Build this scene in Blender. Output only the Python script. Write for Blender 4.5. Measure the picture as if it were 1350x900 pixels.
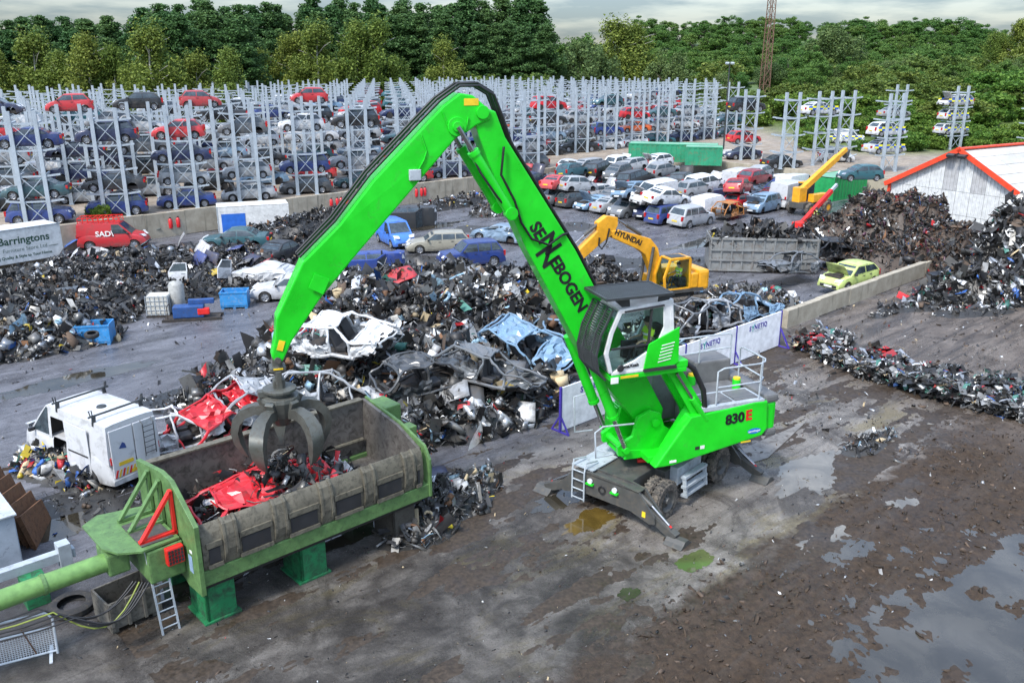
import bpy, bmesh, math, random
import numpy as np
from mathutils import Vector, Matrix, Euler, noise
for _o in list(bpy.data.objects): bpy.data.objects.remove(_o, do_unlink=True)
R = math.radians
scene = bpy.context.scene
COL = scene.collection
rng = random.Random(7)
nrg = np.random.default_rng(7)

# ------------------------------------------------------------------ camera, sky, sun, exposure
CAM_H, FPX, PITCH = 13.2, 1150.0, R(18.1)
cam_d = bpy.data.cameras.new('camera'); cam = bpy.data.objects.new('camera', cam_d); COL.objects.link(cam)
cam.location = (0, 0, CAM_H); cam.rotation_euler = (R(90) - PITCH, 0, 0)
cam_d.sensor_width = 36.0; cam_d.lens = 36.0 * FPX / 1350.0
cam_d.clip_start = 0.2; cam_d.clip_end = 6000
scene.camera = cam
W = bpy.data.worlds.new('World'); scene.world = W; W.use_nodes = True
nt = W.node_tree; nt.nodes.clear()
out = nt.nodes.new('ShaderNodeOutputWorld'); bg = nt.nodes.new('ShaderNodeBackground')
sky = nt.nodes.new('ShaderNodeTexSky'); sky.sky_type = 'NISHITA'; sky.sun_disc = False
SUN_EL, SUN_AZ = R(52), R(215)          # azimuth clockwise from +Y
sky.sun_elevation = SUN_EL; sky.sun_rotation = SUN_AZ; sky.air_density = 1.0; sky.dust_density = 1.0
hs = nt.nodes.new('ShaderNodeHueSaturation'); hs.inputs['Saturation'].default_value = 0.65
tc = nt.nodes.new('ShaderNodeTexCoord'); mp = nt.nodes.new('ShaderNodeMapping'); mp.inputs['Scale'].default_value = (4.5, 4.5, 26.0)
nz = nt.nodes.new('ShaderNodeTexNoise'); nz.inputs['Scale'].default_value = 1.6; nz.inputs['Detail'].default_value = 7; nz.inputs['Roughness'].default_value = 0.55
cr = nt.nodes.new('ShaderNodeValToRGB')
cr.color_ramp.elements[0].position = 0.42; cr.color_ramp.elements[0].color = (0.58, 0.67, 0.76, 1)
cr.color_ramp.elements[1].position = 0.58; cr.color_ramp.elements[1].color = (1.0, 1.03, 1.05, 1)
mx = nt.nodes.new('ShaderNodeMix'); mx.data_type = 'RGBA'; mx.blend_type = 'MULTIPLY'; mx.inputs[0].default_value = 1.0
L_ = nt.links.new
L_(sky.outputs[0], hs.inputs['Color']); L_(tc.outputs['Generated'], mp.inputs[0]); L_(mp.outputs[0], nz.inputs['Vector']); L_(nz.outputs['Fac'], cr.inputs[0])
# overcast sky: three times brighter overhead than at the horizon
sx = nt.nodes.new('ShaderNodeSeparateXYZ'); L_(tc.outputs['Generated'], sx.inputs[0])
ov = nt.nodes.new('ShaderNodeMapRange'); ov.inputs['From Min'].default_value = 0.0; ov.inputs['From Max'].default_value = 1.0; ov.inputs['To Min'].default_value = 0.30; ov.inputs['To Max'].default_value = 2.0; L_(sx.outputs['Z'], ov.inputs['Value'])
m2 = nt.nodes.new('ShaderNodeMix'); m2.data_type = 'RGBA'; m2.blend_type = 'MULTIPLY'; m2.inputs[0].default_value = 1.0; L_(mx.outputs[2], m2.inputs[6]); L_(ov.outputs[0], m2.inputs[7])
L_(hs.outputs[0], mx.inputs[6]); L_(cr.outputs[0], mx.inputs[7]); L_(m2.outputs[2], bg.inputs['Color']); bg.inputs['Strength'].default_value = 0.13
L_(bg.outputs[0], out.inputs[0])
sl = bpy.data.lights.new('sun', 'SUN'); sl.energy = 1.5; sl.angle = R(10); sl.color = (1.0, 0.96, 0.90)
so = bpy.data.objects.new('sun', sl); COL.objects.link(so)
sdir = Vector((math.sin(SUN_AZ) * math.cos(SUN_EL), math.cos(SUN_AZ) * math.cos(SUN_EL), math.sin(SUN_EL)))
so.rotation_euler = sdir.to_track_quat('Z', 'Y').to_euler(); so.location = (0, 0, 60)
vs = scene.view_settings; vs.view_transform = 'Standard'; vs.look = 'None'; vs.gamma = 1.0; vs.exposure = 1.52; vs.use_curve_mapping = False
try:
    scene.cycles.max_bounces = 6; scene.cycles.diffuse_bounces = 3; scene.cycles.glossy_bounces = 3; scene.cycles.transmission_bounces = 4
    scene.cycles.transparent_max_bounces = 8; scene.cycles.use_denoising = True
except Exception: pass

# ------------------------------------------------------------------ helpers
def G(u, v, z=0.0):
    """point of the place at height z that a 1350x900 survey photo shows at (u, v)"""
    x = (u - 675) / FPX; y = (450 - v) / FPX
    dy = math.cos(PITCH) + y * math.sin(PITCH); dz = -math.sin(PITCH) + y * math.cos(PITCH)
    t = (CAM_H - z) / -dz
    return Vector((x * t, dy * t, z))
AX = R(42.5)                                        # the yard's main direction
D = Vector((math.cos(AX), math.sin(AX), 0)); N = Vector((-math.sin(AX), math.cos(AX), 0))
def lin(c):
    if isinstance(c, str):
        c = c.lstrip('#'); c = [int(c[i:i + 2], 16) / 255 for i in (0, 2, 4)]
    return tuple((v / 12.92 if v <= 0.04045 else ((v + 0.055) / 1.055) ** 2.4) for v in c)

class NT:
    def __init__(s, name):
        s.m = bpy.data.materials.new(name); s.m.use_nodes = True; s.t = s.m.node_tree; s.t.nodes.clear()
        s.out = s.t.nodes.new('ShaderNodeOutputMaterial'); s.b = s.t.nodes.new('ShaderNodeBsdfPrincipled')
        s.t.links.new(s.b.outputs[0], s.out.inputs['Surface']); s._pos = None
    def n(s, typ, ins=None, **kw):
        nd = s.t.nodes.new('ShaderNode' + typ)
        for k, v in kw.items(): setattr(nd, k, v)
        for k, v in (ins or {}).items(): s.set(nd.inputs[k], v)
        return nd
    def set(s, sock, v):
        if isinstance(v, bpy.types.NodeSocket): s.t.links.new(v, sock)
        elif isinstance(v, (tuple, list)) and sock.type == 'RGBA' and len(v) == 3: sock.default_value = (*v, 1)
        else: sock.default_value = v
    def p(s, **kw):
        for k, v in kw.items(): s.set(s.b.inputs[k.replace('_', ' ')], v)
    def pos(s):
        if s._pos is None: s._pos = s.n('NewGeometry').outputs['Position']
        return s._pos
    def objc(s): return s.n('TexCoord').outputs['Object']
    def noise(s, scale, detail=4, rough=0.55, vec=None, dist=0.0):
        return s.n('TexNoise', {'Scale': scale, 'Detail': detail, 'Roughness': rough, 'Distortion': dist, 'Vector': vec or s.pos()}).outputs['Fac']
    def ramp(s, f, a, b, lo=0.0, hi=1.0):
        return s.n('MapRange', {'Value': f, 'From Min': a, 'From Max': b, 'To Min': lo, 'To Max': hi}).outputs[0]
    def math(s, op, a, b=0.0):
        nd = s.n('Math', operation=op); s.set(nd.inputs[0], a); s.set(nd.inputs[1], b); return nd.outputs[0]
    def mix(s, f, a, b, mode='MIX'):
        nd = s.n('Mix', data_type='RGBA', blend_type=mode); s.set(nd.inputs[0], f); s.set(nd.inputs[6], a); s.set(nd.inputs[7], b); return nd.outputs[2]
    def bump(s, h, strength=0.3, dist=0.02):
        s.t.links.new(s.n('Bump', {'Height': h, 'Strength': strength, 'Distance': dist}).outputs[0], s.b.inputs['Normal'])
MATS = {}
def mat(name, color, rough=0.5, metal=0.0, dirt=0.0, dirtc=(0.05, 0.04, 0.032), dscale=2.5, bump=0.0, bscale=30, var=0.15, coat=0.0, spec=0.5):
    if name in MATS: return MATS[name]
    k = NT(name); c = lin(color) if isinstance(color, str) else color
    ob = k.objc(); nf = k.noise(dscale, 6, 0.62, ob)
    dark = tuple(v * (1 - var) for v in c); light = tuple(min(1, v * (1 + var)) for v in c)
    cc = k.mix(k.ramp(nf, 0.35, 0.65), dark, light)
    rr = k.ramp(nf, 0.3, 0.7, max(0.03, rough - 0.1), min(1, rough + 0.12))
    if dirt > 0:
        d = k.noise(dscale * 2.6, 8, 0.7, ob, 0.6)
        df = k.ramp(d, 0.62 - 0.35 * dirt, 0.80 - 0.30 * dirt, 0, min(1, 0.35 + dirt))
        cc = k.mix(df, cc, dirtc); rr = k.math('ADD', rr, k.math('MULTIPLY', df, 0.3))
    k.p(Base_Color=cc, Roughness=rr, Metallic=metal, Coat_Weight=coat); k.b.inputs['Specular IOR Level'].default_value = spec
    if bump: k.bump(k.noise(bscale, 6, 0.65, ob), bump, 0.02)
    MATS[name] = k.m; return k.m
def paint_mat():
    k = NT('car_paint'); c = k.n('ObjectInfo').outputs['Color']; rnd = k.n('ObjectInfo').outputs['Random']
    ob = k.objc(); off = k.n('VectorMath', {0: ob, 1: k.n('CombineXYZ', {'X': k.math('MULTIPLY', rnd, 50)}).outputs[0]}, operation='ADD').outputs[0]
    d = k.noise(2.2, 8, 0.7, off, 0.5); z = k.n('SeparateXYZ', {0: ob}).outputs['Z']
    low = k.ramp(z, 0.25, 0.6, 0.16, 0.0)
    df = k.ramp(k.math('ADD', d, low), 0.50, 0.80, 0.05, 0.72)
    k.p(Base_Color=k.mix(df, c, (0.075, 0.062, 0.05)), Roughness=k.ramp(df, 0, 0.6, 0.3, 0.75), Coat_Weight=0.25, Coat_Roughness=0.15)
    return k.m
def glass_mat(name, c=(0.02, 0.03, 0.035), rough=0.08):
    k = NT(name); f = k.noise(3.0, 4, 0.6, k.objc())
    k.p(Base_Color=k.mix(k.ramp(f, 0.4, 0.7), c, tuple(v * 2.2 + 0.01 for v in c)), Roughness=k.ramp(f, 0.4, 0.7, rough, rough + 0.15)); k.b.inputs['Specular IOR Level'].default_value = 0.9
    return k.m
PAINT = paint_mat(); GLASS = glass_mat('car_glass'); GLASS2 = glass_mat('cab_glass', (0.01, 0.03, 0.028), 0.05)
TYRE = mat('tyre_rubber', (0.022, 0.022, 0.023), 0.85, dirt=0.35, dirtc=(0.10, 0.085, 0.065), dscale=4)
ALLOY = mat('alloy_rim', (0.42, 0.43, 0.45), 0.4, 0.6, dirt=0.3, dscale=6)
BLACKP = mat('black_plastic', (0.025, 0.025, 0.027), 0.55, dirt=0.2)
LAMP = mat('lamp_lens', (0.62, 0.64, 0.66), 0.15, coat=0.5); TAIL = mat('tail_lens', (0.42, 0.012, 0.012), 0.2, coat=0.5)
PLATEY = mat('plate_yellow', (0.68, 0.46, 0.03), 0.4); PLATEW = mat('plate_white', (0.7, 0.7, 0.68), 0.4)
STEEL = mat('galvanised_steel', (0.37, 0.42, 0.46), 0.5, 0.15, dirt=0.12, dirtc=(0.22, 0.23, 0.22), dscale=0.9, var=0.14)
UNDER = mat('underbody', (0.035, 0.032, 0.03), 0.75, 0.2, dirt=0.4, dirtc=(0.09, 0.06, 0.04))
RUST = mat('rusty_steel', (0.15, 0.07, 0.032), 0.85, 0.1, dirt=0.4, dirtc=(0.05, 0.028, 0.02), dscale=3, bump=0.4)

class MB:
    """collects shapes; build() links them as one mesh object"""
    def __init__(s): s.v = []; s.f = []; s.mi = []; s.k = 0
    def add(s, vs, fs):
        o = len(s.v); s.v.extend([tuple(q) for q in vs])
        for f in fs: s.f.append(tuple(o + i for i in f)); s.mi.append(s.k)
        return s
    def box(s, c, size, rot=None):
        x, y, z = (q / 2 for q in size); vs = [Vector((a * x, b * y, e * z)) for e in (-1, 1) for a, b in ((-1, -1), (1, -1), (1, 1), (-1, 1))]
        if rot is not None: vs = [rot @ q for q in vs]
        c = Vector(c); return s.add([q + c for q in vs], [(0, 3, 2, 1), (4, 5, 6, 7), (0, 1, 5, 4), (1, 2, 6, 5), (2, 3, 7, 6), (3, 0, 4, 7)])
    def b2(s, lo, hi): return s.box([(a + b) / 2 for a, b in zip(lo, hi)], [b - a for a, b in zip(lo, hi)])
    def beam(s, p, q, w, h=None, up=(0, 0, 1)):
        p, q = Vector(p), Vector(q); h = h or w; x = (q - p); L = x.length; x.normalize(); u = Vector(up)
        if abs(x.dot(u)) > 0.98: u = Vector((0, 1, 0))
        y = u.cross(x).normalized(); z = x.cross(y)
        return s.box((p + q) / 2, (L, w, h), Matrix((x, y, z)).transposed())
    def tube(s, pts, r, n=8, cap=True):
        pts = [Vector(q) for q in pts]; rs = r if isinstance(r, (list, tuple)) else [r] * len(pts); vs = []; fs = []
        t0 = (pts[1] - pts[0]).normalized(); a = t0.orthogonal().normalized()
        for i, q in enumerate(pts):
            t = (pts[min(i + 1, len(pts) - 1)] - pts[max(i - 1, 0)]).normalized()
            a = (a - t * a.dot(t)); a = a.normalized() if a.length > 1e-6 else t.orthogonal().normalized(); b = t.cross(a)
            for j in range(n):
                w = 2 * math.pi * j / n; vs.append(q + (a * math.cos(w) + b * math.sin(w)) * rs[i])
        for i in range(len(pts) - 1):
            for j in range(n): fs.append((i * n + j, i * n + (j + 1) % n, (i + 1) * n + (j + 1) % n, (i + 1) * n + j))
        if cap: fs.append(tuple(range(n - 1, -1, -1))); m = (len(pts) - 1) * n; fs.append(tuple(range(m, m + n)))
        return s.add(vs, fs)
    def cyl(s, p, q, r, r2=None, n=16): return s.tube([p, q], [r, r if r2 is None else r2], n)
    def lathe(s, prof, n=20, axis='y', c=(0, 0, 0)):
        vs = []; fs = []; c = Vector(c); m = len(prof)
        for j in range(n):
            w = 2 * math.pi * j / n; co, si = math.cos(w), math.sin(w)
            for r, h in prof:
                q = {'y': (r * co, h, r * si), 'z': (r * co, r * si, h), 'x': (h, r * co, r * si)}[axis]; vs.append(c + Vector(q))
        for j in range(n):
            for i in range(m - 1):
                a, b = j * m + i, ((j + 1) % n) * m + i; fs.append((a, a + 1, b + 1, b) if axis == 'y' else (a, b, b + 1, a + 1))
        return s.add(vs, fs)
    def prism(s, poly, y0, y1, fn=None):
        """polygon in (x,z) extruded from y0 to y1; fn maps (x,y,z) to space"""
        fn = fn or (lambda x, y, z: (x, y, z)); n = len(poly)
        area = sum(poly[i][0] * poly[(i + 1) % n][1] - poly[(i + 1) % n][0] * poly[i][1] for i in range(n))
        pl = poly if area > 0 else poly[::-1]
        vs = [fn(x, y0, z) for x, z in pl] + [fn(x, y1, z) for x, z in pl]
        return s.add(vs, [tuple(range(n)), tuple(range(2 * n - 1, n - 1, -1))] + [(i, n + i, n + (i + 1) % n, (i + 1) % n) for i in range(n)])
    def mesh(s, name, mats=(), bevel=0, seg=2, smooth=None):
        me = bpy.data.meshes.new(name); me.from_pydata(s.v, [], s.f); me.update()
        for m in (mats if isinstance(mats, (list, tuple)) else [mats]): me.materials.append(m)
        if any(s.mi): me.polygons.foreach_set('material_index', s.mi)
        if bevel or smooth is not None:
            bm = bmesh.new(); bm.from_mesh(me); bmesh.ops.recalc_face_normals(bm, faces=bm.faces)
            if bevel:
                es = [e for e in bm.edges if len(e.link_faces) == 2 and e.calc_face_angle(0) > R(28)]
                bmesh.ops.bevel(bm, geom=es, offset=bevel, segments=seg, profile=0.6, affect='EDGES', clamp_overlap=True)
            bm.to_mesh(me); bm.free()
        if smooth is not None:
            me.polygons.foreach_set('use_smooth', [True] * len(me.polygons)); me.set_sharp_from_angle(angle=R(smooth))
        return me
    def build(s, name, mats=(), parent=None, **kw):
        return obj(name, s.mesh(name, mats, **kw), parent)
def obj(name, me, parent=None, loc=None, rot=None, mat=None, color=None):
    o = bpy.data.objects.new(name, me); COL.objects.link(o); o.parent = parent
    if loc is not None: o.location = loc
    if rot is not None: o.rotation_euler = rot
    if mat is not None: me.materials.clear(); me.materials.append(mat)
    if color is not None: o.color = (*color, 1)
    return o
def tag(o, label=None, cat=None, group=None, kind=None):
    for k, v in (('label', label), ('category', cat), ('group', group), ('kind', kind)):
        if v: o[k] = v
    return o
def empty(name, loc, rz=0.0, label=None, cat=None, group=None, rot=None):
    o = bpy.data.objects.new(name, None); COL.objects.link(o); o.location = loc; o.rotation_euler = rot or (0, 0, rz)
    o.empty_display_size = 0.2; return tag(o, label, cat, group)
def dup(o, parent=None):
    c = o.copy(); COL.objects.link(c); c.parent = parent
    for ch in o.children: dup(ch, c)
    return c
def text_mesh(s, size, extrude=0.004, bold=0.0, shear=0.0, align='CENTER', space=1.0):
    cu = bpy.data.curves.new('lettering', 'FONT'); cu.body = s; cu.size = size; cu.extrude = extrude; cu.offset = bold; cu.shear = shear
    cu.align_x = align; cu.align_y = 'CENTER'; cu.space_character = space; cu.resolution_u = 3
    o = bpy.data.objects.new('lettering', cu); COL.objects.link(o); dg = bpy.context.evaluated_depsgraph_get(); dg.update()
    me = bpy.data.meshes.new_from_object(o.evaluated_get(dg)); bpy.data.objects.remove(o); bpy.data.curves.remove(cu); return me
def lettering(name, s, size, m, parent, origin, xdir, ydir, **kw):
    me = text_mesh(s, size, **kw); me.materials.clear(); me.materials.append(m)
    x = Vector(xdir).normalized(); y = Vector(ydir); y = (y - x * y.dot(x)).normalized(); z = x.cross(y)
    o = obj(name, me, parent); o.matrix_local = Matrix.Translation(Vector(origin)) @ Matrix((x, y, z)).transposed().to_4x4(); return o

# ------------------------------------------------------------------ ground
def vnoise(x, y, seed=0):
    xi = np.floor(x).astype(np.int64); yi = np.floor(y).astype(np.int64); fx = x - xi; fy = y - yi
    fx = fx * fx * (3 - 2 * fx); fy = fy * fy * (3 - 2 * fy)
    def h(i, j):
        k = (i * 374761393 + j * 668265263 + seed * 1442695041) & 0x7fffffff; k = ((k ^ (k >> 13)) * 1274126177) & 0x7fffffff
        return ((k ^ (k >> 16)) & 0xffff) / 65535.0
    return (h(xi, yi) * (1 - fx) + h(xi + 1, yi) * fx) * (1 - fy) + (h(xi, yi + 1) * (1 - fx) + h(xi + 1, yi + 1) * fx) * fy
def fbm(x, y, oct=4, seed=0, gain=0.5):
    s = 0; a = 1; t = 0
    for i in range(oct): s = s + a * vnoise(x * 2 ** i, y * 2 ** i, seed + i); t += a; a *= gain
    return s / t
def ground_mat():
    k = NT('yard_ground'); P = k.pos()
    a = k.n('VectorMath', {0: P, 1: tuple(D)}, operation='DOT_PRODUCT').outputs['Value']
    b = k.n('VectorMath', {0: P, 1: tuple(N)}, operation='DOT_PRODUCT').outputs['Value']
    xyz = k.n('SeparateXYZ', {0: P}); X, Y = xyz.outputs['X'], xyz.outputs['Y']
    # streaky coordinates along the driving direction
    st = k.n('CombineXYZ', {'X': k.math('MULTIPLY', a, 0.45), 'Y': b, 'Z': 0.0}).outputs[0]
    n1 = k.noise(0.16, 5, 0.6); n2 = k.noise(0.9, 7, 0.65, dist=0.4); n3 = k.noise(6.0, 7, 0.7); ns = k.noise(0.9, 9, 0.72, st, 0.9); n4 = k.noise(34.0, 5, 0.75)
    wob = k.math('MULTIPLY', k.math('SUBTRACT', n2, 0.5), 3.0)
    bw = k.math('ADD', b, wob)
    # wet tarmac yard
    tar = k.mix(k.ramp(ns, 0.35, 0.68), (0.075, 0.075, 0.083), (0.185, 0.186, 0.205))
    tar = k.mix(k.ramp(n3, 0.5, 0.8, 0, 0.5), tar, (0.030, 0.029, 0.030))
    tar = k.mix(k.ramp(n2, 0.55, 0.72, 0, 0.7), tar, (0.028, 0.027, 0.027))
    # worn concrete round the big machine
    conc = k.mix(k.ramp(n2, 0.3, 0.7), (0.12, 0.104, 0.088), (0.275, 0.25, 0.222))
    conc = k.mix(k.ramp(ns, 0.50, 0.68, 0, 0.85), conc, (0.052, 0.046, 0.042))
    conc = k.mix(k.ramp(n3, 0.60, 0.78, 0, 0.6), conc, (0.035, 0.031, 0.028))
    oily = k.ramp(k.noise(0.33, 7, 0.65, dist=0.8), 0.47, 0.60)
    conc = k.mix(k.math('MULTIPLY', oily, 0.82), conc, (0.036, 0.029, 0.023))
    algae = k.ramp(k.noise(0.5, 7, 0.7, st, 0.6), 0.53, 0.64, 0, 0.6)
    conc = k.mix(algae, conc, (0.17, 0.135, 0.055))
    # black soil, turned over and tracked
    soil = k.mix(k.ramp(n3, 0.35, 0.7), (0.024, 0.0150, 0.0090), (0.066, 0.044, 0.028))
    soil = k.mix(k.ramp(ns, 0.54, 0.70, 0, 0.45), soil, (0.090, 0.066, 0.048))
    soil = k.mix(k.ramp(n4, 0.72, 0.78, 0, 0.6), soil, (0.20, 0.19, 0.17))
    # grey tracked mud farther out on the right
    gm = k.mix(k.ramp(ns, 0.35, 0.65), (0.070, 0.054, 0.042), (0.205, 0.172, 0.145))
    gm = k.mix(k.ramp(n3, 0.55, 0.75, 0, 0.7), gm, (0.035, 0.030, 0.027))
    sand = k.mix(k.ramp(n2, 0.3, 0.7), (0.17, 0.135, 0.10), (0.36, 0.30, 0.235))
    grass = k.mix(k.ramp(n2, 0.3, 0.7), (0.035, 0.075, 0.016), (0.12, 0.16, 0.035))
    # fine grit, scuffs and tyre tracks
    grit = k.noise(17.0, 6, 0.8); trk = k.noise(1.5, 9, 0.68, k.n('CombineXYZ', {'X': k.math('MULTIPLY', a, 0.07), 'Y': b, 'Z': 0.0}).outputs[0], 0.7)
    conc = k.mix(k.ramp(grit, 0.52, 0.66, 0, 0.75), conc, (0.030, 0.026, 0.023)); conc = k.mix(k.ramp(grit, 0.42, 0.30, 0, 0.6), conc, (0.34, 0.32, 0.29)); conc = k.mix(k.ramp(trk, 0.54, 0.66, 0, 0.6), conc, (0.05, 0.044, 0.04))
    tar = k.mix(k.ramp(grit, 0.54, 0.68, 0, 0.75), tar, (0.016, 0.016, 0.017)); tar = k.mix(k.ramp(grit, 0.40, 0.30, 0, 0.5), tar, (0.26, 0.26, 0.27)); tar = k.mix(k.ramp(trk, 0.55, 0.68, 0, 0.55), tar, (0.035, 0.034, 0.036))
    gm = k.mix(k.ramp(trk, 0.46, 0.62, 0, 0.8), gm, (0.042, 0.036, 0.033)); gm = k.mix(k.ramp(grit, 0.53, 0.68, 0, 0.7), gm, (0.024, 0.02, 0.018))
    soil = k.mix(k.ramp(grit, 0.42, 0.30, 0, 0.55), soil, (0.105, 0.080, 0.060)); soil = k.mix(k.ramp(trk, 0.52, 0.66, 0, 0.5), soil, (0.065, 0.052, 0.042))
    c = k.mix(k.ramp(bw, 20.0, 21.6), conc, tar)
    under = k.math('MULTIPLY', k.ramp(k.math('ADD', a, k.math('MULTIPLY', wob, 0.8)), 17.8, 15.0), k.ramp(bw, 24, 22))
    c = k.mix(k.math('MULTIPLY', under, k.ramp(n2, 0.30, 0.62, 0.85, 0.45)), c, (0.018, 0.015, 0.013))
    c = k.mix(k.ramp(bw, 11.6, 10.7), c, soil)
    far = k.math('MULTIPLY', k.ramp(k.math('ADD', a, wob), 31.0, 36.0), k.ramp(bw, 22.5, 21.0))
    c = k.mix(far, c, gm)
    sd = k.math('MAXIMUM', k.ramp(b, 67.0, 67.1), k.ramp(a, 85.9, 85.95))
    c = k.mix(sd, c, sand)
    gr = k.math('MAXIMUM', k.math('MULTIPLY', k.ramp(k.math('ADD', X, wob), 38, 46), k.ramp(k.math('ADD', Y, k.math('MULTIPLY', wob, 2.0)), 106, 116)), k.ramp(Y, 195, 205))
    gr = k.math('MAXIMUM', gr, k.ramp(X, -95, -105)); gr = k.math('MAXIMUM', gr, k.ramp(k.math('ADD', X, wob), 88, 94))
    c = k.mix(gr, c, grass)
    wet = k.ramp(k.noise(0.42, 5, 0.6, st, 0.5), 0.38, 0.54)
    dry = k.math('MAXIMUM', sd, gr)
    soilm = k.math('MULTIPLY', k.ramp(bw, 11.6, 10.7), k.ramp(k.math('ADD', a, wob), 36.0, 31.0))
    rg = k.math('ADD', k.ramp(wet, 0, 1, 0.55, 0.10), k.math('MULTIPLY', k.math('MAXIMUM', dry, soilm), 0.42))
    rg = k.math('ADD', rg, k.ramp(n3, 0.4, 0.7, -0.05, 0.15))
    k.p(Base_Color=c, Roughness=rg); k.b.inputs['Specular IOR Level'].default_value = 0.38
    h = k.math('ADD', k.math('MULTIPLY', n3, 0.5), k.math('MULTIPLY', grit, 0.7)); h = k.math('ADD', h, k.math('MULTIPLY', ns, 0.35))
    k.bump(h, 0.8, 0.05)
    return k.m
GROUND = ground_mat()
def grid_obj(name, xs, ys, Z, m, smooth=True):
    nx, ny = len(xs), len(ys); XX, YY = np.meshgrid(xs, ys); co = np.stack([XX, YY, Z], -1).reshape(-1, 3).astype(np.float32)
    i = np.arange(nx * ny).reshape(ny, nx); q = np.stack([i[:-1, :-1], i[:-1, 1:], i[1:, 1:], i[1:, :-1]], -1).reshape(-1, 4)
    return obj(name, np_mesh(name, co, q, [m], smooth=smooth))
def np_mesh(name, co, quads, mats, mi=None, smooth=False):
    me = bpy.data.meshes.new(name); nq, k = quads.shape
    me.vertices.add(len(co)); me.vertices.foreach_set('co', np.ascontiguousarray(co, np.float32).ravel())
    me.loops.add(nq * k); me.loops.foreach_set('vertex_index', np.ascontiguousarray(quads, np.int32).ravel())
    me.polygons.add(nq); me.polygons.foreach_set('loop_start', np.arange(0, nq * k, k, dtype=np.int32))
    if mi is not None: me.polygons.foreach_set('material_index', np.ascontiguousarray(mi, np.int32))
    if smooth: me.polygons.foreach_set('use_smooth', np.ones(nq, bool))
    for m in mats: me.materials.append(m)
    me.update(calc_edges=True); me.validate(); return me
TZ = 1.7                                            # the rack yard stands on a terrace behind retaining walls
WB, WA = 67.2, 86.0                                 # wall lines: b = WB along D, then a = WA along N
def terrain(x, y):
    x = np.asarray(x, float); y = np.asarray(y, float)
    hill = 15 * np.exp(-((x - 150) / 120) ** 2 - ((y - 430) / 130) ** 2) + 11 * np.exp(-((x - 40) / 110) ** 2 - ((y - 480) / 120) ** 2)
    bank = 4.0 * np.clip((x - 40 + (y - 150) * 0.15) / 40, 0, 1) * np.clip((y - 134) / 25, 0, 1) * np.clip((300 - y) / 60, 0, 1)
    return TZ + hill * np.clip((y - 230) / 80, 0, 1) + bank
def ab_grid(name, av, bv, flat=None):
    AA, BB = np.meshgrid(av, bv); X = AA * D.x + BB * N.x; Y = AA * D.y + BB * N.y; Z = terrain(X, Y) if flat is None else np.full_like(X, flat)
    i = np.arange(X.size).reshape(X.shape); q = np.stack([i[:-1, :-1], i[:-1, 1:], i[1:, 1:], i[1:, :-1]], -1).reshape(-1, 4)
    return tag(obj(name, np_mesh(name, np.stack([X, Y, Z], -1).reshape(-1, 3), q, [GROUND], smooth=True)), kind='structure')
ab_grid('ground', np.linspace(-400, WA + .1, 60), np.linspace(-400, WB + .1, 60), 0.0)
far_ = np.concatenate([np.linspace(0, 300, 50), np.linspace(320, 3500, 16)])
ab_grid('terrace_ground', np.concatenate([WA - far_[::-1], ]), WB + far_)
ab_grid('terrace_ground', WA + far_, np.concatenate([WB - np.linspace(3000, 320, 10), WB - np.linspace(300, 5, 40), WB + far_]))

# soft black mud with puddles in its hollows, near the camera on the right
PUDDLES = [((1262, 835), 3.6, 2.3, 0.75), ((1075, 622), 1.55, 0.8, 0.7), ((1145, 585), 1.7, 0.6, 0.72), ((1108, 718), 1.15, 0.75, 0.7), ((1320, 760), 2.2, 1.2, 0.7), ((1190, 655), 0.9, 0.4, 0.7)]
av = np.arange(7.0, 40.0, 0.085); bv = np.arange(-9.0, 13.4, 0.085); AA, BB = np.meshgrid(av, bv)
PX = AA * D.x + BB * N.x; PY = AA * D.y + BB * N.y
lump = (fbm(PX * 2.2, PY * 2.2, 5, 3, 0.66) - 0.45) * 0.22 + (fbm(PX * 9, PY * 9, 3, 9, 0.7) - 0.5) * 0.10
rut = (np.abs(np.sin(BB * 3.6 + 2.2 * fbm(AA * 0.25, BB * 0.6, 2, 5))) ** 2 - 0.5) * 0.05 * np.clip((BB + 2) / 4, 0.25, 1)
Zm = 0.045 + lump + rut
edge = np.clip((11.5 + (fbm(PX * 0.5, PY * 0.5, 4, 21) - 0.5) * 3.4 - BB) / 1.3, 0, 1) * np.clip((AA - 7) / 1, 0, 1) * np.clip((40 - AA) / 3, 0, 1)
pool = np.zeros_like(Zm)
for (uv, ra, rb, _s) in PUDDLES:
    c = G(*uv); da = (AA - c.dot(D)) / ra; db = (BB - c.dot(N)) / rb
    w = (fbm(PX * 0.9, PY * 0.9, 4, 31) - 0.5) * 1.5; pool = np.maximum(pool, np.clip(1.35 - np.sqrt(da ** 2 + db ** 2) + w, 0, 1))
Zm = Zm * edge * (1 - 0.75 * pool) - 0.03 * (1 - edge) - 0.055 * pool
i = np.arange(Zm.size).reshape(Zm.shape); q = np.stack([i[:-1, :-1], i[:-1, 1:], i[1:, 1:], i[1:, :-1]], -1).reshape(-1, 4)
zz = Zm.ravel()[q].max(1); q = q[zz > -0.028]
keep = np.unique(q); ren = -np.ones(Zm.size, np.int64); ren[keep] = np.arange(len(keep))
mud = obj('mud', np_mesh('mud', np.stack([PX, PY, Zm], -1).reshape(-1, 3)[keep], ren[q], [GROUND], smooth=True)); tag(mud, kind='structure')
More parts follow.
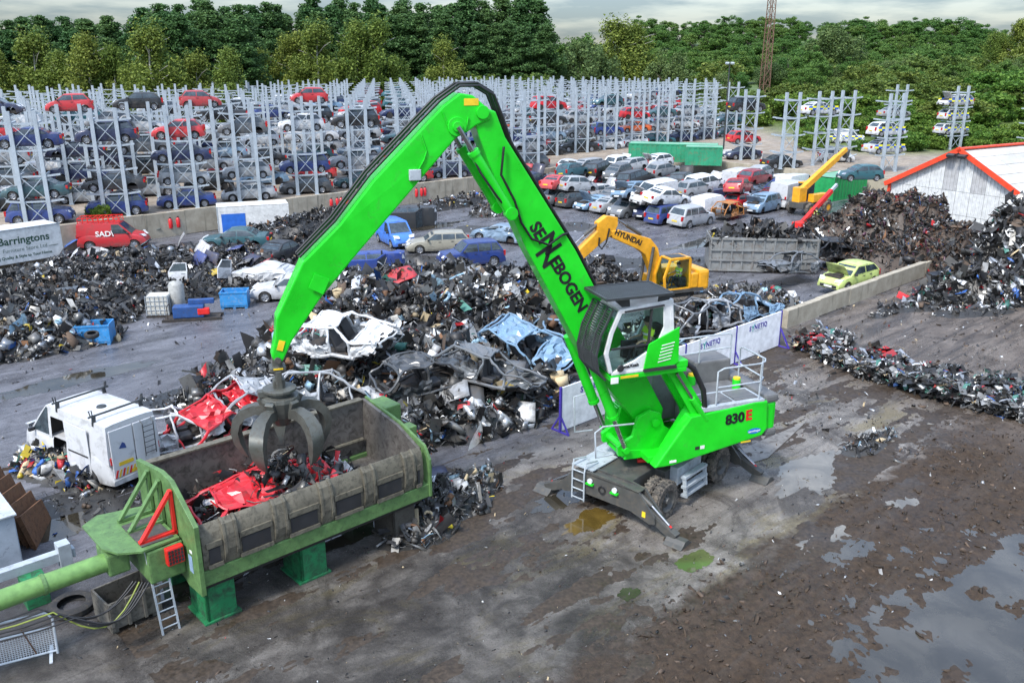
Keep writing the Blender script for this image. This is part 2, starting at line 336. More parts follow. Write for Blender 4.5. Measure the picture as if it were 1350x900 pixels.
# thin smears of mud dragged over the concrete pad
SMEAR = NT('smeared_mud'); _n = SMEAR.noise(9, 6, .7); SMEAR.p(Base_Color=SMEAR.mix(SMEAR.ramp(_n, .35, .7), (.020, .0135, .0085), (.066, .047, .032)), Roughness=SMEAR.ramp(SMEAR.noise(1.2, 4), .4, .6, .45, .85)); SMEAR.bump(_n, .5, .02); SMEAR = SMEAR.m
av2 = np.arange(5.0, 37.0, 0.07); bv2 = np.arange(9.5, 21.5, 0.07); A2, B2 = np.meshgrid(av2, bv2); X2 = A2 * D.x + B2 * N.x; Y2 = A2 * D.y + B2 * N.y
dep = fbm(A2 * 0.22, B2 * 1.5, 5, 61, 0.62) * .62 + fbm(X2 * .8, Y2 * .8, 5, 67, .6) * .38 + 0.10 * np.clip((13.5 - B2) / 3, 0, 1) + .06 * np.clip((A2 - 27) / 8, 0, 1)
Z2 = (dep - .565) * .30 + (fbm(X2 * 7, Y2 * 7, 3, 71, .65) - .5) * .035; Z2 = np.minimum(Z2, .035 + .3 * (Z2 - .035) * (Z2 > .035))
for _c, _r in ((G(917, 739), .8), (G(775, 688), 1.0), (G(829, 782), .4)): Z2 -= .1 * np.clip(1 - np.hypot(X2 - _c.x, Y2 - _c.y) / _r, 0, 1)
i = np.arange(Z2.size).reshape(Z2.shape); q = np.stack([i[:-1, :-1], i[:-1, 1:], i[1:, 1:], i[1:, :-1]], -1).reshape(-1, 4); q = q[Z2.ravel()[q].max(1) > .0]
keep = np.unique(q); ren = -np.ones(Z2.size, np.int64); ren[keep] = np.arange(len(keep))
tag(obj('mud_smears', np_mesh('mud_smears', np.stack([X2, Y2, Z2], -1).reshape(-1, 3)[keep], ren[q], [SMEAR], smooth=True)), 'thin dark mud smeared over the concrete pad', 'mud', None, 'stuff')
def water_mat(name, c, rough=0.03):
    k = NT(name); f = k.noise(0.7, 5, 0.6, dist=0.5)
    k.p(Base_Color=k.mix(k.ramp(f, 0.40, 0.62), tuple(v * 0.55 for v in c), c), Roughness=k.ramp(k.noise(2.5, 4), 0.4, 0.7, rough, rough + 0.06)); k.b.inputs['Specular IOR Level'].default_value = 1.0
    k.bump(k.noise(9, 3), 0.06, 0.01); return k.m
MURK = water_mat('murky_water', (0.066, 0.060, 0.048)); GREENW = water_mat('green_water', (0.12, 0.14, 0.055)); DARKW = water_mat('oily_water', (0.05, 0.043, 0.03)); CREAMW = water_mat('silty_water', (0.20, 0.18, 0.145), 0.06)
AMBERW = water_mat('rusty_water', (0.13, 0.085, 0.02), 0.06)
def blob(name, c, ra, rb, m, z=0.006, seed=0, ax=AX, rough=0.35, n=150):
    mb = MB(); vs = [(c.x, c.y, z)]
    for j in range(n):
        w = 2 * math.pi * j / n; k = 1 + rough * (noise.fractal(Vector((math.cos(w) * 1.6 + seed * 7.1, math.sin(w) * 1.6, seed)), 0.8, 2.1, 6))
        x, y = ra * k * math.cos(w), rb * k * math.sin(w); vs.append((c.x + x * math.cos(ax) - y * math.sin(ax), c.y + x * math.sin(ax) + y * math.cos(ax), z))
    mb.add(vs, [(0, 1 + j, 1 + (j + 1) % n) for j in range(n)]); return tag(mb.build(name, m), kind='structure')
for n_, (uv, ra, rb, s_) in enumerate(PUDDLES):
    blob('puddle', G(*uv), ra * (1.75 if n_ in (0, 4) else 1.1), rb * (1.75 if n_ in (0, 4) else 1.1), [MURK, CREAMW, CREAMW, CREAMW, MURK, CREAMW][n_], 0.003 - 0.0002 * n_, n_, rough=0.12 if n_ in (0, 4) else .55)
blob('puddle', G(917, 739), 0.62, 0.42, GREENW, 0.0066, 11, rough=0.25)
blob('puddle', G(829, 782), 0.36, 0.22, DARKW, 0.0062, 12, rough=0.4)
blob('puddle', G(775, 688), 0.95, 0.42, AMBERW, 0.0064, 13, rough=0.5)
blob('puddle', G(735, 662), 0.9, 0.45, DARKW, 0.0058, 14, rough=0.5)
blob('puddle', G(300, 745), 2.2, 0.8, DARKW, 0.0063, 15, rough=0.35)
blob('puddle', G(455, 705), 1.3, 0.6, DARKW, 0.0059, 16, rough=0.4)
blob('puddle', G(560, 300), 3.5, 0.9, DARKW, 0.0066, 21, rough=0.5)
blob('puddle', G(505, 365), 2.6, 0.9, DARKW, 0.0057, 22, rough=0.5)
blob('puddle', G(930, 320), 3.5, 1.0, DARKW, 0.0060, 23, rough=0.5)
blob('puddle', G(100, 500), 3.5, 0.7, DARKW, 0.0060, 24, rough=0.5)
blob('puddle', G(95, 690), 1.4, 0.8, DARKW, 0.0060, 25, rough=0.4)
# worn steel sheet lying on the ground behind the machine
k = MB(); pl = [G(995, 585), G(1063, 556), G(1035, 583), G(1012, 604), G(985, 612), G(955, 600)]
k.add([tuple(q + Vector((0, 0, 0.008))) for q in pl] + [tuple(q + Vector((0, 0, 0.03))) for q in pl], [(5, 4, 3, 2, 1, 0), (6, 7, 8, 9, 10, 11)] + [(i, (i + 1) % 6, 6 + (i + 1) % 6, 6 + i) for i in range(6)])
tag(k.build('steel_plate', mat('worn_plate', (0.20, 0.185, 0.165), 0.5, 0.2, dirt=0.4, dscale=1.2)), 'flat worn steel sheet lying on the ground behind the green machine', 'steel sheet')

# ------------------------------------------------------------------ cars
# top: bonnet / belt / tail line of the lower body; gh: cabin (base front, roof front, roof rear, base rear); win: pillar cuts; all in metres, +x is forward
KINDS = {
 'hatchback': dict(L=3.95, W=1.68, H=1.47, ax=(1.25, -1.22), wr=.30, top=[(1.97, .50), (1.93, .66), (1.7, .78), (.95, .93), (-1.70, 1.0), (-1.86, .95), (-1.93, .70), (-1.96, .45)], gh=(1.02, .22, -1.30, -1.80), pil=[-.38]),
 'city car': dict(L=3.5, W=1.62, H=1.49, ax=(1.12, -1.1), wr=.28, top=[(1.75, .50), (1.70, .70), (1.5, .80), (.98, .95), (-1.50, 1.0), (-1.64, .92), (-1.70, .65), (-1.74, .45)], gh=(1.05, .32, -1.18, -1.62), pil=[-.30]),
 'saloon': dict(L=4.5, W=1.74, H=1.43, ax=(1.38, -1.30), wr=.31, top=[(2.25, .48), (2.2, .64), (1.95, .75), (.95, .90), (-1.25, .97), (-1.95, .98), (-2.18, .90), (-2.24, .5)], gh=(1.0, .25, -.85, -1.55), pil=[-.22]),
 'estate car': dict(L=4.6, W=1.74, H=1.46, ax=(1.38, -1.32), wr=.31, top=[(2.3, .48), (2.25, .64), (2.0, .76), (1.0, .92), (-2.1, 1.0), (-2.22, .9), (-2.29, .5)], gh=(1.05, .30, -1.75, -2.15), pil=[-.22, -1.15]),
 'people carrier': dict(L=4.3, W=1.76, H=1.63, ax=(1.32, -1.32), wr=.31, top=[(2.14, .52), (2.1, .72), (1.85, .88), (1.25, 1.02), (-1.95, 1.05), (-2.08, .95), (-2.14, .5)], gh=(1.32, .42, -1.68, -2.02), pil=[-.12, -1.1]),
 'off-roader': dict(L=4.35, W=1.82, H=1.70, ax=(1.33, -1.30), wr=.35, top=[(2.17, .60), (2.13, .82), (1.9, .96), (.95, 1.06), (-1.95, 1.10), (-2.10, 1.0), (-2.16, .55)], gh=(1.0, .38, -1.62, -2.02), pil=[-.25, -1.15]),
 'pickup': dict(L=5.1, W=1.80, H=1.72, ax=(1.6, -1.5), wr=.36, top=[(2.55, .62), (2.5, .85), (2.25, .98), (1.25, 1.06), (-2.45, 1.04), (-2.53, .9), (-2.55, .6)], gh=(1.3, .65, -.52, -.72), pil=[.0]),
 'small van': dict(L=4.2, W=1.74, H=1.82, ax=(1.33, -1.32), wr=.31, top=[(2.1, .52), (2.05, .75), (1.8, .9), (1.25, 1.04), (-2.0, 1.08), (-2.06, .9), (-2.1, .5)], gh=(1.3, .55, -1.98, -2.04), pil=[.05], van=1),
 'panel van': dict(L=5.2, W=1.98, H=2.35, ax=(1.75, -1.45), wr=.34, top=[(2.6, .55), (2.55, .92), (2.35, 1.08), (1.85, 1.25), (-2.5, 1.28), (-2.57, 1.0), (-2.6, .5)], gh=(1.9, .85, -2.50, -2.56), pil=[.70], van=1),
 'sports car': dict(L=4.2, W=1.74, H=1.28, ax=(1.28, -1.25), wr=.31, top=[(2.1, .46), (2.05, .60), (1.8, .68), (.75, .85), (-1.4, .92), (-1.9, .88), (-2.06, .75), (-2.1, .45)], gh=(.85, .05, -.75, -1.75), pil=[-.6]),
}
def interp(pts, x):
    pts = sorted(pts)
    if x <= pts[0][0]: return pts[0][1]
    for (a, b), (c, d) in zip(pts, pts[1:]):
        if x <= c: return b + (d - b) * (x - a) / max(1e-6, c - a)
    return pts[-1][1]
_meshes = {}
def car_meshes(kind, holes=(), gholes=()):
    key = (kind, tuple(holes), tuple(gholes))
    if key in _meshes: return _meshes[key]
    K = KINDS[kind]; L, hw, H, wr = K['L'], K['W'] / 2, K['H'], K['wr']; (xf, xr) = K['ax']; Ra = wr + .065; zb = .19 + (wr - .3) * 1.1
    xs = set(np.round(np.linspace(-L / 2, L / 2, 21), 3))
    for xa in (xf, xr):
        xs = {x for x in xs if abs(x - xa) > Ra + .03}
        for t in np.linspace(0, math.pi, 9): xs.add(round(xa + Ra * math.cos(t), 3))
        xs.add(round(xa - Ra - .004, 3)); xs.add(round(xa + Ra + .004, 3))
    xs = sorted(xs)
    def hwx(x):
        t = max(0, (abs(x) - .5 * L / 2) / (.5 * L / 2)); return hw * (1 - .13 * t ** 3.2)
    def top(x): return interp(K['top'], x)
    def bot(x):
        for xa in (xf, xr):
            if abs(x - xa) < Ra: return wr + math.sqrt(max(0, Ra * Ra - (x - xa) ** 2))
        e = max(0, abs(x) - L / 2 + .35) / .35; return zb + .06 * e
    def side_y(x, z):
        zz = (z - zb) / (top(x) - zb + 1e-6); w = hwx(x)
        return w * (1 - .07 * max(0, .35 - zz) / .35 - .055 * max(0, zz - .55) / .45)
    m = MB(); rows = [0, .18, .42, .68, .9, 1.0]; nr = len(rows); idx = {}
    for i, x in enumerate(xs):
        b, t = min(bot(x), top(x) - .04), top(x)
        for s in (-1, 1):
            for r, q in enumerate(rows):
                z = b + (t - b) * q; y = side_y(x, z) * (1 if r < nr - 1 else .965); idx[i, s, r] = len(m.v); m.v.append((x, s * y, z))
        for c, (fy, dz) in enumerate(((-.55, .018), (0, .028), (.55, .018))): idx[i, 0, c] = len(m.v); m.v.append((x, fy * hwx(x), t + dz))
        idx[i, 2, 0] = len(m.v); m.v.append((x, 0, b))
    def f(*v): m.f.append(v); m.mi.append(0)
    for i in range(len(xs) - 1):
        for r in range(nr - 1):
            xm = (xs[i] + xs[i + 1]) / 2; ho = [h for h in holes if h[1] < xm < h[2] and h[3] <= rows[r] and rows[r + 1] <= h[4]]
            if not any(h[0] == 1 for h in ho): f(idx[i + 1, 1, r], idx[i, 1, r], idx[i, 1, r + 1], idx[i + 1, 1, r + 1])
            if not any(h[0] == -1 for h in ho): f(idx[i, -1, r], idx[i + 1, -1, r], idx[i + 1, -1, r + 1], idx[i, -1, r + 1])
        dk = [idx[i, -1, nr - 1]] + [idx[i, 0, c] for c in range(3)] + [idx[i, 1, nr - 1]]; dn = [idx[i + 1, -1, nr - 1]] + [idx[i + 1, 0, c] for c in range(3)] + [idx[i + 1, 1, nr - 1]]
        for c in range(4): f(dk[c], dn[c], dn[c + 1], dk[c + 1])
        f(idx[i, -1, 0], idx[i, 2, 0], idx[i + 1, 2, 0], idx[i + 1, -1, 0]); f(idx[i, 2, 0], idx[i, 1, 0], idx[i + 1, 1, 0], idx[i + 1, 2, 0])
    for i, flip in ((0, 1), (len(xs) - 1, 0)):
        for r in range(nr - 1):
            q = (idx[i, -1, r], idx[i, 1, r], idx[i, 1, r + 1], idx[i, -1, r + 1]); f(*(q[::-1] if flip else q))
        q = (idx[i, -1, nr - 1], idx[i, 1, nr - 1], idx[i, 0, 2], idx[i, 0, 1], idx[i, 0, 0]); f(*(q[::-1] if flip else q))
    body = m
    # cabin
    g0, g1, g2, g3 = K['gh']; zr0, zr2 = H - .045, H - .05; van = K.get('van')
    def gy(z, x): zbel = top(x); t = (z - zbel) / max(.1, H - zbel); return hwx(max(-L / 2 * .8, min(L / 2 * .8, x))) * (.955 - (.10 if van else .20) * max(0, t) ** 1.25)
    roofx = [g1, g1 - .25, (g1 + g2) / 2, g2 + .25, g2]; roofz = [zr0, H - .015, H, H - .018, zr2]
    g = MB(); base = [(g0, top(g0) - .03), (g3, top(g3) - .03)]
    rows_g = 4; lines = []        # each line climbs from belt to roof
    bx = [g0] + [g0 + (g3 - g0) * t for t in (.3, .5, .75)] + [g3]
    for q in range(5):
        ln = []
        for r in range(rows_g):
            t = r / (rows_g - 1); x = bx[q] + (roofx[q] - bx[q]) * t; z0 = top(bx[q]) - .03; z = z0 + (roofz[q] - z0) * t
            if r == rows_g - 1: z -= .03
            ln.append((x, gy(z, bx[q]), z))
        lines.append(ln)
    gi = {}
    for q in range(5):
        for r in range(rows_g):
            x, y, z = lines[q][r]
            for s in (-1, 1): gi[q, s, r] = len(g.v); g.v.append((x, s * y, z))
        x, y, z = lines[q][-1]
        for c, fy in enumerate((-.7, 0, .7)): gi[q, 0, c] = len(g.v); g.v.append((x, fy * y, roofz[q] + (.012 if c == 1 else 0)))
    def gf(*v): g.f.append(v); g.mi.append(0)
    for q in range(4):
        for r in range(rows_g - 1):
            if (1, q) not in gholes or r == rows_g - 2: gf(gi[q + 1, 1, r], gi[q, 1, r], gi[q, 1, r + 1], gi[q + 1, 1, r + 1])
            if (-1, q) not in gholes: gf(gi[q, -1, r], gi[q + 1, -1, r], gi[q + 1, -1, r + 1], gi[q, -1, r + 1])
        a = [gi[q, -1, 3], gi[q, 0, 0], gi[q, 0, 1], gi[q, 0, 2], gi[q, 1, 3]]; b = [gi[q + 1, -1, 3], gi[q + 1, 0, 0], gi[q + 1, 0, 1], gi[q + 1, 0, 2], gi[q + 1, 1, 3]]
        for c in range(4): gf(a[c], b[c], b[c + 1], a[c + 1])
    for q, fl in ((0, 0), (4, 1)):
        for r in range(rows_g - 1):
            v = (gi[q, -1, r], gi[q, 1, r], gi[q, 1, r + 1], gi[q, -1, r + 1]); gf(*(v[::-1] if fl else v))
        v = (gi[q, -1, 3], gi[q, 1, 3], gi[q, 0, 2], gi[q, 0, 1], gi[q, 0, 0]); gf(*(v[::-1] if fl else v))
    out = {}
    bb = MB(); bb.add(body.v, body.f); bb.add(g.v, g.f); out['body'] = bb.mesh('body', PAINT, smooth=38)
    def pane(q, r0, r1, yw, off, name):
        w = MB(); a = lines[q]
        def at(t):
            s = t * (rows_g - 1); i = min(int(s), rows_g - 2); k = s - i
            return [a[i][c] + (a[i + 1][c] - a[i][c]) * k for c in range(3)]
        p, e = at(r0), at(r1); nx = off
        w.add([(p[0] + nx, -p[1] * yw, p[2] + abs(off) * .4), (p[0] + nx, p[1] * yw, p[2] + abs(off) * .4), (e[0] + nx, e[1] * (yw - .05), e[2] + abs(off) * .4), (e[0] + nx, -e[1] * (yw - .05), e[2] + abs(off) * .4)], [(0, 1, 2, 3) if off > 0 else (3, 2, 1, 0)])
        return w.mesh(name, GLASS)
    out['windscreen'] = pane(0, .10, .94, .90, .012, 'windscreen')
    if not van: out['rear_window'] = pane(4, .18, .90, .84, -.012, 'rear_window')
    # side windows
    def xline(q, z): # x of the front (0) or rear (4) cabin edge at height z
        a = lines[q]
        for i in range(rows_g - 1):
            if z <= a[i + 1][2]: k = (z - a[i][2]) / max(1e-6, a[i + 1][2] - a[i][2]); return a[i][0] + (a[i + 1][0] - a[i][0]) * k
        return a[-1][0]
    zl = lambda x: top(x) + .035
    zh = H - .115
    cuts = [None] + list(K['pil']) + ([] if van else [None]); out['side_window'] = []
    for w_ in range(len(cuts) - 1):
        for s in (-1, 1):
            fr, re = cuts[w_], cuts[w_ + 1]
            xb0 = fr - .035 if fr is not None else xline(0, zl(g0)) - .12; xt0 = fr - .035 if fr is not None else xline(0, zh) - .07
            xb1 = re + .035 if re is not None else xline(4, zl(g3)) + .14; xt1 = re + .035 if re is not None else xline(4, zh) + .10
            if xb0 - xb1 < .12: continue
            pts = [(xb0, zl(xb0)), (xb1, zl(xb1)), (xt1, zh), (xt0, zh)]
            w = MB()
            vv = []
            for x, z in pts: vv.append((x, s * (gy(z, max(g3, min(g0, x))) + .010), z))
            mid = [((vv[0][c] + vv[3][c]) / 2) for c in range(3)]; mid2 = [((vv[1][c] + vv[2][c]) / 2) for c in range(3)]
            for mm in (mid, mid2): mm[1] = s * (gy(mm[2], max(g3, min(g0, mm[0]))) + .014)
            fs = [(0, 1, 5, 4), (4, 5, 2, 3)]; w.add(vv + [tuple(mid), tuple(mid2)], fs if s < 0 else [q[::-1] for q in fs])
            out['side_window'].append(w.mesh('side_window', GLASS))
    # lamps, bumpers, plates, mirrors, doors
    out['headlight'] = []; out['tail_light'] = []; out['mirror'] = []; out['door'] = []
    for s in (-1, 1):
        xh = L / 2 - .06; w = MB()
        pts = [(xh + .02, s * hwx(xh) * .50, .62 + (H - 1.45) * .5), (xh - .10, s * hwx(xh) * .93, .64 + (H - 1.45) * .5), (xh - .26, s * (hwx(xh - .26) * .97), .80 + (H - 1.45) * .55), (xh - .13, s * hwx(xh) * .52, .76 + (H - 1.45) * .55)]
        cx = [(q[0] + .03, q[1] * 1.012, q[2] + .01) for q in pts]; w.add(cx + [(q[0] - .1, q[1] * .95, q[2]) for q in pts], [(0, 1, 2, 3), (0, 4, 5, 1), (1, 5, 6, 2), (2, 6, 7, 3), (3, 7, 4, 0)])
        out['headlight'].append(w.mesh('headlight', LAMP, smooth=60))
        xt = -L / 2; w = MB(); zt = top(xt + .12); zlo = max(.5, zt - .30)
        tall = kind in ('estate car', 'people carrier', 'off-roader', 'hatchback')
        w.box((xt + .085, s * hwx(xt) * .90, (zt + zlo) / 2), (.16, .17, zt - zlo + (.06 if tall else -.06))); out['tail_light'].append(w.mesh('tail_light', TAIL, bevel=.02))
        w = MB(); w.box((g0 - .28, s * (hwx(g0) + .085), top(g0) + .08), (.11, .2, .13)); out['mirror'].append(w.mesh('mirror', BLACKP, bevel=.035))
        ds = [(g0 - .22, K['pil'][0] + .02), (K['pil'][0] - .02, max(xr + Ra * .6, K['pil'][-1] - .75))] if len(K['pil']) > 1 or kind in ('saloon', 'hatchback') else [(g0 - .18, K['pil'][0] - .1)]
        for x0, x1 in ds:
            if x0 - x1 < .4: continue
            w = MB(); zs = [zb + .10, zb + .10 + (top(x0) - zb) * .45, top((x0 + x1) / 2) - .035]; gx = np.linspace(x0, x1, 4); o_ = []
            for z in zs:
                for x in gx: w.v.append((x, s * (side_y(x, z) + .009), z))
            for r in range(2):
                for c in range(3):
                    v = (r * 4 + c, r * 4 + c + 1, r * 4 + c + 5, r * 4 + c + 4); w.f.append(v if s < 0 else v[::-1]); w.mi.append(0)
            # turned-in rim and the handle
            w.k = 1; w.box((x1 + .16, s * (side_y(x1, zs[2] - .12) + .016), zs[2] - .09), (.17, .03, .035)); w.k = 0
            out['door'].append(w.mesh('door', [PAINT, BLACKP], smooth=50))
    w = MB(); zc = .36 + (wr - .3)
    w.box((L / 2 - .015, 0, zc), (.07, hwx(L / 2) * 1.5, .16)); out['grille'] = w.mesh('grille', BLACKP, bevel=.02)
    out['number_plate'] = MB().box((-L / 2 - .012, 0, .62 if kind != 'saloon' else .6), (.02, .52, .115)).mesh('number_plate', PLATEY)
    out['front_plate'] = MB().box((L / 2 + .025, 0, zc), (.02, .52, .11)).mesh('number_plate', PLATEW)
    w = MB(); w.b2((-L / 2 + .25, -hw * .82, zb - .04), (L / 2 - .3, hw * .82, zb + .2))
    for xa in (xf, xr): w.cyl((xa, -hw * .8, wr), (xa, hw * .8, wr), .06, n=8)
    out['underbody'] = w.mesh('underbody', UNDER)
    w = MB(); wd = .19 if wr < .33 else .22; r2 = wr * .66
    w.lathe([(r2, -wd / 2), (wr * .93, -wd / 2 + .01), (wr, -wd / 2 + .045), (wr, wd / 2 - .045), (wr * .93, wd / 2 - .01), (r2, wd / 2), (r2 * .97, wd / 2 - .06)], 22); out['wheel'] = w.mesh('wheel', TYRE, smooth=40)
    w = MB(); w.lathe([(.0, wd / 2 - .03), (r2 * .28, wd / 2 - .03), (r2 * .34, wd / 2 - .06), (r2 * .9, wd / 2 - .10), (r2 * .92, wd / 2 - .02), (r2 * 1.02, wd / 2 - .005)], 20)
    for q in range(5):
        t = 2 * math.pi * q / 5; w.beam((r2 * .2 * math.cos(t), wd / 2 - .03, r2 * .2 * math.sin(t)), (r2 * .95 * math.cos(t), wd / 2 - .025, r2 * .95 * math.sin(t)), .05, .06, up=(0, 1, 0))
    out['rim'] = w.mesh('rim', ALLOY, smooth=40); out['K'] = K; out['top'] = top
    if kind == 'pickup':
        w = MB(); w.b2((-2.42, -hw * .86, 1.03), (-.80, hw * .86, 1.085)); out['load_bed'] = w.mesh('load_bed', BLACKP)
    if van and kind == 'small van':
        pass
    _meshes[key] = out; return out
PALETTE = {'white': (.62, .63, .64), 'silver': (.33, .345, .36), 'grey': (.13, .14, .15), 'dark grey': (.05, .055, .06), 'black': (.014, .015, .017), 'navy': (.012, .022, .075), 'blue': (.014, .045, .22), 'bright blue': (.02, .14, .52), 'red': (.52, .012, .02), 'dark red': (.20, .01, .018), 'teal': (.02, .095, .115), 'green': (.02, .10, .055), 'pale blue': (.17, .28, .40), 'orange': (.60, .10, .012), 'yellow': (.62, .44, .02), 'lime green': (.42, .52, .10), 'gold': (.22, .17, .09), 'pale gold': (.36, .34, .27), 'burnt orange': (.38, .15, .03)}
def car(kind, color, loc, heading, label, detail=2, tilt=(0, 0), wheels=(1, 1, 1, 1), glass=True, bonnet=False, boot=False, crush=0.0, seed=0, group=None, holes=(), gholes=(), name=None, doors=True, cat=None):
    """detail 2: doors, mirrors, rims, plates; 1: fewer parts for far cars. heading: direction of the nose, radians"""
    cm = car_meshes(kind, holes, gholes); K = cm['K']; c = PALETTE[color] if isinstance(color, str) else color
    jit = 1 + (rng.random() - .5) * .5; gr = sum(c) / 3; ds = rng.random() * .25; c = tuple(min(.85, (v * (1 - ds) + gr * ds) * jit) for v in c)
    e = empty(name or 'car', loc, 0, label, cat or ('van' if K.get('van') else 'pickup truck' if kind == 'pickup' else 'car'), group, rot=(tilt[0], tilt[1], heading))
    def cr(me):
        if not crush: return me
        m2 = me.copy(); n = len(m2.vertices); co = np.empty(n * 3, np.float32); m2.vertices.foreach_get('co', co); co = co.reshape(-1, 3)
        for q in range(n):
            p = Vector(co[q]); w = noise.noise_vector(p * 1.5 + Vector((seed * 3.7, seed, 0))) * (crush * .55) + noise.noise_vector(p * 5.0 + Vector((seed, 0, 5))) * (crush * .26)
            sag = crush * .55 * max(0, co[q][2] - .75) * (1 + noise.noise(p * .9 + Vector((seed, 2, 1)))); co[q] += (w.x, w.y, w.z * .7 - sag)
        m2.vertices.foreach_set('co', co.ravel()); m2.polygons.foreach_set('use_smooth', [False] * len(m2.polygons)); m2.update(); return m2
    obj('body', cr(cm['body']), e, color=c)
    if glass:
        obj('windscreen', cr(cm['windscreen']), e)
        if 'rear_window' in cm: obj('rear_window', cr(cm['rear_window']), e)
        for w in cm['side_window']: obj('side_window', cr(w), e)
    for w in cm['headlight'] + cm['tail_light']:
        if not crush: obj(w.name.split('.')[0], w, e)
    obj('underbody', cm['underbody'], e)
    if 'load_bed' in cm: obj('load_bed', cm['load_bed'], e)
    if not crush: obj('grille', cm['grille'], e)
    if detail > 1 and not crush:
        if doors:
            for w in cm['door']: obj('door', w, e, color=c)
        for w in cm['mirror']: obj('mirror', w, e)
        obj('number_plate', cm['number_plate'], e); obj('number_plate', cm['front_plate'], e)
    hw = K['W'] / 2
    for i, (xa, s) in enumerate(((K['ax'][0], 1), (K['ax'][0], -1), (K['ax'][1], 1), (K['ax'][1], -1))):
        if not wheels[i]: continue
        w = obj('wheel', cm['wheel'], e, (xa, s * (hw - .105), K['wr']), (0, rng.random() * 6, 0 if s > 0 else math.pi)); obj('rim', cm['rim'], w)
    if bonnet or boot:
        g0, g1, g2, g3 = K['gh']
        def lid(x0, x1, nm, ang):
            t = cm['top']; w = MB(); n_ = 5; L_ = abs(x1 - x0); hw_ = hw * .80
            for i in range(n_ + 1):
                for j in (-1, 0, 1): w.v.append((-(L_ * i / n_) if nm == 'boot_lid' else L_ * i / n_, j * hw_ * (1 - .12 * (i / n_) ** 3), (.04 if j == 0 else 0) - .10 * (i / n_) ** 2))
            for i in range(n_):
                for j in range(2): w.f.append((i * 3 + j, (i + 1) * 3 + j, (i + 1) * 3 + j + 1, i * 3 + j + 1)); w.mi.append(0)
            o = obj(nm, w.mesh(nm, PAINT, smooth=60), e, (x0, 0, t(x0) + .05), (0, -ang if nm == 'bonnet' else ang, 0), color=c)
            md = o.modifiers.new('thickness', 'SOLIDIFY'); md.thickness = .03; return o
        if bonnet:
            lid(g0 + .05, K['L'] / 2 - .1, 'bonnet', 1.05)
            w = MB(); x1 = K['L'] / 2 - .35; zt = cm['top'](x1)
            w.box(((g0 + x1) / 2 + .1, 0, zt + .06), (x1 - g0 - .1, hw * 1.25, .14)); w.box((x1 - .3, .15, zt + .12), (.4, .5, .2)); obj('engine', w.mesh('engine', UNDER, bevel=.03), e)
        if boot: lid(g2 + .05, g2 - .95, 'boot_lid', .5)
    return e

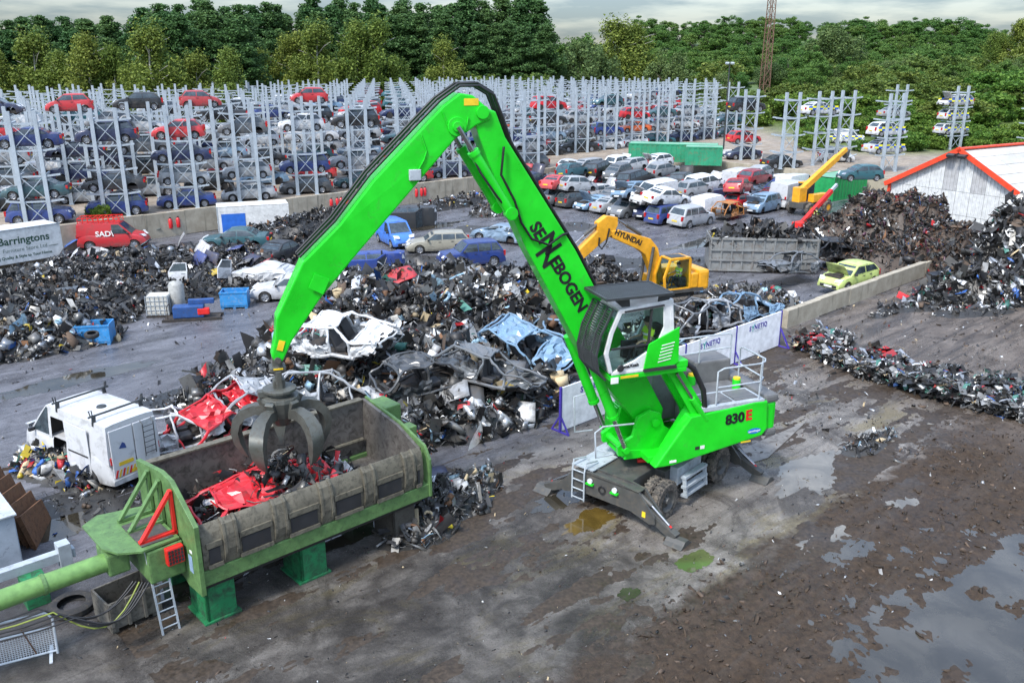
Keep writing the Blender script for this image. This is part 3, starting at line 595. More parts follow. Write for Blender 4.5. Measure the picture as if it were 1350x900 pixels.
# ------------------------------------------------------------------ people
SKIN = mat('skin', (.45, .27, .19), .6); HIVIS = mat('hi_vis_yellow', (.55, .80, .02), .6); HIORANGE = mat('hi_vis_orange', (.85, .22, .02), .6); DARKCLOTH = mat('dark_cloth', (.025, .028, .035), .9); SHIRT = mat('pale_shirt', (.5, .5, .5), .9); BOOT = mat('boots', (.02, .018, .016), .7); WHITECL = mat('reflective_band', (.75, .75, .72), .6); HAIR = mat('dark_hair', (.02, .015, .012), .8)
_bodies = {}
def person(loc, rz, label, pose='stand', vest=HIVIS, trouser=DARKCLOTH, sleeve=None, name='person'):
    """one continuous body grown over a jointed skeleton, pelvis first; clothing colours follow the limbs"""
    if pose == 'stand':
        J = {'pelvis': (0, 0, .95, .15), 'waist': (0, 0, 1.12, .145), 'chest': (.01, 0, 1.36, .165), 'neck': (.02, 0, 1.52, .06), 'jaw': (.045, 0, 1.60, .075), 'head': (.03, 0, 1.70, .098)}
        legs = lambda s: [('hip', (0, .10 * s, .90, .10)), ('knee', (.02, .12 * s, .50, .065)), ('ankle', (-.02, .13 * s, .10, .045)), ('toe', (.14, .15 * s, .045, .04))]
        arms = lambda s: [('shoulder', (0, .20 * s, 1.44, .07)), ('elbow', (-.02, .27 * s, 1.16, .047)), ('wrist', (.12, .24 * s, .94, .03))]; hd = Vector((.35, 0, -.9))
    else:
        J = {'pelvis': (0, 0, .52, .16), 'waist': (-.03, 0, .70, .15), 'chest': (-.02, 0, .94, .165), 'neck': (.0, 0, 1.10, .06), 'jaw': (.05, 0, 1.18, .075), 'head': (.03, 0, 1.28, .098)}
        legs = lambda s: [('hip', (.05, .10 * s, .50, .10)), ('knee', (.45, .14 * s, .55, .07)), ('ankle', (.50, .14 * s, .14, .05)), ('toe', (.66, .15 * s, .07, .04))]
        arms = lambda s: [('shoulder', (-.01, .20 * s, 1.02, .07)), ('elbow', (.06, .27 * s, .76, .047)), ('wrist', (.32, .24 * s, .76, .03))]; hd = Vector((.9, 0, -.3))
    vs = []; es = []; rad = []; reg = []
    def add(p, r, k, par):
        vs.append(p); rad.append(r); reg.append(k)
        if par is not None: es.append((par, len(vs) - 1))
        return len(vs) - 1
    ids = {}; par = None
    for nme, (x, y, z, r) in J.items(): par = ids[nme] = add((x, y, z), r, 'skin' if nme in ('neck', 'jaw', 'head') else 'vest' if nme in ('chest', 'waist') else 'leg', par)
    hx = J['head']; add((hx[0] + .105, 0, hx[2] - .03), .018, 'skin', ids['head'])          # nose
    for s in (-1, 1): add((hx[0] - .01, s * .10, hx[2] - .02), .02, 'skin', ids['head'])     # ears
    for s in (-1, 1):
        par = ids['pelvis']
        for nme, (x, y, z, r) in legs(s): par = add((x, y, z), r, 'boot' if nme in ('toe',) else 'leg', par)
        par = ids['chest']
        for nme, (x, y, z, r) in arms(s): par = add((x, y, z), r, 'vest' if nme == 'shoulder' else 'arm' if nme == 'elbow' else 'skin', par)
        w = Vector(vs[par]); palm = add(tuple(w + hd * .08), .036, 'skin', par); pc = Vector(vs[palm])
        for f_, (o, l_) in enumerate(((-.03, .07), (-.01, .085), (.01, .08), (.03, .06))):
            k1 = add(tuple(pc + hd * .04 + Vector((0, o, 0))), .0095, 'skin', palm); add(tuple(pc + hd * (.04 + l_) + Vector((0, o, -.015))), .008, 'skin', k1)
        t1 = add(tuple(w + hd * .05 + Vector((.01, -.045 * s, .01))), .011, 'skin', palm); add(tuple(w + hd * .10 + Vector((.02, -.06 * s, .005))), .009, 'skin', t1)
    key = (pose, vest.name, trouser.name); V_ = [Vector(v) for v in vs]
    me = bpy.data.meshes.new('body'); me.from_pydata(vs, es, []); o = bpy.data.objects.new('body', me); COL.objects.link(o)
    sk = o.modifiers.new('skin', 'SKIN'); sk.use_smooth_shade = True; sd = o.modifiers.new('sub', 'SUBSURF'); sd.levels = 1; sd.render_levels = 1
    for i, v in enumerate(me.skin_vertices[0].data): v.radius = (rad[i], rad[i]); v.use_root = (i == 0)
    dg = bpy.context.evaluated_depsgraph_get(); dg.update(); m2 = bpy.data.meshes.new_from_object(o.evaluated_get(dg)); bpy.data.objects.remove(o)
    m2.materials.clear()
    for m_ in (SKIN, vest, trouser, BOOT, sleeve or SKIN): m2.materials.append(m_)
    idx = {'skin': 0, 'vest': 1, 'leg': 2, 'boot': 3, 'arm': 4}
    for p in m2.polygons:
        c = p.center; b = min(range(len(V_)), key=lambda i: (V_[i] - c).length - rad[i] * .7); p.material_index = idx[reg[b]]
    e = empty(name, loc, rz, label, 'person'); obj('body', m2, e)
    cap = MB(); cap.lathe([(.0, .125), (.07, .105), (.108, .05), (.114, -.01), (.112, -.03)], 14, 'z', (hx[0] - .01, 0, hx[2])); cap.box((hx[0] + .12, 0, hx[2] + .03), (.10, .13, .012)); obj('cap', cap.mesh('cap', HAIR, smooth=50), e)
    for s in (-1, 1): obj('eye', MB().lathe([(0, .012), (.009, .006), (.012, 0), (0, -.012)], 8, 'x', (hx[0] + .088, s * .036, hx[2] + .01)).mesh('eye', HAIR), e)
    ch = J['chest']; wa = J['waist']; bd = MB()
    for z_, x_ in ((ch[2] - .04, ch[0]), (wa[2] + .02, wa[0])): bd.lathe([(.172, -.03), (.178, 0), (.172, .03)], 16, 'z', (x_, 0, z_))
    obj('reflective_band', bd.mesh('reflective_band', WHITECL, smooth=60), e); return e

# ------------------------------------------------------------------ the green material handler
GREEN = mat('machine_green', (.010, .56, .014), .34, dirt=.16, dirtc=(.06, .22, .04), dscale=1.1, var=.12, coat=.3)
DGREY = mat('chassis_grey', (.062, .062, .058), .5, dirt=.35, dirtc=(.12, .10, .075), dscale=2.2); CHROME = mat('piston_rod', (.30, .30, .31), .22, .9)
HOSE = mat('hose_rubber', (.012, .012, .013), .45); CABW = mat('cab_white', (.62, .63, .62), .35, coat=.3, dirt=.08); LGREY = mat('step_grey', (.36, .40, .43), .5, dirt=.25, dscale=2)
BOXG = mat('engine_cover_grey', (.13, .13, .13), .55, dirt=.15); YEL = mat('warning_yellow', (.75, .50, .02), .5); REDP = mat('red_paint', (.62, .02, .015), .4, dirt=.1); ORANGEL = mat('beacon_orange', (.85, .22, .01), .3)
GRAPG = mat('grapple_grey', (.105, .108, .095), .42, .35, dirt=.35, dirtc=(.07, .055, .038), dscale=3); GUARD = mat('guard_mesh_black', (.045, .05, .052), .45, .2)
TYREM = mat('muddy_tyre', (.028, .027, .026), .9, dirt=.6, dirtc=(.17, .145, .115), dscale=3.0)
def clear_glass():
    k = NT('clear_cab_glass'); tr = k.n('BsdfTransparent', {'Color': (.86, .95, .93)}); gl = k.n('BsdfGlossy', {'Color': (.9, .95, .95), 'Roughness': .03}); fr = k.n('Fresnel', {'IOR': 1.5})
    ms = k.n('MixShader', {0: k.math('MULTIPLY', fr.outputs[0], .6), 1: tr.outputs[0], 2: gl.outputs[0]}); k.t.links.new(ms.outputs[0], k.out.inputs['Surface']); return k.m
CLEAR = clear_glass()
MF = Vector((4.1, 24.8, 0)); MANG = R(200)
mh = empty('material_handler', MF, MANG, 'bright green wheeled scrap handler with raised white cab and long boom', 'scrap handler')
# undercarriage: its own direction on the ground
UC = R(48.5) - MANG; ch = MB()
ch.b2((-2.35, -.62, .62), (2.35, .62, 1.26)); ch.b2((-1.1, -1.0, .75), (1.1, 1.0, 1.22)); ch.cyl((-1.73, -1.0, .58), (-1.73, 1.0, .58), .16); ch.cyl((1.73, -1.0, .58), (1.73, 1.0, .58), .16)
chassis = ch.build('undercarriage', DGREY, mh, bevel=.03); chassis.rotation_euler = (0, 0, UC); cw = Vector((4.64, 25.42, 0)) - MF; chassis.location = (cw.x * math.cos(MANG) + cw.y * math.sin(MANG), -cw.x * math.sin(MANG) + cw.y * math.cos(MANG), 0)
for sx in (-1, 1):
    w = MB(); poly = [(-1.75, .42), (-1.72, .62), (-1.15, 1.22), (-.6, 1.30), (.6, 1.30), (1.15, 1.22), (1.72, .62), (1.75, .42), (1.55, .36), (.9, .55), (-.9, .55), (-1.55, .36)]
    for x0 in (2.38, 2.72): w.prism(poly, sx * x0, sx * (x0 + .07), lambda x, y, z: (y, x, z))
    w.b2((min(sx * 2.38, sx * 2.79), -1.15, 1.20), (max(sx * 2.38, sx * 2.79), 1.15, 1.24)); w.build('outrigger_housing', DGREY, chassis)
    for sy in (-1, 1):
        w = MB(); w.beam((sx * 2.58, sy * 1.35, .62), (sx * 2.62, sy * 2.38, .17), .24, .26); w.beam((sx * 2.58, sy * 1.3, .80), (sx * 2.62, sy * 2.2, .36), .2, .1); w.build('outrigger_arm', DGREY, chassis, bevel=.02)
        w = MB(); w.k = 0; w.cyl((sx * 2.58, sy * .95, 1.12), (sx * 2.6, sy * 1.5, .86), .075); w.k = 1; w.cyl((sx * 2.6, sy * 1.5, .86), (sx * 2.62, sy * 2.12, .46), .045); w.build('outrigger_cylinder', [DGREY, CHROME], chassis)
        w = MB(); w.beam((sx * 2.6, sy * 2.0, .535), (sx * 2.62, sy * 2.2, .42), .07, .012); w.build('warning_stripe', REDP, chassis)
        w = MB(); w.prism([(-.33, .02), (.33, .02), (.2, .10), (.1, .2), (-.1, .2), (-.2, .10)], sy * 2.42 - .3, sy * 2.42 + .3, lambda x, y, z: (sx * 2.62 + x, y, z)); w.build('outrigger_pad', DGREY, chassis, bevel=.01)
        w = MB(); yo = sy
        for o_ in (.86, 1.20):
            w.k = 0; w.lathe([(.33, -.14), (.53, -.15), (.60, -.10), (.60, .10), (.53, .15), (.33, .14)], 30, 'y', (0, sy * (o_ - 1.03), 0))
            for t in range(26):
                a_ = 2 * math.pi * t / 26; w.box((.60 * math.cos(a_), sy * (o_ - 1.03), .60 * math.sin(a_)), (.04, .26, .055), Matrix.Rotation(-a_, 3, 'Y'))
        w.k = 1; w.lathe([(0, sy * .34), (.10, sy * .35), (.13, sy * .27), (.24, sy * .22), (.31, sy * .28), (.345, sy * .33)], 24, 'y'); w.lathe([(.33, -sy * .3), (0, -sy * .3)], 24, 'y')
        for t in range(8): a_ = 2 * math.pi * t / 8; w.cyl((.17 * math.cos(a_), sy * .24, .17 * math.sin(a_)), (.17 * math.cos(a_), sy * .29, .17 * math.sin(a_)), .022, n=6)
        wo = w.build('wheel', [TYREM, DGREY], chassis, smooth=35); wo.location = (sx * 1.63, sy * 1.14, .60)
for x0, y0 in ((-2.8, -.35), (-2.8, .55)):
    w = MB(); w.cyl((x0 - .02, y0, 1.05), (x0 - .07, y0, 1.05), .085); w.build('headlamp', LAMP, chassis); w = MB(); w.b2((x0 - .10, y0 - .13, .93), (x0, y0 + .13, .975)); w.build('lamp_bracket', GREEN, chassis)
MB().b2((-2.80, -1.42, .52), (-2.795, -1.30, .70)).build('warning_sticker', YEL, chassis)
MB().lathe([(.13, -.03), (.13, .02), (.09, .02), (.09, -.03)], 16, 'x', (-2.80, .12, .88)).build('tow_eye', BLACKP, chassis)
w = MB()
for y0 in (.75, 1.20): w.tube([(-2.86, y0, .30), (-2.86, y0, 1.25), (-2.80, y0, 1.55), (-2.2, y0, 1.42)], .028, 8)
for z0 in (.35, .65, .95, 1.25): w.cyl((-2.86, .75, z0), (-2.86, 1.20, z0), .022, n=8)
w.build('ladder', LGREY, chassis)
MB().b2((-2.7, .55, 1.30), (-1.4, 1.35, 1.335)).build('step_plate', LGREY, chassis); MB().b2((-1.35, .75, .9), (-.6, 1.5, 1.32)).build('tool_box', LGREY, chassis, bevel=.02)
for sy in (-1, 1):
    w = MB(); w.b2((-.85, sy * 1.0 if sy > 0 else -1.28, .75), (.55, 1.28 if sy > 0 else -1.0, 1.32)); w.build('tool_box', LGREY, chassis, bevel=.02)
    w = MB(); 
    for z0, y0 in ((1.05, 1.45), (.74, 1.48), (.46, 1.48)): w.b2((-.8, sy * y0 - .09, z0 - .05), (.5, sy * y0 + .09, z0 + .03))
    for x0 in (-.75, .44): w.beam((x0, sy * 1.55, .40), (x0, sy * 1.45, 1.1), .05, .12)
    w.build('side_steps', LGREY, chassis)
w = MB(); w.tube([(-1.35, -.15, 1.42), (-.75, -.62, 1.40)], .075, 10); w.build('steering_link', REDP, chassis)
MB().lathe([(0, 1.26), (.92, 1.26), (.92, 1.42), (.80, 1.44), (.80, 1.64), (0, 1.64)], 40, 'z').build('turntable', mat('slew_ring', (.16, .155, .15), .5, .4, dirt=.3), chassis, smooth=40)
# upper carriage
side = [(.42, 1.66), (-.70, 3.14), (-2.9, 3.30), (-3.35, 3.28), (-3.42, 2.35), (-3.25, 2.16), (-2.4, 2.02), (-.2, 1.66)]
w = MB(); w.b2((-1.6, -1.1, 1.66), (.45, 1.1, 1.86)); w.b2((-3.2, -1.1, 2.05), (-1.5, 1.1, 2.2)); w.prism([(.98, 1.64), (.45, 1.62), (.2, 1.66), (.2, 1.86), (.9, 1.95)], -.62, .62); upper = w.build('upper_deck', GREEN, mh, bevel=.02)
for s in (-1, 1):
    w = MB(); w.prism(side, s * 1.10, s * 1.48); w.build('side_panel', GREEN, mh, bevel=.045)
w = MB(); w.b2((-3.78, -1.36, 2.2), (-3.36, 1.36, 3.22)); w.build('counterweight', GREEN, mh, bevel=.12); w = MB(); w.b2((-3.82, -1.40, 2.05), (-3.40, 1.42, 2.30)); w.b2((-3.80, -1.4, 3.16), (-3.3, 1.40, 3.42)); w.build('bumper', BOXG, mh, bevel=.08)
w = MB(); w.b2((-3.25, .42, 3.20), (-1.05, 1.46, 3.36)); w.build('walkway', LGREY, mh, bevel=.02)
w = MB(); w.b2((-2.2, .60, 3.365), (-1.3, 1.30, 3.40)); w.b2((-3.1, .60, 3.365), (-2.3, 1.30, 3.40)); w.build('grip_plate', BOXG, mh, bevel=.01)
w = MB(); w.b2((-3.3, -1.44, 2.2), (-2.0, -.50, 4.0)); w.build('engine_cover', BOXG, mh, bevel=.06); w = MB(); w.b2((-1.9, -1.44, 2.2), (-.5, -.55, 3.78)); w.build('engine_cover', BOXG, mh, bevel=.06)
w = MB(); w.b2((-3.2, -.45, 2.2), (-1.3, .38, 3.32)); w.build('engine_cover', BOXG, mh, bevel=.04)
for (x0, y0) in ((-1.85, -.46), (-3.0, .30)): MB().cyl((x0, y0, 3.3), (x0, y0, 3.62), .13).build('lifting_post', GREEN, mh); MB().cyl((x0, y0, 3.62), (x0, y0, 3.68), .11).build('post_cap', YEL, mh)
def rail(pts, name='handrail', r=.027): MB().tube(pts, r, 8).build(name, LGREY, mh, smooth=60)
rail([(-1.55, 1.42, 3.36), (-1.55, 1.42, 4.42), (-1.75, 1.42, 4.50), (-3.0, 1.42, 4.50), (-3.25, 1.3, 4.50), (-3.4, 1.1, 4.50), (-3.4, -.1, 4.5), (-3.4, -.2, 4.42), (-3.4, -.2, 3.42)])
rail([(-1.55, 1.42, 3.92), (-3.05, 1.42, 3.92), (-3.35, 1.15, 3.92), (-3.4, -.15, 3.92)]); rail([(-3.05, 1.42, 3.36), (-3.05, 1.42, 4.5)]); rail([(-3.4, 1.0, 3.42), (-3.4, 1.0, 4.5)])
rail([(-1.0, -.50, 3.78), (-1.0, -.50, 4.8), (-1.15, -.50, 4.86), (-3.1, -.50, 4.86), (-3.25, -.5, 4.8), (-3.25, -.5, 4.0)]); rail([(-1.0, -.50, 4.3), (-3.25, -.50, 4.4)]); rail([(-2.1, -.50, 4.0), (-2.1, -.50, 4.86)])
rail([(1.6, 1.0, 2.1), (2.15, 1.05, 2.1), (2.2, 1.05, 2.9), (1.9, .95, 3.0), (.9, .95, 2.95)]); rail([(1.2, -1.2, 1.9), (1.8, -1.25, 1.9), (1.85, -1.25, 3.1), (1.3, -1.2, 3.2)])
# boom bracket and boom
brk = [(1.18, 1.78), (1.22, 2.08), (1.0, 2.22), (.72, 2.35), (.58, 2.95), (.15, 3.12), (-.18, 2.98), (-.34, 2.55), (-.75, 2.25), (-.9, 1.72), (.4, 1.66)]
for s in (-1, 1): MB().prism(brk, s * .46, s * .60).build('boom_bracket', GREEN, mh, bevel=.02)
w = MB(); w.cyl((0, -.70, 2.72), (0, .70, 2.72), .13); w.cyl((.98, -.76, 1.98), (.98, .76, 1.98), .11); w.build('pivot_pin', GREEN, mh, bevel=.015)
BOOM = [(5.29, 11.99), (4.92, 11.87), (4.66, 11.22), (2.61, 8.12), (1.87, 6.79), (.51, 4.67), (-.42, 3.0), (-.36, 2.50), (.0, 2.36), (.35, 2.56), (1.30, 3.69), (2.20, 4.87), (4.05, 8.23), (5.10, 10.53), (5.46, 11.52)]
boom = MB().prism(BOOM, -.34, .34).build('boom', GREEN, mh, bevel=.045)
STICK = [(5.87, 12.33), (5.53, 12.27), (5.25, 12.04), (5.07, 11.85), (5.09, 11.67), (5.46, 11.54), (5.70, 11.38), (5.99, 11.25), (8.73, 8.37), (9.61, 7.39), (10.38, 6.34), (10.64, 5.83), (10.80, 5.73), (10.92, 5.97), (10.78, 6.50), (10.72, 6.98), (9.98, 8.37), (9.04, 9.23), (8.12, 10.30), (6.31, 12.03)]
stick = MB().prism(STICK, -.40, .40, lambda x, y, z: (x, y * (1 if z > 9 else max(.5, .5 + .5 * (z - 5.7) / 3.3)), z)).build('stick', GREEN, mh, bevel=.04)
def disc(name, x, z, y, r, m=GREEN, par=None, dy=.06): MB().cyl((x, y, z), (x, y + dy, z), r, n=20).build(name, m, par or mh, bevel=.012)
disc('elbow_pin', 5.30, 11.86, .40, .17, par=stick); disc('stick_pin', 5.98, 11.53, .40, .24, par=stick); disc('stick_pin', 5.98, 11.53, .46, .13, par=stick); disc('tip_pin', 10.78, 5.86, .22, .09, DGREY, stick)
MB().b2((6.95, .40, 10.25), (7.25, .50, 10.52)).build('control_box', LGREY, stick, bevel=.02); MB().b2((5.40, .405, 12.03), (5.78, .41, 12.2)).build('warning_sticker', YEL, stick); MB().prism([(10.55, 6.35), (10.70, 6.40), (10.78, 6.15), (10.64, 6.10)], .235, .25).build('warning_sticker', YEL, stick)
MB().prism([(9.35, 7.9), (9.72, 8.08), (9.9, 7.72), (9.55, 7.52)], .385, .40).build('access_cover', GREEN, stick, bevel=.006)
for s in (-1, 1):
    w = MB(); p0, p1 = Vector((5.98, s * .53, 11.53)), Vector((4.60, s * .53, 9.30)); m_ = p0.lerp(p1, .27); w.k = 1; w.cyl(p0, m_, .065); w.k = 0; w.cyl(m_, p1, .135); w.cyl(m_, m_.lerp(p1, .06), .16); w.build('stick_cylinder', [GREEN, CHROME], mh, smooth=40)
    disc('cylinder_pin', 4.60, 9.30, s * .53 - .1, .17, dy=.24)
    w = MB(); p0, p1 = Vector((.98, s * .66, 1.98)), Vector((2.35, s * .66, 5.35)); m_ = p0.lerp(p1, .33); w.k = 1; w.cyl(p0, m_, .07); w.k = 0; w.cyl(m_, p1, .155); w.cyl(m_, m_.lerp(p1, .04), .18); w.build('boom_cylinder', [GREEN, CHROME], mh, smooth=40)
LETTER = mat('black_lettering', (.012, .012, .014), .4)
bd = Vector((2.42 - 4.0, 0, 5.98 - 8.62)).normalized(); up_ = Vector((-bd.z, 0, bd.x)); up_ = -up_ if up_.z < 0 else up_
c0 = Vector((3.20, .346, 7.80))
for txt, k0, sz, dz in (('SE', -1.10, .47, 0), ('N', -.59, .74, .10), ('N', -.33, .74, -.14), ('EBOGEN', .73, .47, 0)):
    lettering('lettering', txt, sz, LETTER, boom, c0 + bd * k0 + up_ * dz, bd, up_, bold=.018, extrude=.004)
MB().tube([(6.9, .42, 11.35), (6.78, .43, 10.95), (6.85, .43, 10.75), (7.0, .42, 10.5)], .018, 6).build('grease_pipe', GREEN, stick); MB().tube([(6.35, .42, 11.9), (6.2, .43, 11.5), (5.95, .43, 11.35), (5.75, .43, 11.42), (5.68, .43, 11.75)], .018, 6).build('grease_pipe', GREEN, stick)
# hoses
for q, (o_, yy) in enumerate(((.06, .30), (.10, .16), (.07, .0), (.10, -.16), (.06, -.30))):
    MB().tube([(9.98 + o_, yy * .8, 8.42 + o_), (9.06 + o_, yy, 9.28 + o_), (8.15 + o_, yy, 10.36 + o_), (6.95 + o_, yy, 11.50 + o_), (6.30 + o_, yy, 12.10 + o_), (5.85, yy, 12.42 + o_ * 1.3), (5.35, yy, 12.40 + o_ * 1.6), (4.95, yy, 12.18 + o_ * 1.5), (4.72, yy, 11.72), (4.50, yy, 11.10), (3.4, yy, 9.42), (2.55, yy, 8.15), (1.78, yy, 6.75)], .035, 7).build('hose', HOSE, boom, smooth=70)
MB().tube([(4.75, .45, 11.0), (4.85, .52, 10.3), (4.45, .44, 9.6), (4.25, .42, 9.0), (3.95, .42, 8.55), (3.45, .42, 8.35), (3.05, .40, 8.6), (2.85, .32, 8.62)], .035, 8).build('hose', HOSE, boom, smooth=70)
MB().tube([(5.9, .36, 11.5), (5.45, .64, 10.4), (5.0, .68, 9.75), (4.5, .45, 9.2)], .03, 7).build('hose', HOSE, boom, smooth=70)
for q in range(7):
    t = q * .11; MB().tube([(-.5 - t * .3, -.35 + t * .8, 2.0), (-.2, -.3 + t * .8, 2.9 + t * .3), (.1, -.25 + t * .7, 3.35 + t * .2), (.25 + t * .2, -.2 + t * .6, 3.0), (.1, .1, 2.5)], .035, 7).build('hose', HOSE, mh, smooth=70)
for q in range(9): MB().b2((-.2 + q * .11, -1.30, 1.90), (-.15 + q * .11, -.72, 2.75)).build('radiator_slat', GREEN, mh)
MB().b2((-.35, -1.3, 1.86), (.9, -.68, 1.95)).build('radiator_frame', GREEN, mh)
# cab lift arms and cab
for y0 in (.50, 1.15): MB().prism([(-.30, 4.72), (.10, 4.60), (-.85, 3.05), (-.95, 2.65), (-1.35, 2.75), (-1.30, 3.20)], y0, y0 + .18).build('cab_lift_arm', GREEN, mh, bevel=.03)
MB().prism([(-.05, 1.85), (-.55, 1.85), (-1.35, 2.72), (-1.25, 3.12), (-.90, 3.2)], .72, 1.06).build('cab_pedestal', GREEN, mh, bevel=.03)
w = MB(); w.k = 1; w.cyl((-.15, 1.42, 4.55), (-.72, 1.42, 3.7), .045); w.k = 0; w.cyl((-.72, 1.42, 3.7), (-1.25, 1.42, 2.95), .085); w.build('cab_lift_cylinder', [GREEN, CHROME], mh, smooth=40)
MB().tube([(-.35, 1.25, 4.9), (-.75, 1.35, 4.6), (-1.1, 1.4, 3.9), (-1.2, 1.38, 3.35)], .085, 8).build('hose_bundle', HOSE, mh, smooth=60)
w = MB(); w.b2((-.35, .42, 4.66), (2.08, 1.62, 4.80)); w.b2((-.38, .42, 4.80), (.0, 1.62, 5.0)); cabp = w.build('cab_platform', GREEN, mh, bevel=.02)
MB().b2((1.2, 1.625, 4.70), (1.75, 1.632, 4.77)).build('warning_sticker', YEL, mh); MB().b2((1.82, 1.625, 4.58), (2.05, 1.64, 4.76)).build('sticker_plate', WHITECL, mh)
Y0, Y1 = .42, 1.60
w = MB(); w.b2((.02, Y0, 4.81), (2.02, Y1, 4.90)); w.prism([(.18, 6.66), (1.80, 6.56), (1.84, 6.68), (.2, 6.84)], Y0, Y1)
w.prism([(.02, 4.90), (.30, 4.90), (.42, 6.70), (.20, 6.76)], Y0, Y1, lambda x, y, z: (x, y, z)) if False else None
w.prism([(.02, 4.90), (.16, 4.90), (.30, 6.72), (.20, 6.76)], Y0, Y1)
for y0 in (Y0, Y1 - .08):
    w.prism([(1.98, 4.88), (2.10, 4.88), (2.26, 5.45), (2.12, 6.05), (1.86, 6.66), (1.74, 6.62), (2.0, 6.02), (2.13, 5.45)], y0, y0 + .08)
    w.prism([(.02, 4.90), (1.98, 4.88), (1.75, 5.02), (1.30, 5.18), (.66, 5.55), (.45, 6.05), (.50, 6.66), (.20, 6.70)], y0, y0 + .07)
cab = w.build('cab', CABW, mh, bevel=.02)
for y0 in (Y0 + .02, Y1 - .05): MB().prism([(1.96, 4.95), (2.12, 5.45), (1.98, 6.02), (1.74, 6.60), (.50, 6.64), (.46, 6.05), (.66, 5.58), (1.30, 5.22), (1.76, 5.06)], y0, y0 + .015).build('side_window', CLEAR, cab)
MB().prism([(2.08, 4.9), (2.22, 5.45), (2.09, 6.03), (1.84, 6.60), (1.82, 6.60), (2.07, 6.03), (2.20, 5.45), (2.06, 4.9)], Y0 + .09, Y1 - .09).build('windscreen', CLEAR, cab)
MB().beam((.92, Y1 - .02, 5.38), (.86, Y1 - .02, 6.62), .05, .07, (0, 1, 0)).build('door_pillar', BLACKP, cab); MB().beam((.75, Y1, 5.62), (2.06, Y1, 5.58), .05, .05).build('door_rail', BLACKP, cab); MB().beam((.5, Y1 + .03, 6.70), (1.7, Y1 + .03, 6.62), .05, .04).build('rain_gutter', BLACKP, cab)
gp = [(2.22, 4.72), (2.44, 5.0), (2.52, 5.45), (2.40, 6.02), (2.06, 6.72)]
w = MB()
for i in range(44):
    t = i / 43 * (len(gp) - 1); j = min(int(t), len(gp) - 2); k_ = t - j; x = gp[j][0] + (gp[j + 1][0] - gp[j][0]) * k_; z = gp[j][1] + (gp[j + 1][1] - gp[j][1]) * k_
    w.box((x, (Y0 + Y1) / 2, z), (.035, Y1 - Y0 + .06, .024))
for y0 in (Y0 - .03, Y1 + .03, Y0 + .3, Y1 - .3):
    for (a_, b_), (c_, d_) in zip(gp, gp[1:]): w.beam((a_, y0, b_), (c_, y0, d_), .05, .05)
w.build('front_guard', GUARD, cab)
w = MB(); a_ = (2.72, 7.08); b_ = (.30, 7.12)
w.b2((.28, Y0 - .12, 7.00), (2.34, Y0 - .07, 7.07)); w.b2((.28, Y1 + .12, 7.00), (2.34, Y1 + .17, 7.07)); w.b2((.28, Y0 - .1, 7.0), (.33, Y1 + .15, 7.07)); w.b2((2.29, Y0 - .1, 7.0), (2.34, Y1 + .15, 7.07))
for i in range(34): x = .33 + i * .0575; w.b2((x, Y0 - .1, 7.03), (x + .036, Y1 + .14, 7.055))
for x0, x1 in ((.55, .4), (1.65, 1.8)):
    for y0 in (Y0 + .02, Y1 - .06): w.prism([(x0 - .12, 6.75), (x0 + .12, 6.75), (x1 + .25, 7.0), (x1 - .25, 7.0)], y0, y0 + .04)
w.build('roof_guard', GUARD, cab)
MB().prism([(.06, 4.92), (1.05, 4.90), (.92, 5.62), (-.02, 6.02), (-.05, 5.0)], Y1 + .004, Y1 + .05).build('engine_hatch', GREEN, cab, bevel=.012)
for q in range(6): MB().beam((.62 - q * .02, Y1 + .055, 5.06 + q * .095), (.22 - q * .02, Y1 + .055, 5.12 + q * .095), .02, .025).build('louvre', CABW, cab)
MB().b2((.02, Y1 + .01, 4.82), (1.05, Y1 + .09, 4.89)).build('hatch_step', BLACKP, cab)
lettering('lettering', 'maXcab', .14, LETTER, cab, (1.42, Y1 + .004, 5.04), (-1, 0, .06), (0, 0, 1), bold=.004)
MB().lathe([(0, .07), (.05, .06), (.07, 0), (.07, -.05)], 14, 'z', (.42, Y1 - .15, 6.95)).build('beacon', ORANGEL, cab); MB().lathe([(0, .03), (.09, .025), (.11, 0), (0, -.02)], 16, 'y', (1.78, Y1 + .06, 5.02)).build('door_light', BLACKP, cab)
w = MB(); w.box((.55, 1.10, 5.22), (.5, .5, .16)); w.box((.34, 1.10, 5.62), (.16, .5, .75)); w.box((1.0, .62, 5.2), (.5, .14, .5)); w.box((1.0, 1.42, 5.2), (.3, .12, .5)); w.build('operator_seat', BLACKP, cab, bevel=.04)
MB().b2((.10, Y0 + .05, 4.9), (.20, Y1 - .08, 6.6)).build('rear_wall', mat('cab_lining', (.10, .14, .13), .8), cab)
# lettering and stickers on the side
lettering('model_number', '830', .44, LETTER, mh, (-2.22, 1.488, 2.86), (-1, 0, .06), (.28, 0, 1), bold=.02); lettering('model_number', 'E', .44, REDP, mh, (-2.70, 1.488, 2.90), (-1, 0, .06), (.28, 0, 1), bold=.02)
MB().lathe([(0, .004), (.28, .004), (.28, 0), (0, 0)], 22, 'y').build('round_logo', mat('logo_blue', (.02, .16, .50), .4), mh).matrix_local = Matrix.Translation((-2.95, 1.484, 2.36)) @ Matrix.Diagonal((.85, 1, .32, 1))
lettering('lettering', 'sennebogen', .09, WHITECL, mh, (-2.95, 1.492, 2.36), (-1, 0, .04), (0, 0, 1))
w = MB(); w.b2((-1.05, 1.484, 2.05), (-.90, 1.49, 2.15)); w.build('sticker', BLACKP, mh); MB().b2((-1.22, 1.484, 2.05), (-1.08, 1.49, 2.16)).build('sticker', WHITECL, mh); MB().b2((-2.85, 1.484, 2.02), (-2.5, 1.49, 2.07)).build('sticker', YEL, mh); MB().b2((-.28, 1.49, 1.76), (-.05, 1.495, 1.84)).build('sticker', WHITECL, mh)
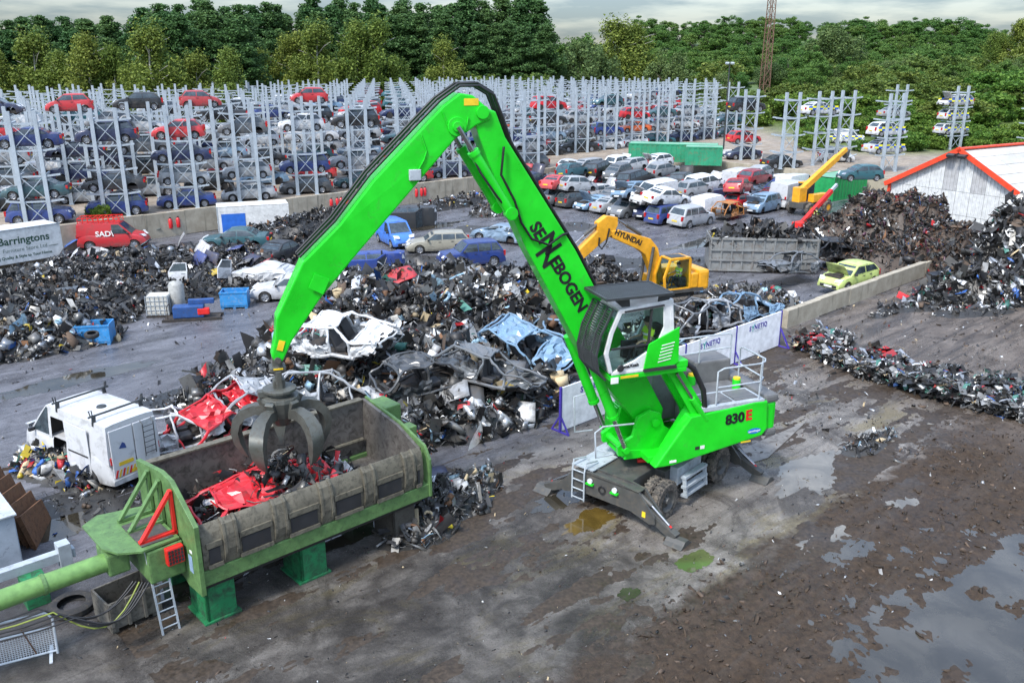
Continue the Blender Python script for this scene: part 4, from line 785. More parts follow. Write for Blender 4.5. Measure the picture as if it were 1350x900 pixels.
MB().prism([(-.55, 2.30), (-.40, 2.30), (-.40, 2.50), (-.55, 2.50)], 1.085, 1.09).build('warning_sticker', YEL, mh)
# orange-peel grapple
gx, gz = 10.78, 5.86
w = MB(); w.b2((gx - .13, -.09, gz - .25), (gx + .13, .09, gz + .12)); w.b2((gx - .2, -.2, gz - .34), (gx + .2, .2, gz - .2)); w.b2((gx - .08, -.22, gz - .85), (gx + .08, -.12, gz - .3)); w.b2((gx - .08, .12, gz - .85), (gx + .08, .22, gz - .3)); w.b2((gx - .15, -.15, gz - .8), (gx + .15, .15, gz - .55)); link = w.build('grapple_link', GRAPG, mh, bevel=.03)
MB().b2((gx - .12, -.22, gz - .26), (gx + .12, .22, gz - .22)).build('link_plate', YEL, mh)
w = MB(); w.lathe([(0, 0), (.34, 0), (.44, -.03), (.44, -.10), (.30, -.13), (.30, -.20), (.48, -.24), (.50, -.34), (.42, -.62), (.36, -.78), (.18, -1.05), (0, -1.08)], 15, 'z', (gx, 0, gz - .78)); w.b2((gx + .25, -.12, gz - 1.0), (gx + .55, .12, gz - .84)); gh = w.build('grapple', GRAPG, mh, bevel=.012)
for q in range(5):
    a_ = math.pi / 2 + R(36) + 2 * math.pi * q / 5; ca, sa = math.cos(a_), math.sin(a_)
    prof = [(.38, -.50), (.70, -.48), (1.02, -.60), (1.24, -.86), (1.32, -1.20), (1.26, -1.55), (1.12, -1.84), (.95, -2.02)]; inner = [(.38, -.78), (.66, -.74), (.90, -.82), (1.06, -1.0), (1.13, -1.24), (1.10, -1.52), (1.02, -1.78)]
    wd = [.12, .14, .17, .20, .20, .17, .10, .02]
    w = MB()
    for i, (r_, h_) in enumerate(prof):
        r2_, h2_ = inner[i] if i < len(inner) else prof[-1]
        for (rr, hh) in ((r_, h_), (r2_, h2_)):
            for s in (-1, 1): w.v.append((gx + rr * ca - s * wd[i] * sa, rr * sa + s * wd[i] * ca, gz - .78 + hh))
    for i in range(len(prof) - 1):
        b = i * 4
        for (p_, q_) in ((0, 1), (1, 3), (3, 2), (2, 0)): w.f.append((b + p_, b + q_, b + 4 + q_, b + 4 + p_)); w.mi.append(0)
    w.build('grapple_tine', GRAPG, gh, smooth=50, bevel=.012)
    w = MB(); w.k = 0; p0 = Vector((gx + .42 * ca, .42 * sa, gz - 1.02)); p1 = Vector((gx + .30 * ca, .30 * sa, gz - 1.55)); w.cyl(p0, p0.lerp(p1, .6), .085); w.k = 1; w.cyl(p0.lerp(p1, .6), Vector((gx + .62 * ca, .62 * sa, gz - 1.52)), .045); w.build('grapple_cylinder', [GRAPG, CHROME], gh)
    w = MB(); w.beam((gx + .40 * ca, .40 * sa, gz - 1.25), (gx + .50 * ca, .50 * sa, gz - 1.30), .24, .42); w.build('tine_bracket', GRAPG, gh, bevel=.02)
    if q == 4: MB().beam((gx + .50 * ca, .50 * sa, gz - 1.05), (gx + .52 * ca, .52 * sa, gz - 1.5), .2, .02, (ca, sa, 0)).build('grapple_cover', mat('cover_slate', (.075, .09, .095), .4), gh)
# the operator
def mloc(x, y, z): c, s = math.cos(MANG), math.sin(MANG); return (MF.x + c * x - s * y, MF.y + s * x + c * y, z)
person(mloc(.66, 1.10, 4.86), MANG, 'operator in yellow hi-vis vest and black cap seated in the raised cab', 'sit', HIVIS, DARKCLOTH)

# ------------------------------------------------------------------ baling press trough
ORD = ['', 'first', 'second', 'third', 'fourth', 'fifth', 'sixth', 'seventh', 'eighth', 'ninth', 'tenth', 'eleventh', 'twelfth', 'thirteenth', 'fourteenth', 'fifteenth', 'sixteenth', 'seventeenth', 'eighteenth', 'nineteenth', 'twentieth', 'twenty-first', 'twenty-second', 'twenty-third', 'twenty-fourth', 'twenty-fifth']
PGREEN = mat('press_green', (.095, .185, .060), .5, dirt=.30, dirtc=(.050, .060, .034), dscale=4.5, bump=.1, var=.2)
WORN = mat('worn_steel', (.18, .165, .15), .45, .4, dirt=.5, dirtc=(.045, .038, .032), dscale=1.6, bump=.2)
GRIME = mat('grimy_plate', (.15, .135, .10), .6, .2, dirt=.45, dirtc=(.04, .036, .028), dscale=2.4, bump=.2); LEGG = mat('leg_green', (.012, .17, .06), .5, dirt=.5, dirtc=(.02, .03, .02), dscale=1.5)
TO = Vector((-7.45, 18.1, 0)); TL = 6.55
tr = empty('baling_press', TO, AX, 'long green and grey baling press trough filled with crushed red car', 'baling press')
w = MB(); w.b2((-.1, -.22, 1.18), (TL + .15, .22, 1.58)); w.b2((-.1, 2.75, 1.18), (TL + .1, 3.1, 1.58)); w.build('frame_rail', PGREEN, tr, bevel=.02)
w = MB(); w.b2((-.1, -.05, 1.0), (TL, 2.9, 1.17)); w.build('base_beam', mat('base_black', (.02, .02, .018), .6, dirt=.2), tr, bevel=.02)
w = MB(); w.b2((0, .1, 1.40), (TL, 2.9, 1.46)); w.build('floor_plate', WORN, tr)
prof = [(-.18, 1.585), (-.23, 1.9), (-.22, 2.35), (-.16, 2.62), (-.06, 2.74), (.0, 2.72), (-.06, 2.5), (-.12, 2.2), (-.12, 1.585)]
MB().prism(prof, .03, TL - .05, lambda x, y, z: (y, x, z)).build('near_flap', GRIME, tr, bevel=.012, smooth=30)
rp = [(-.20, 1.60), (-.30, 1.9), (-.285, 2.37), (-.22, 2.66), (-.08, 2.79), (-.02, 2.73), (-.13, 2.58), (-.2, 2.32), (-.215, 1.9)]
for i in range(5):
    for o_ in (0, .30):
        x0 = .55 + i * 1.32 + o_; MB().prism(rp, x0, x0 + .07, lambda x, y, z: (y, x, z)).build('flap_rib', GRIME, tr, bevel=.006)
    x0 = .55 + i * 1.32 + .07; MB().prism([(-.235, 1.75), (-.285, 2.0), (-.265, 2.37), (-.20, 2.64), (-.08, 2.765), (-.05, 2.74), (-.14, 2.57), (-.205, 2.33), (-.215, 1.8)], x0, x0 + .23, lambda x, y, z: (y, x, z)).build('flap_strap', GRIME, tr)
for i in range(6):
    x0 = .12 if i == 0 else .95 + (i - 1) * 1.32; x1 = .50 if i == 0 else min(x0 + .86, TL - .15); zz = 1.72
    for (z0, z1, y0) in ((1.62, 1.72, -.275), (2.16, 2.30, -.27)): MB().b2((x0, y0, z0), (x1, y0 + .06, z1)).build('flap_bar', GRIME, tr)
    MB().b2((x0 + .05, -.252, 1.74), (x1 - .05, -.236, 2.13)).build('recess_plate', BLACKP, tr)
MB().b2((0, 2.86, 1.46), (TL, 3.0, 3.30)).build('far_wall', WORN, tr, bevel=.01); MB().b2((0, 2.80, 3.27), (TL, 3.04, 3.32)).build('wall_cap', GRIME, tr)
MB().tube([(.1, 2.78, 2.05), (TL - .1, 2.78, 2.05)], .06, 8).build('wear_pipe', GRIME, tr)
MB().prism([(.1, 1.40), (.1, 2.62), (1.1, 3.02), (2.9, 3.32), (2.98, 1.40)], TL, TL + .10, lambda x, y, z: (y, x, z)).build('end_wall', WORN, tr)
MB().prism([(-.28, 1.2), (-.28, 2.35), (-.05, 2.72), (1.1, 3.08), (2.9, 3.36), (3.05, 1.2)], TL + .12, TL + .20, lambda x, y, z: (y, x, z)).build('end_plate', PGREEN, tr, bevel=.01)
w = MB(); w.b2((TL + .2, 1.9, 2.6), (TL + .75, 2.8, 3.25)); w.b2((TL + .2, .9, 1.9), (TL + .6, 1.3, 2.9)); w.build('motor_housing', PGREEN, tr, bevel=.04)
MB().prism([(-.32, 1.02), (-.32, 2.86), (.85, 3.62), (1.45, 3.66), (3.06, 3.40), (3.06, 1.3), (1.2, 1.3), (.45, .98)], -.14, -.02, lambda x, y, z: (y, x, z)).build('end_plate', PGREEN, tr, bevel=.012)
for i, yy in enumerate((.75, 1.45, 2.15)):
    m = MB(); P_ = [(-.14, 2.30), (-.14, 3.45), (-.95, 2.30)]
    m.prism([(-.15, 2.3), (-.15, 3.5), (-.28, 3.5), (-1.02, 2.42), (-1.02, 2.3)], yy, yy + .07) if False else None
    for a_, b_ in (((-.20, 2.30), (-.20, 3.45)), ((-.20, 3.42), (-1.0, 2.36)), ((-1.05, 2.36), (-.15, 2.36))): m.beam((a_[0], yy, a_[1]), (b_[0], yy, b_[1]), .07, .13, (0, 1, 0))
    m.build('gusset', REDP if i == 0 else PGREEN, tr)
w = MB(); w.b2((-1.0, .45, 1.35), (-.15, 2.6, 2.22)); w.b2((-1.7, 1.1, 1.55), (-1.2, 1.9, 2.1)); w.build('press_head', PGREEN, tr, bevel=.05)
MB().prism([(-1.55, .75), (-1.75, 1.2), (-1.75, 2.6), (-1.3, 2.9), (-.2, 2.6), (-.2, .5), (-1.1, .45)], 2.26, 2.31, lambda x, y, z: (x, z, y)).build('deck_plate', PGREEN, tr)
MB().prism([(-1.05, .6), (-.3, .6), (-.3, 1.9), (-1.05, 1.9)], 2.315, 2.34, lambda x, y, z: (x, z, y)).build('deck_mat', mat('black_mat', (.05, .05, .048), .8, dirt=.4, dirtc=(.12, .11, .09)), tr)
w = MB(); w.b2((-.62, .28, 1.75), (-.20, .46, 2.20)); w.build('red_grille_box', REDP, tr, bevel=.04)
w = MB()
for i in range(5):
    for j in range(4): w.b2((-.585 + i * .075, .262, 1.80 + j * .095), (-.535 + i * .075, .279, 1.87 + j * .095))
w.build('grille_slots', BLACKP, tr)
MB().tube([(-1.3, 1.35, 1.85), (-9.5, 1.35, 1.85)], .225, 20).build('ram_cylinder', mat('ram_green', (.14, .27, .075), .4, dirt=.15, dscale=5), tr, smooth=50)
for x0 in (-3.0, -5.6): MB().tube([(x0, 1.35, 1.85), (x0 - .08, 1.35, 1.85)], .25, 20).build('cylinder_collar', PGREEN, tr)
for x0 in (.05, 2.62, 5.55):
    w = MB(); w.b2((x0, .0, 0), (x0 + .75, .1, 1.0)); w.b2((x0, .0, 0), (x0 + .08, 1.0, 1.0)); w.b2((x0 + .67, .1, 0), (x0 + .75, 1.0, 1.0)); w.b2((x0 - .1, -.05, .0), (x0 + .85, 1.0, .06)); w.build('support_leg', LEGG if x0 < 5 else mat('leg_brown', (.06, .055, .045), .7, dirt=.4), tr, bevel=.01)
    w = MB(); w.b2((x0, 2.2, 0), (x0 + .75, 3.0, 1.0)); w.build('support_leg', LEGG, tr, bevel=.01)
lettering('maker_badge', 'BALE', .24, mat('badge_white', (.6, .62, .65), .5), tr, (-.142 - .003, .12, 1.75), (0, .1, -1), (0, 1, 0), bold=.006) if False else None
MB().b2((-.150, .02, 1.50), (-.142, .22, 1.95)).build('maker_badge', mat('badge_blue', (.25, .36, .50), .5), tr)
MB().b2((-.150, -.02, 2.05), (-.142, .10, 2.12)).build('maker_badge', WHITECL, tr)
# things by the press
lad = empty('ladder', G(226, 832), AX, 'narrow metal ladder leaning on the green end of the press', 'ladder')
for s in (-1, 1): MB().beam((s * .20, 0, 0), (s * .20 - .05, .28, 2.25), .04, .06).build('stile', LGREY, lad)
for i in range(10): t = .07 + i * .098; MB().cyl((-.20 - .05 * t, .28 * t, 2.25 * t), (.20 - .05 * t, .28 * t, 2.25 * t), .018, n=6).build('rung', LGREY, lad)
sk = empty('steel_bin', G(170, 812), AX + R(4), 'small grimy steel stillage bin beside the ladder', 'bin'); SKM = mat('bin_steel', (.15, .14, .12), .6, .3, dirt=.45, dirtc=(.03, .026, .02), bump=.2)
for (lo, hi) in (((-.62, -.48, .12), (.62, -.43, .85)), ((-.62, .43, .12), (.62, .48, .85)), ((-.62, -.43, .12), (-.57, .43, .85)), ((.57, -.43, .12), (.62, .43, .85))): MB().b2(lo, hi).build('side', SKM, sk, bevel=.01)
MB().b2((-.6, -.45, .12), (.6, .45, .30)).build('oily_dross', mat('black_dross', (.012, .012, .012), .5, bump=.6), sk)
for x0 in (-.6, -.2, .2, .56): MB().b2((x0, -.53, .12), (x0 + .07, -.485, .85)).build('rib', SKM, sk)
for x0 in (-.5, .5):
    for y0 in (-.35, .35): MB().b2((x0 - .08, y0 - .08, 0), (x0 + .08, y0 + .08, .115)).build('foot', SKM, sk)
def tyre(loc, label, rot=(0, 0, 0), r=.32, group='loose tyres', name='tyre'):
    w = MB(); w.lathe([(r * .60, -.08), (r * .62, -.095), (r * .92, -.095), (r, -.06), (r, .06), (r * .92, .095), (r * .62, .095), (r * .60, .08)], 22, 'z'); me = w.mesh('tyre', TYRE, smooth=40)
    return tag(obj(name, me, None, loc, rot), label, 'tyre', group)
tyre(G(95, 797, .1), 'large black tyre lying flat under the press hoses', r=.55, group=None)
for q in range(6):
    a0 = Vector((-1.1 - .05 * q, .3 + .06 * q, 1.55)); b0 = Vector((-2.7 - .12 * q, .5 + .09 * q, 1.25 + .06 * q)); sag = .4 + .09 * (q % 4)
    pts = [a0.lerp(b0, t) - Vector((0, .25 * math.sin(math.pi * t), sag * math.sin(math.pi * t))) for t in np.linspace(0, 1, 9)] + [b0 - Vector((.7, -.2, .1)), b0 - Vector((1.8, -.5, .12)), b0 - Vector((4.5, -.6, .2))]
    MB().tube(pts, .02, 7).build('hydraulic_hose', mat('yellow_hose', (.20, .24, .04), .5) if q == 3 else HOSE, tr, smooth=70)
pk = empty('power_pack', G(8, 762), AX, 'pale grey hydraulic power pack box at the left edge beside the ram', 'power pack'); PKM = mat('pack_grey', (.33, .37, .42), .5, dirt=.2)
w = MB(); w.b2((-3.0, -.1, .25), (.45, 1.9, 1.75)); w.build('cabinet', PKM, pk, bevel=.03); MB().b2((-3.05, -.15, 1.76), (.5, 1.95, 1.80)).build('lid', mat('pack_lid', (.42, .45, .47), .5, dirt=.3), pk); w = MB(); w.cyl((-.3, .9, 1.8), (-.3, .9, 1.98), .12); w.cyl((-.3, .9, 1.98), (-.3, .9, 2.06), .05); w.build('filler_cap', DGREY, pk); w = MB(); w.b2((-.1, .2, 0), (0.3, .6, .25)); w.build('foot', DGREY, pk)
MB().lathe([(0, .03), (.3, .02), (.32, 0)], 20, 'z', (-1.0, 1.1, 1.80)).build('inspection_cover', PKM, pk)
pb = empty('pipe_beam', G(20, 800), AX, 'grey steel beam and green block under the ram hoses', 'machine frame'); MB().b2((-3, .1, .75), (1.6, .35, 1.0)).build('beam', LGREY, pb, bevel=.01); MB().b2((1.2, .05, .55), (1.5, .4, 1.2)).build('bracket', LGREY, pb); MB().b2((.2, -.4, 0), (.75, .15, .75)).build('green_block', LEGG, pb, bevel=.02); MB().b2((.3, -.41, .5), (.65, -.39, .53)).build('red_strip', REDP, pb)
# rusty sheet piles standing on edge
for i in range(6):
    p = G(10, 690) + D * (i * .12) - N * (i * .27) + Vector((0, 0, 0)); w = MB(); zz = 2.05 - i * .24
    w.prism([(-.9, 0), (-.9, zz + .25), (.9, zz - .15), (.9, 0)], -.035, .035); w.prism([(-.92, zz * .1), (-.92, zz + .27), (-.8, zz + .25), (-.8, zz * .1)], -.07, .07)
    o = w.build('rusty_plate', RUST); o.location = p; o.rotation_euler = (R(-14), 0, AX + R(62)); tag(o, f'rust brown steel plate on edge, {ORD[i + 1]} of the leaning stack at the left edge', 'steel plate', 'rusty plates')
# crowd barrier with mesh infill
gt = empty('barrier_gate', G(30, 872), AX + R(-16), 'white tubular barrier with mesh panel at the bottom left corner', 'barrier')
BW = mat('barrier_white', (.55, .58, .60), .4, dirt=.15)
MB().tube([(.72, 0, 0), (.74, 0, .95), (.62, 0, 1.12), (-1.5, 0, 1.12)], .03, 8).build('top_rail', BW, gt, smooth=60)
for z0 in (.08, .72): MB().tube([(.72, 0, z0), (-1.5, 0, z0)], .025, 8).build('cross_rail', BW, gt)
for x0 in np.arange(-1.5, .7, .055): MB().b2((x0, -.006, .1), (x0 + .012, .006, .7)).build('mesh_bar', BW, gt)
for z0 in np.arange(.16, .7, .05): MB().b2((-1.5, -.012, z0), (.7, -.007, z0 + .01)).build('mesh_bar', BW, gt)
MB().b2((.55, -.35, 0), (.62, .35, .03)).build('foot', BW, gt); MB().tube([(.3, -.03, .15), (.1, -.03, .85)], .015, 6).build('rusty_bar', RUST, gt)

# ------------------------------------------------------------------ printed boards
BOARDW = mat('board_white', (.86, .86, .87), .45, dirt=.02); BPURP = mat('board_purple', (.055, .035, .30), .45); TEAL = mat('sprout_teal', (.02, .30, .30), .5)
P0 = Vector((1.75, 29.55, 0))
for i in range(4):
    L = 3.72; p = P0 + D * (L * i); e = empty('advert_board', p, AX, f'white board with purple SYNETIQ lettering, {ORD[i + 1]} from the left', 'board', 'boards along the pad')
    MB().b2((.06, -.03, .06), (L - .01, .03, 1.76)).build('panel', BOARDW, e, bevel=.008)
    MB().b2((0, -.045, .05), (.07, .045, 1.78)).build('post', BPURP, e)
    w = MB(); w.beam((.035, -.05, .6), (.035, -.42, .04), .05, .05); w.beam((.035, .05, .6), (.035, .42, .04), .05, .05); w.beam((.035, -.45, .03), (.035, .45, .03), .06, .05); w.build('foot_brace', BPURP, e)
    cx = 1.75; y0 = -.036
    for j, ch_ in enumerate('SYNETIQ'):
        xx = cx - .63 + [0, .22, .46, .70, .90, 1.06, 1.24][j]
        if ch_ == 'Y':
            w = MB(); w.prism([(-.022, -.16), (.022, -.16), (.03, .0), (.14, .20), (.05, .14), (0, .06), (-.05, .12), (-.12, .12), (-.03, .0)], -.004, .004); o = w.build('lettering', TEAL, e); o.location = (xx, y0, 1.42)
        else: lettering('lettering', ch_, .32, BPURP, e, (xx, y0, 1.42), (1, 0, 0), (0, 0, 1), bold=.008)
    MB().b2((cx - .35, y0 - .002, 1.24), (cx + .45, y0, 1.262)).build('strapline', LGREY, e)
p = P0 + D * (3.72 * 4); w = MB(); w.b2((0, -.045, .05), (.07, .045, 1.78)); w.beam((.035, -.05, .9), (.035, -.55, .04), .06, .06); w.beam((.035, .05, .9), (.035, .55, .04), .06, .06); w.beam((.035, -.6, .03), (.035, .6, .03), .07, .06)
o = w.build('board_post', BPURP); o.location = p; o.rotation_euler = (0, 0, AX); tag(o, 'purple end post with braced foot of the board row, by the low wall', 'post')

# ------------------------------------------------------------------ retaining walls, low wall, shed
def wall_mat():
    k = NT('yard_concrete'); z = k.n('SeparateXYZ', {0: k.pos()}).outputs['Z']; n1 = k.noise(1.2, 7, .65); n2 = k.noise(7, 6, .7)
    st = k.noise(2.2, 6, .7, k.n('VectorMath', {0: k.pos(), 1: (1, 1, .12)}, operation='MULTIPLY').outputs[0])
    c = k.mix(k.ramp(n1, .3, .7), (.27, .235, .175), (.44, .395, .31)); c = k.mix(k.ramp(n2, .55, .75, 0, .5), c, (.15, .13, .10)); c = k.mix(k.ramp(st, .55, .70, 0, .7), c, (.085, .08, .06))
    k.p(Base_Color=c, Roughness=.85); k.bump(n2, .4, .03); return k.m
CONC = wall_mat()
def wall(p, q, h, t, label, step=3.0):
    d = (q - p); L = d.length; e = empty('concrete_wall', p, math.atan2(d.y, d.x), label, 'wall'); n = max(1, int(L / step)); L1 = L / n
    me = MB().b2((.008, -t / 2, 0), (L1 - .008, t / 2, h)).mesh('wall_panel', CONC, bevel=.015)
    for i in range(n): obj('wall_panel', me, e, (i * L1, rng.uniform(-.012, .012), rng.uniform(-.03, .03)))
    return e
def AB(a, b, z=0.0): return D * a + N * b + Vector((0, 0, z))
wall(AB(2, WB - .25), AB(WA - .3, WB - .25), 1.85, .3, 'long stained concrete retaining wall below the car racks')
wall(AB(WA - .1, WB - .4), AB(WA - .1, 20), 1.8, .3, 'dark concrete retaining wall behind the white vans')
wall(G(1033, 432), G(1318, 327), .95, .35, 'low stained concrete wall running from the boards to the shed')
EXT = mat('extinguisher_red', (.55, .015, .02), .35, coat=.3)
def extinguisher(u, lab):
    a_ = None
    for i in range(400):
        P = AB(10 + i * .2, WB - .42); uu = px_(P)[0]
        if uu >= u: break
    e = empty('fire_extinguisher', (P.x, P.y, 1.0), AX, lab, 'extinguisher', 'extinguishers on the wall')
    MB().lathe([(0, -.38), (.13, -.38), (.15, -.33), (.15, .25), (.09, .34), (.04, .38)], 14, 'z').build('cylinder', EXT, e, smooth=50); MB().b2((-.05, -.05, .38), (.06, .05, .47)).build('handle', BLACKP, e); MB().b2((-.15, .1, .58), (.15, .12, .85)).build('sign_plate', WHITECL, e)
def px_(P):
    d = P.y * math.cos(PITCH) - (P.z - CAM_H) * math.sin(PITCH); u = P.y * math.sin(PITCH) + (P.z - CAM_H) * math.cos(PITCH)
    return 675 + FPX * P.x / d, 450 - FPX * u / d
for i, u in enumerate((226, 236)): extinguisher(u, f'red fire extinguisher on the wall by the red van, {ORD[i + 1]} of two')
for i, u in enumerate((437, 443.5, 450, 458)): extinguisher(u, f'red fire extinguisher on the wall left of the stick, {ORD[i + 1]} of four')
for i, u in enumerate((549, 554, 559)): extinguisher(u, f'red fire extinguisher on the wall under the stick, {ORD[i + 1]} of three')
# corrugated shed: gable towards the yard
SHW = mat('shed_white', (.58, .59, .58), .55, dirt=.12, dirtc=(.30, .29, .26)); SHR = mat('shed_red_trim', (.72, .06, .02), .5); SHROOF = mat('shed_roof', (.46, .445, .41), .7, dirt=.25, dirtc=(.32, .30, .26), dscale=.6)
sl_, sr_ = Vector((30.6, 71.0, 0)), Vector((36.4, 61.2, 0)); sd_ = (sr_ - sl_); SW = sd_.length; sh = empty('shed', sl_, math.atan2(sd_.y, sd_.x), 'white corrugated shed with orange-red roof trim', 'building')
zt = lambda x: 3.55 + (6.55 - 3.55) * (1 - abs(x - SW / 2) / (SW / 2))
nc = 10; x0 = 0
for i in range(nc):
    xa, xb = SW * i / nc, SW * (i + 1) / nc
    for (za, zb_) in ((0, 1.75), (1.77, 3.5), (3.52, None)):
        w = MB(); m_ = 8
        for j in range(m_):
            a_ = xa + (xb - xa) * j / m_; b_ = xa + (xb - xa) * (j + 1) / m_; yy = -.014 if j % 2 else .014
            t0, t1 = (zb_, zb_) if zb_ else (max(3.53, zt(a_) - .02), max(3.53, zt(b_) - .02))
            o_ = len(w.v); w.add([(a_ + .003, yy, za), (b_, yy, za), (b_, yy, t1), (a_ + .003, yy, t0)], [(0, 1, 2, 3)])
            w.add([(b_, yy, za), (b_, -yy, za), (b_, -yy, t1), (b_, yy, t1)], [(0, 1, 2, 3)]) if j < m_ - 1 else None
        w.build('cladding_sheet', [SHW, mat('shed_grey', (.42, .42, .42), .5, dirt=.2)][1 if (i, za) in ((4, 3.52), (6, 3.52)) else 0], sh)
DL = 26.0
w = MB(); w.b2((.0, .08, 0), (.06, DL, 3.5)); w.b2((SW - .06, .08, 0), (SW, DL, 3.5)); w.b2((.1, DL - .1, 0), (SW - .1, DL, 3.5)); w.build('side_wall', SHW, sh)
for s in (0, 1):
    for j in range(9):
        y0, y1 = -.35 + j * 2.95, -.35 + (j + 1) * 2.95 - .015; w = MB(); n_ = 12; sw = SW / 2 + .25
        for i in range(n_):
            a_ = i / n_; b_ = (i + 1) / n_; f_ = lambda t: ((SW / 2 - sw * t) if s == 0 else (SW / 2 + sw * t), 6.62 - (6.62 - 3.42) * t)
            (xa, za), (xb, zb_) = f_(a_), f_(b_); q = .02 if i % 2 else 0; w.add([(xa, y0, za + q), (xa, y1, za + q + .006 * (j % 2)), (xb, y1, zb_ + q + .006 * (j % 2)), (xb, y0, zb_ + q)], [(0, 1, 2, 3)] if s == 0 else [(3, 2, 1, 0)])
        w.build('roof_sheet', SHROOF, sh)
    f_ = lambda t: Vector(((SW / 2 - (SW / 2 + .28) * t) if s == 0 else (SW / 2 + (SW / 2 + .28) * t), -.38, 6.60 - 3.2 * t)); MB().beam(f_(-.02), f_(1.0), .08, .36, (0, 0, 1)).build('barge_board', SHR, sh)
    xe = 0 if s == 0 else SW; MB().b2((xe - .12, -.16, 0), (xe + .12, -.06, 3.4)).build('corner_trim', SHR, sh); MB().beam((xe + (-.28 if s == 0 else .28), -.3, 3.36), (xe + (-.28 if s == 0 else .28), DL, 3.36), .12, .2).build('gutter', SHR, sh)
MB().beam((SW / 2, -.38, 6.68), (SW / 2, DL, 6.68), .5, .10).build('ridge_cap', SHR, sh)
for s in (-1, 1): MB().box((SW / 2 + s * .45, -.62, 6.15), (.6, .28, .22), Matrix.Rotation(R(25), 3, 'X')).build('floodlight', GUARD, sh, bevel=.02)
MB().beam((SW / 2 - .8, -.45, 6.28), (SW / 2 + .8, -.45, 6.28), .06, .06).build('lamp_bracket', GUARD, sh)

# ------------------------------------------------------------------ vehicles in the yard
def yc(kind, color, u, v, hd, label, **kw):
    z = kw.pop('z', 0.0); P = G(u, v, z); return car(kind, color, P, R(hd), label, **kw)
tv = car('panel van', 'white', Vector((-14.2, 26.9, 0)), R(146), 'white panel van with open side door spilling rubbish', holes=((1, -.33, .60, .15, 1.0),), gholes=((1, 1),), doors=False, name='panel_van', wheels=(0, 1, 1, 1))
MB().b2((-2.3, -.85, .42), (.8, .85, .47)).build('load_floor', UNDER, tv); MB().b2((.78, -.85, .45), (.82, .85, 2.1)).build('bulkhead', UNDER, tv); MB().prism([(-.36, .50), (-1.62, .50), (-1.64, 2.02), (-.36, 2.06)], .972, .992).build('sliding_door', PAINT, tv).color = (.6, .61, .62, 1)
MB().b2((-1.55, .985, 1.04), (-.42, .998, 1.10)).build('door_track', BLACKP, tv)
for x0 in (-1.9, .15):
    w = MB(); w.cyl((x0, -.98, 2.52), (x0, .98, 2.52), .035, n=8)
    for s in (-1, 1): w.beam((x0, s * .84, 2.2), (x0, s * .80, 2.55), .05, .12); w.tube([(x0, s * .90, 2.5), (x0 + .02, s * .93, 2.72), (x0 - .02, s * .86, 2.72), (x0, s * .84, 2.5)], .02, 6)
    w.build('roof_rack', GUARD, tv)
for yy in (-.42, .42): MB().b2((-2.615, yy - .40, .55), (-2.575, yy + .40, 2.15)).build('rear_door', PAINT, tv, bevel=.02).color = (.6, .61, .62, 1)
for i in range(7):
    yy = .80 - i * .12; MB().prism([(yy, .56), (yy - .06, .56), (yy - .14, .80), (yy - .08, .80)], -2.628, -2.622, lambda x, y, z: (y, x, z)).build('chevron', REDP if i % 2 == 0 else PLATEY, tv)
MB().b2((-2.63, .12, .92), (-2.622, .62, 1.04)).build('number_plate', PLATEY, tv); MB().prism([(.30, 1.45), (.55, 1.5), (.42, 1.68), (.34, 1.62)], -2.628, -2.62, lambda x, y, z: (y, x, z)).build('sticker', mat('sticker_blue', (.03, .06, .2), .5), tv)
w = MB()
for s in (-.66, -.28): w.tube([(-2.70, s, .95), (-2.72, s, 2.05), (-2.60, s, 2.15)], .016, 6)
for i in range(6): w.cyl((-2.71, -.66, 1.05 + i * .18), (-2.71, -.28, 1.05 + i * .18), .013, n=6)
w.build('rear_ladder', GUARD, tv)
MB().lathe([(0, .05), (.14, .04), (.16, 0)], 14, 'z', (-1.0, 0, 2.36)).build('roof_vent', GUARD, tv)
# red van against the wall with a rack on its roof
rv = yc('small van', 'red', 152, 326, 12, 'red panel van lettered SAD with red rack on its roof', name='panel_van', detail=2); rv.scale = (1.12, 1.05, 1.05)
lettering('lettering', 'SAD\\', .5, WHITECL, rv, (-.35, -.885, 1.10), (1, 0, 0), (0, 0, 1), bold=.01, extrude=.006)
w = MB()
for s in (-.6, .6): w.beam((-1.9, s, 2.15), (.6, s, 2.15), .05, .05); w.beam((-1.9, s, 1.95), (.6, s, 1.95), .04, .04)
for x0 in np.linspace(-1.9, .6, 9): w.beam((x0, -.6, 2.15), (x0, .6, 2.15), .04, .04); w.beam((x0, -.6, 1.80), (x0, -.6, 2.15), .04, .04); w.beam((x0, .6, 1.80), (x0, .6, 2.15), .04, .04)
w.build('roof_rack', REDP, rv)
# trailer body with shop lettering
q0, q1 = G(86, 341), G(-60, 366); dd = (q0 - q1); bt = empty('box_body', q1, math.atan2(dd.y, dd.x), 'white lorry body lettered Barringtons Furniture Store at the left edge', 'lorry body'); BL = dd.length
MB().b2((0, 0, .25), (BL, 2.3, 2.45)).build('body', mat('body_white', (.60, .61, .60), .5, dirt=.18), bt, bevel=.04); MB().b2((0, -.03, 2.42), (BL, .03, 2.5)).build('top_rail', LGREY, bt); DGL = mat('sign_dark_green', (.015, .06, .035), .5)
lettering('lettering', 'Barringtons', .70, DGL, bt, (BL - 2.45, -.01, 1.72), (1, 0, 0), (.22, 0, 1), bold=.012); lettering('lettering', 'Furniture Store Ltd', .36, mat('sign_grey_green', (.16, .20, .18), .5), bt, (BL - 2.45, -.01, 1.12), (1, 0, 0), (0, 0, 1)); lettering('lettering', 'Bringing Quality & Style to Your Home', .26, DGL, bt, (BL - 2.85, -.01, .66), (1, 0, 0), (.1, 0, 1), bold=.004)
MB().b2((BL - .95, -.012, 1.05), (BL - .3, -.004, 1.08)).build('line', DGL, bt)
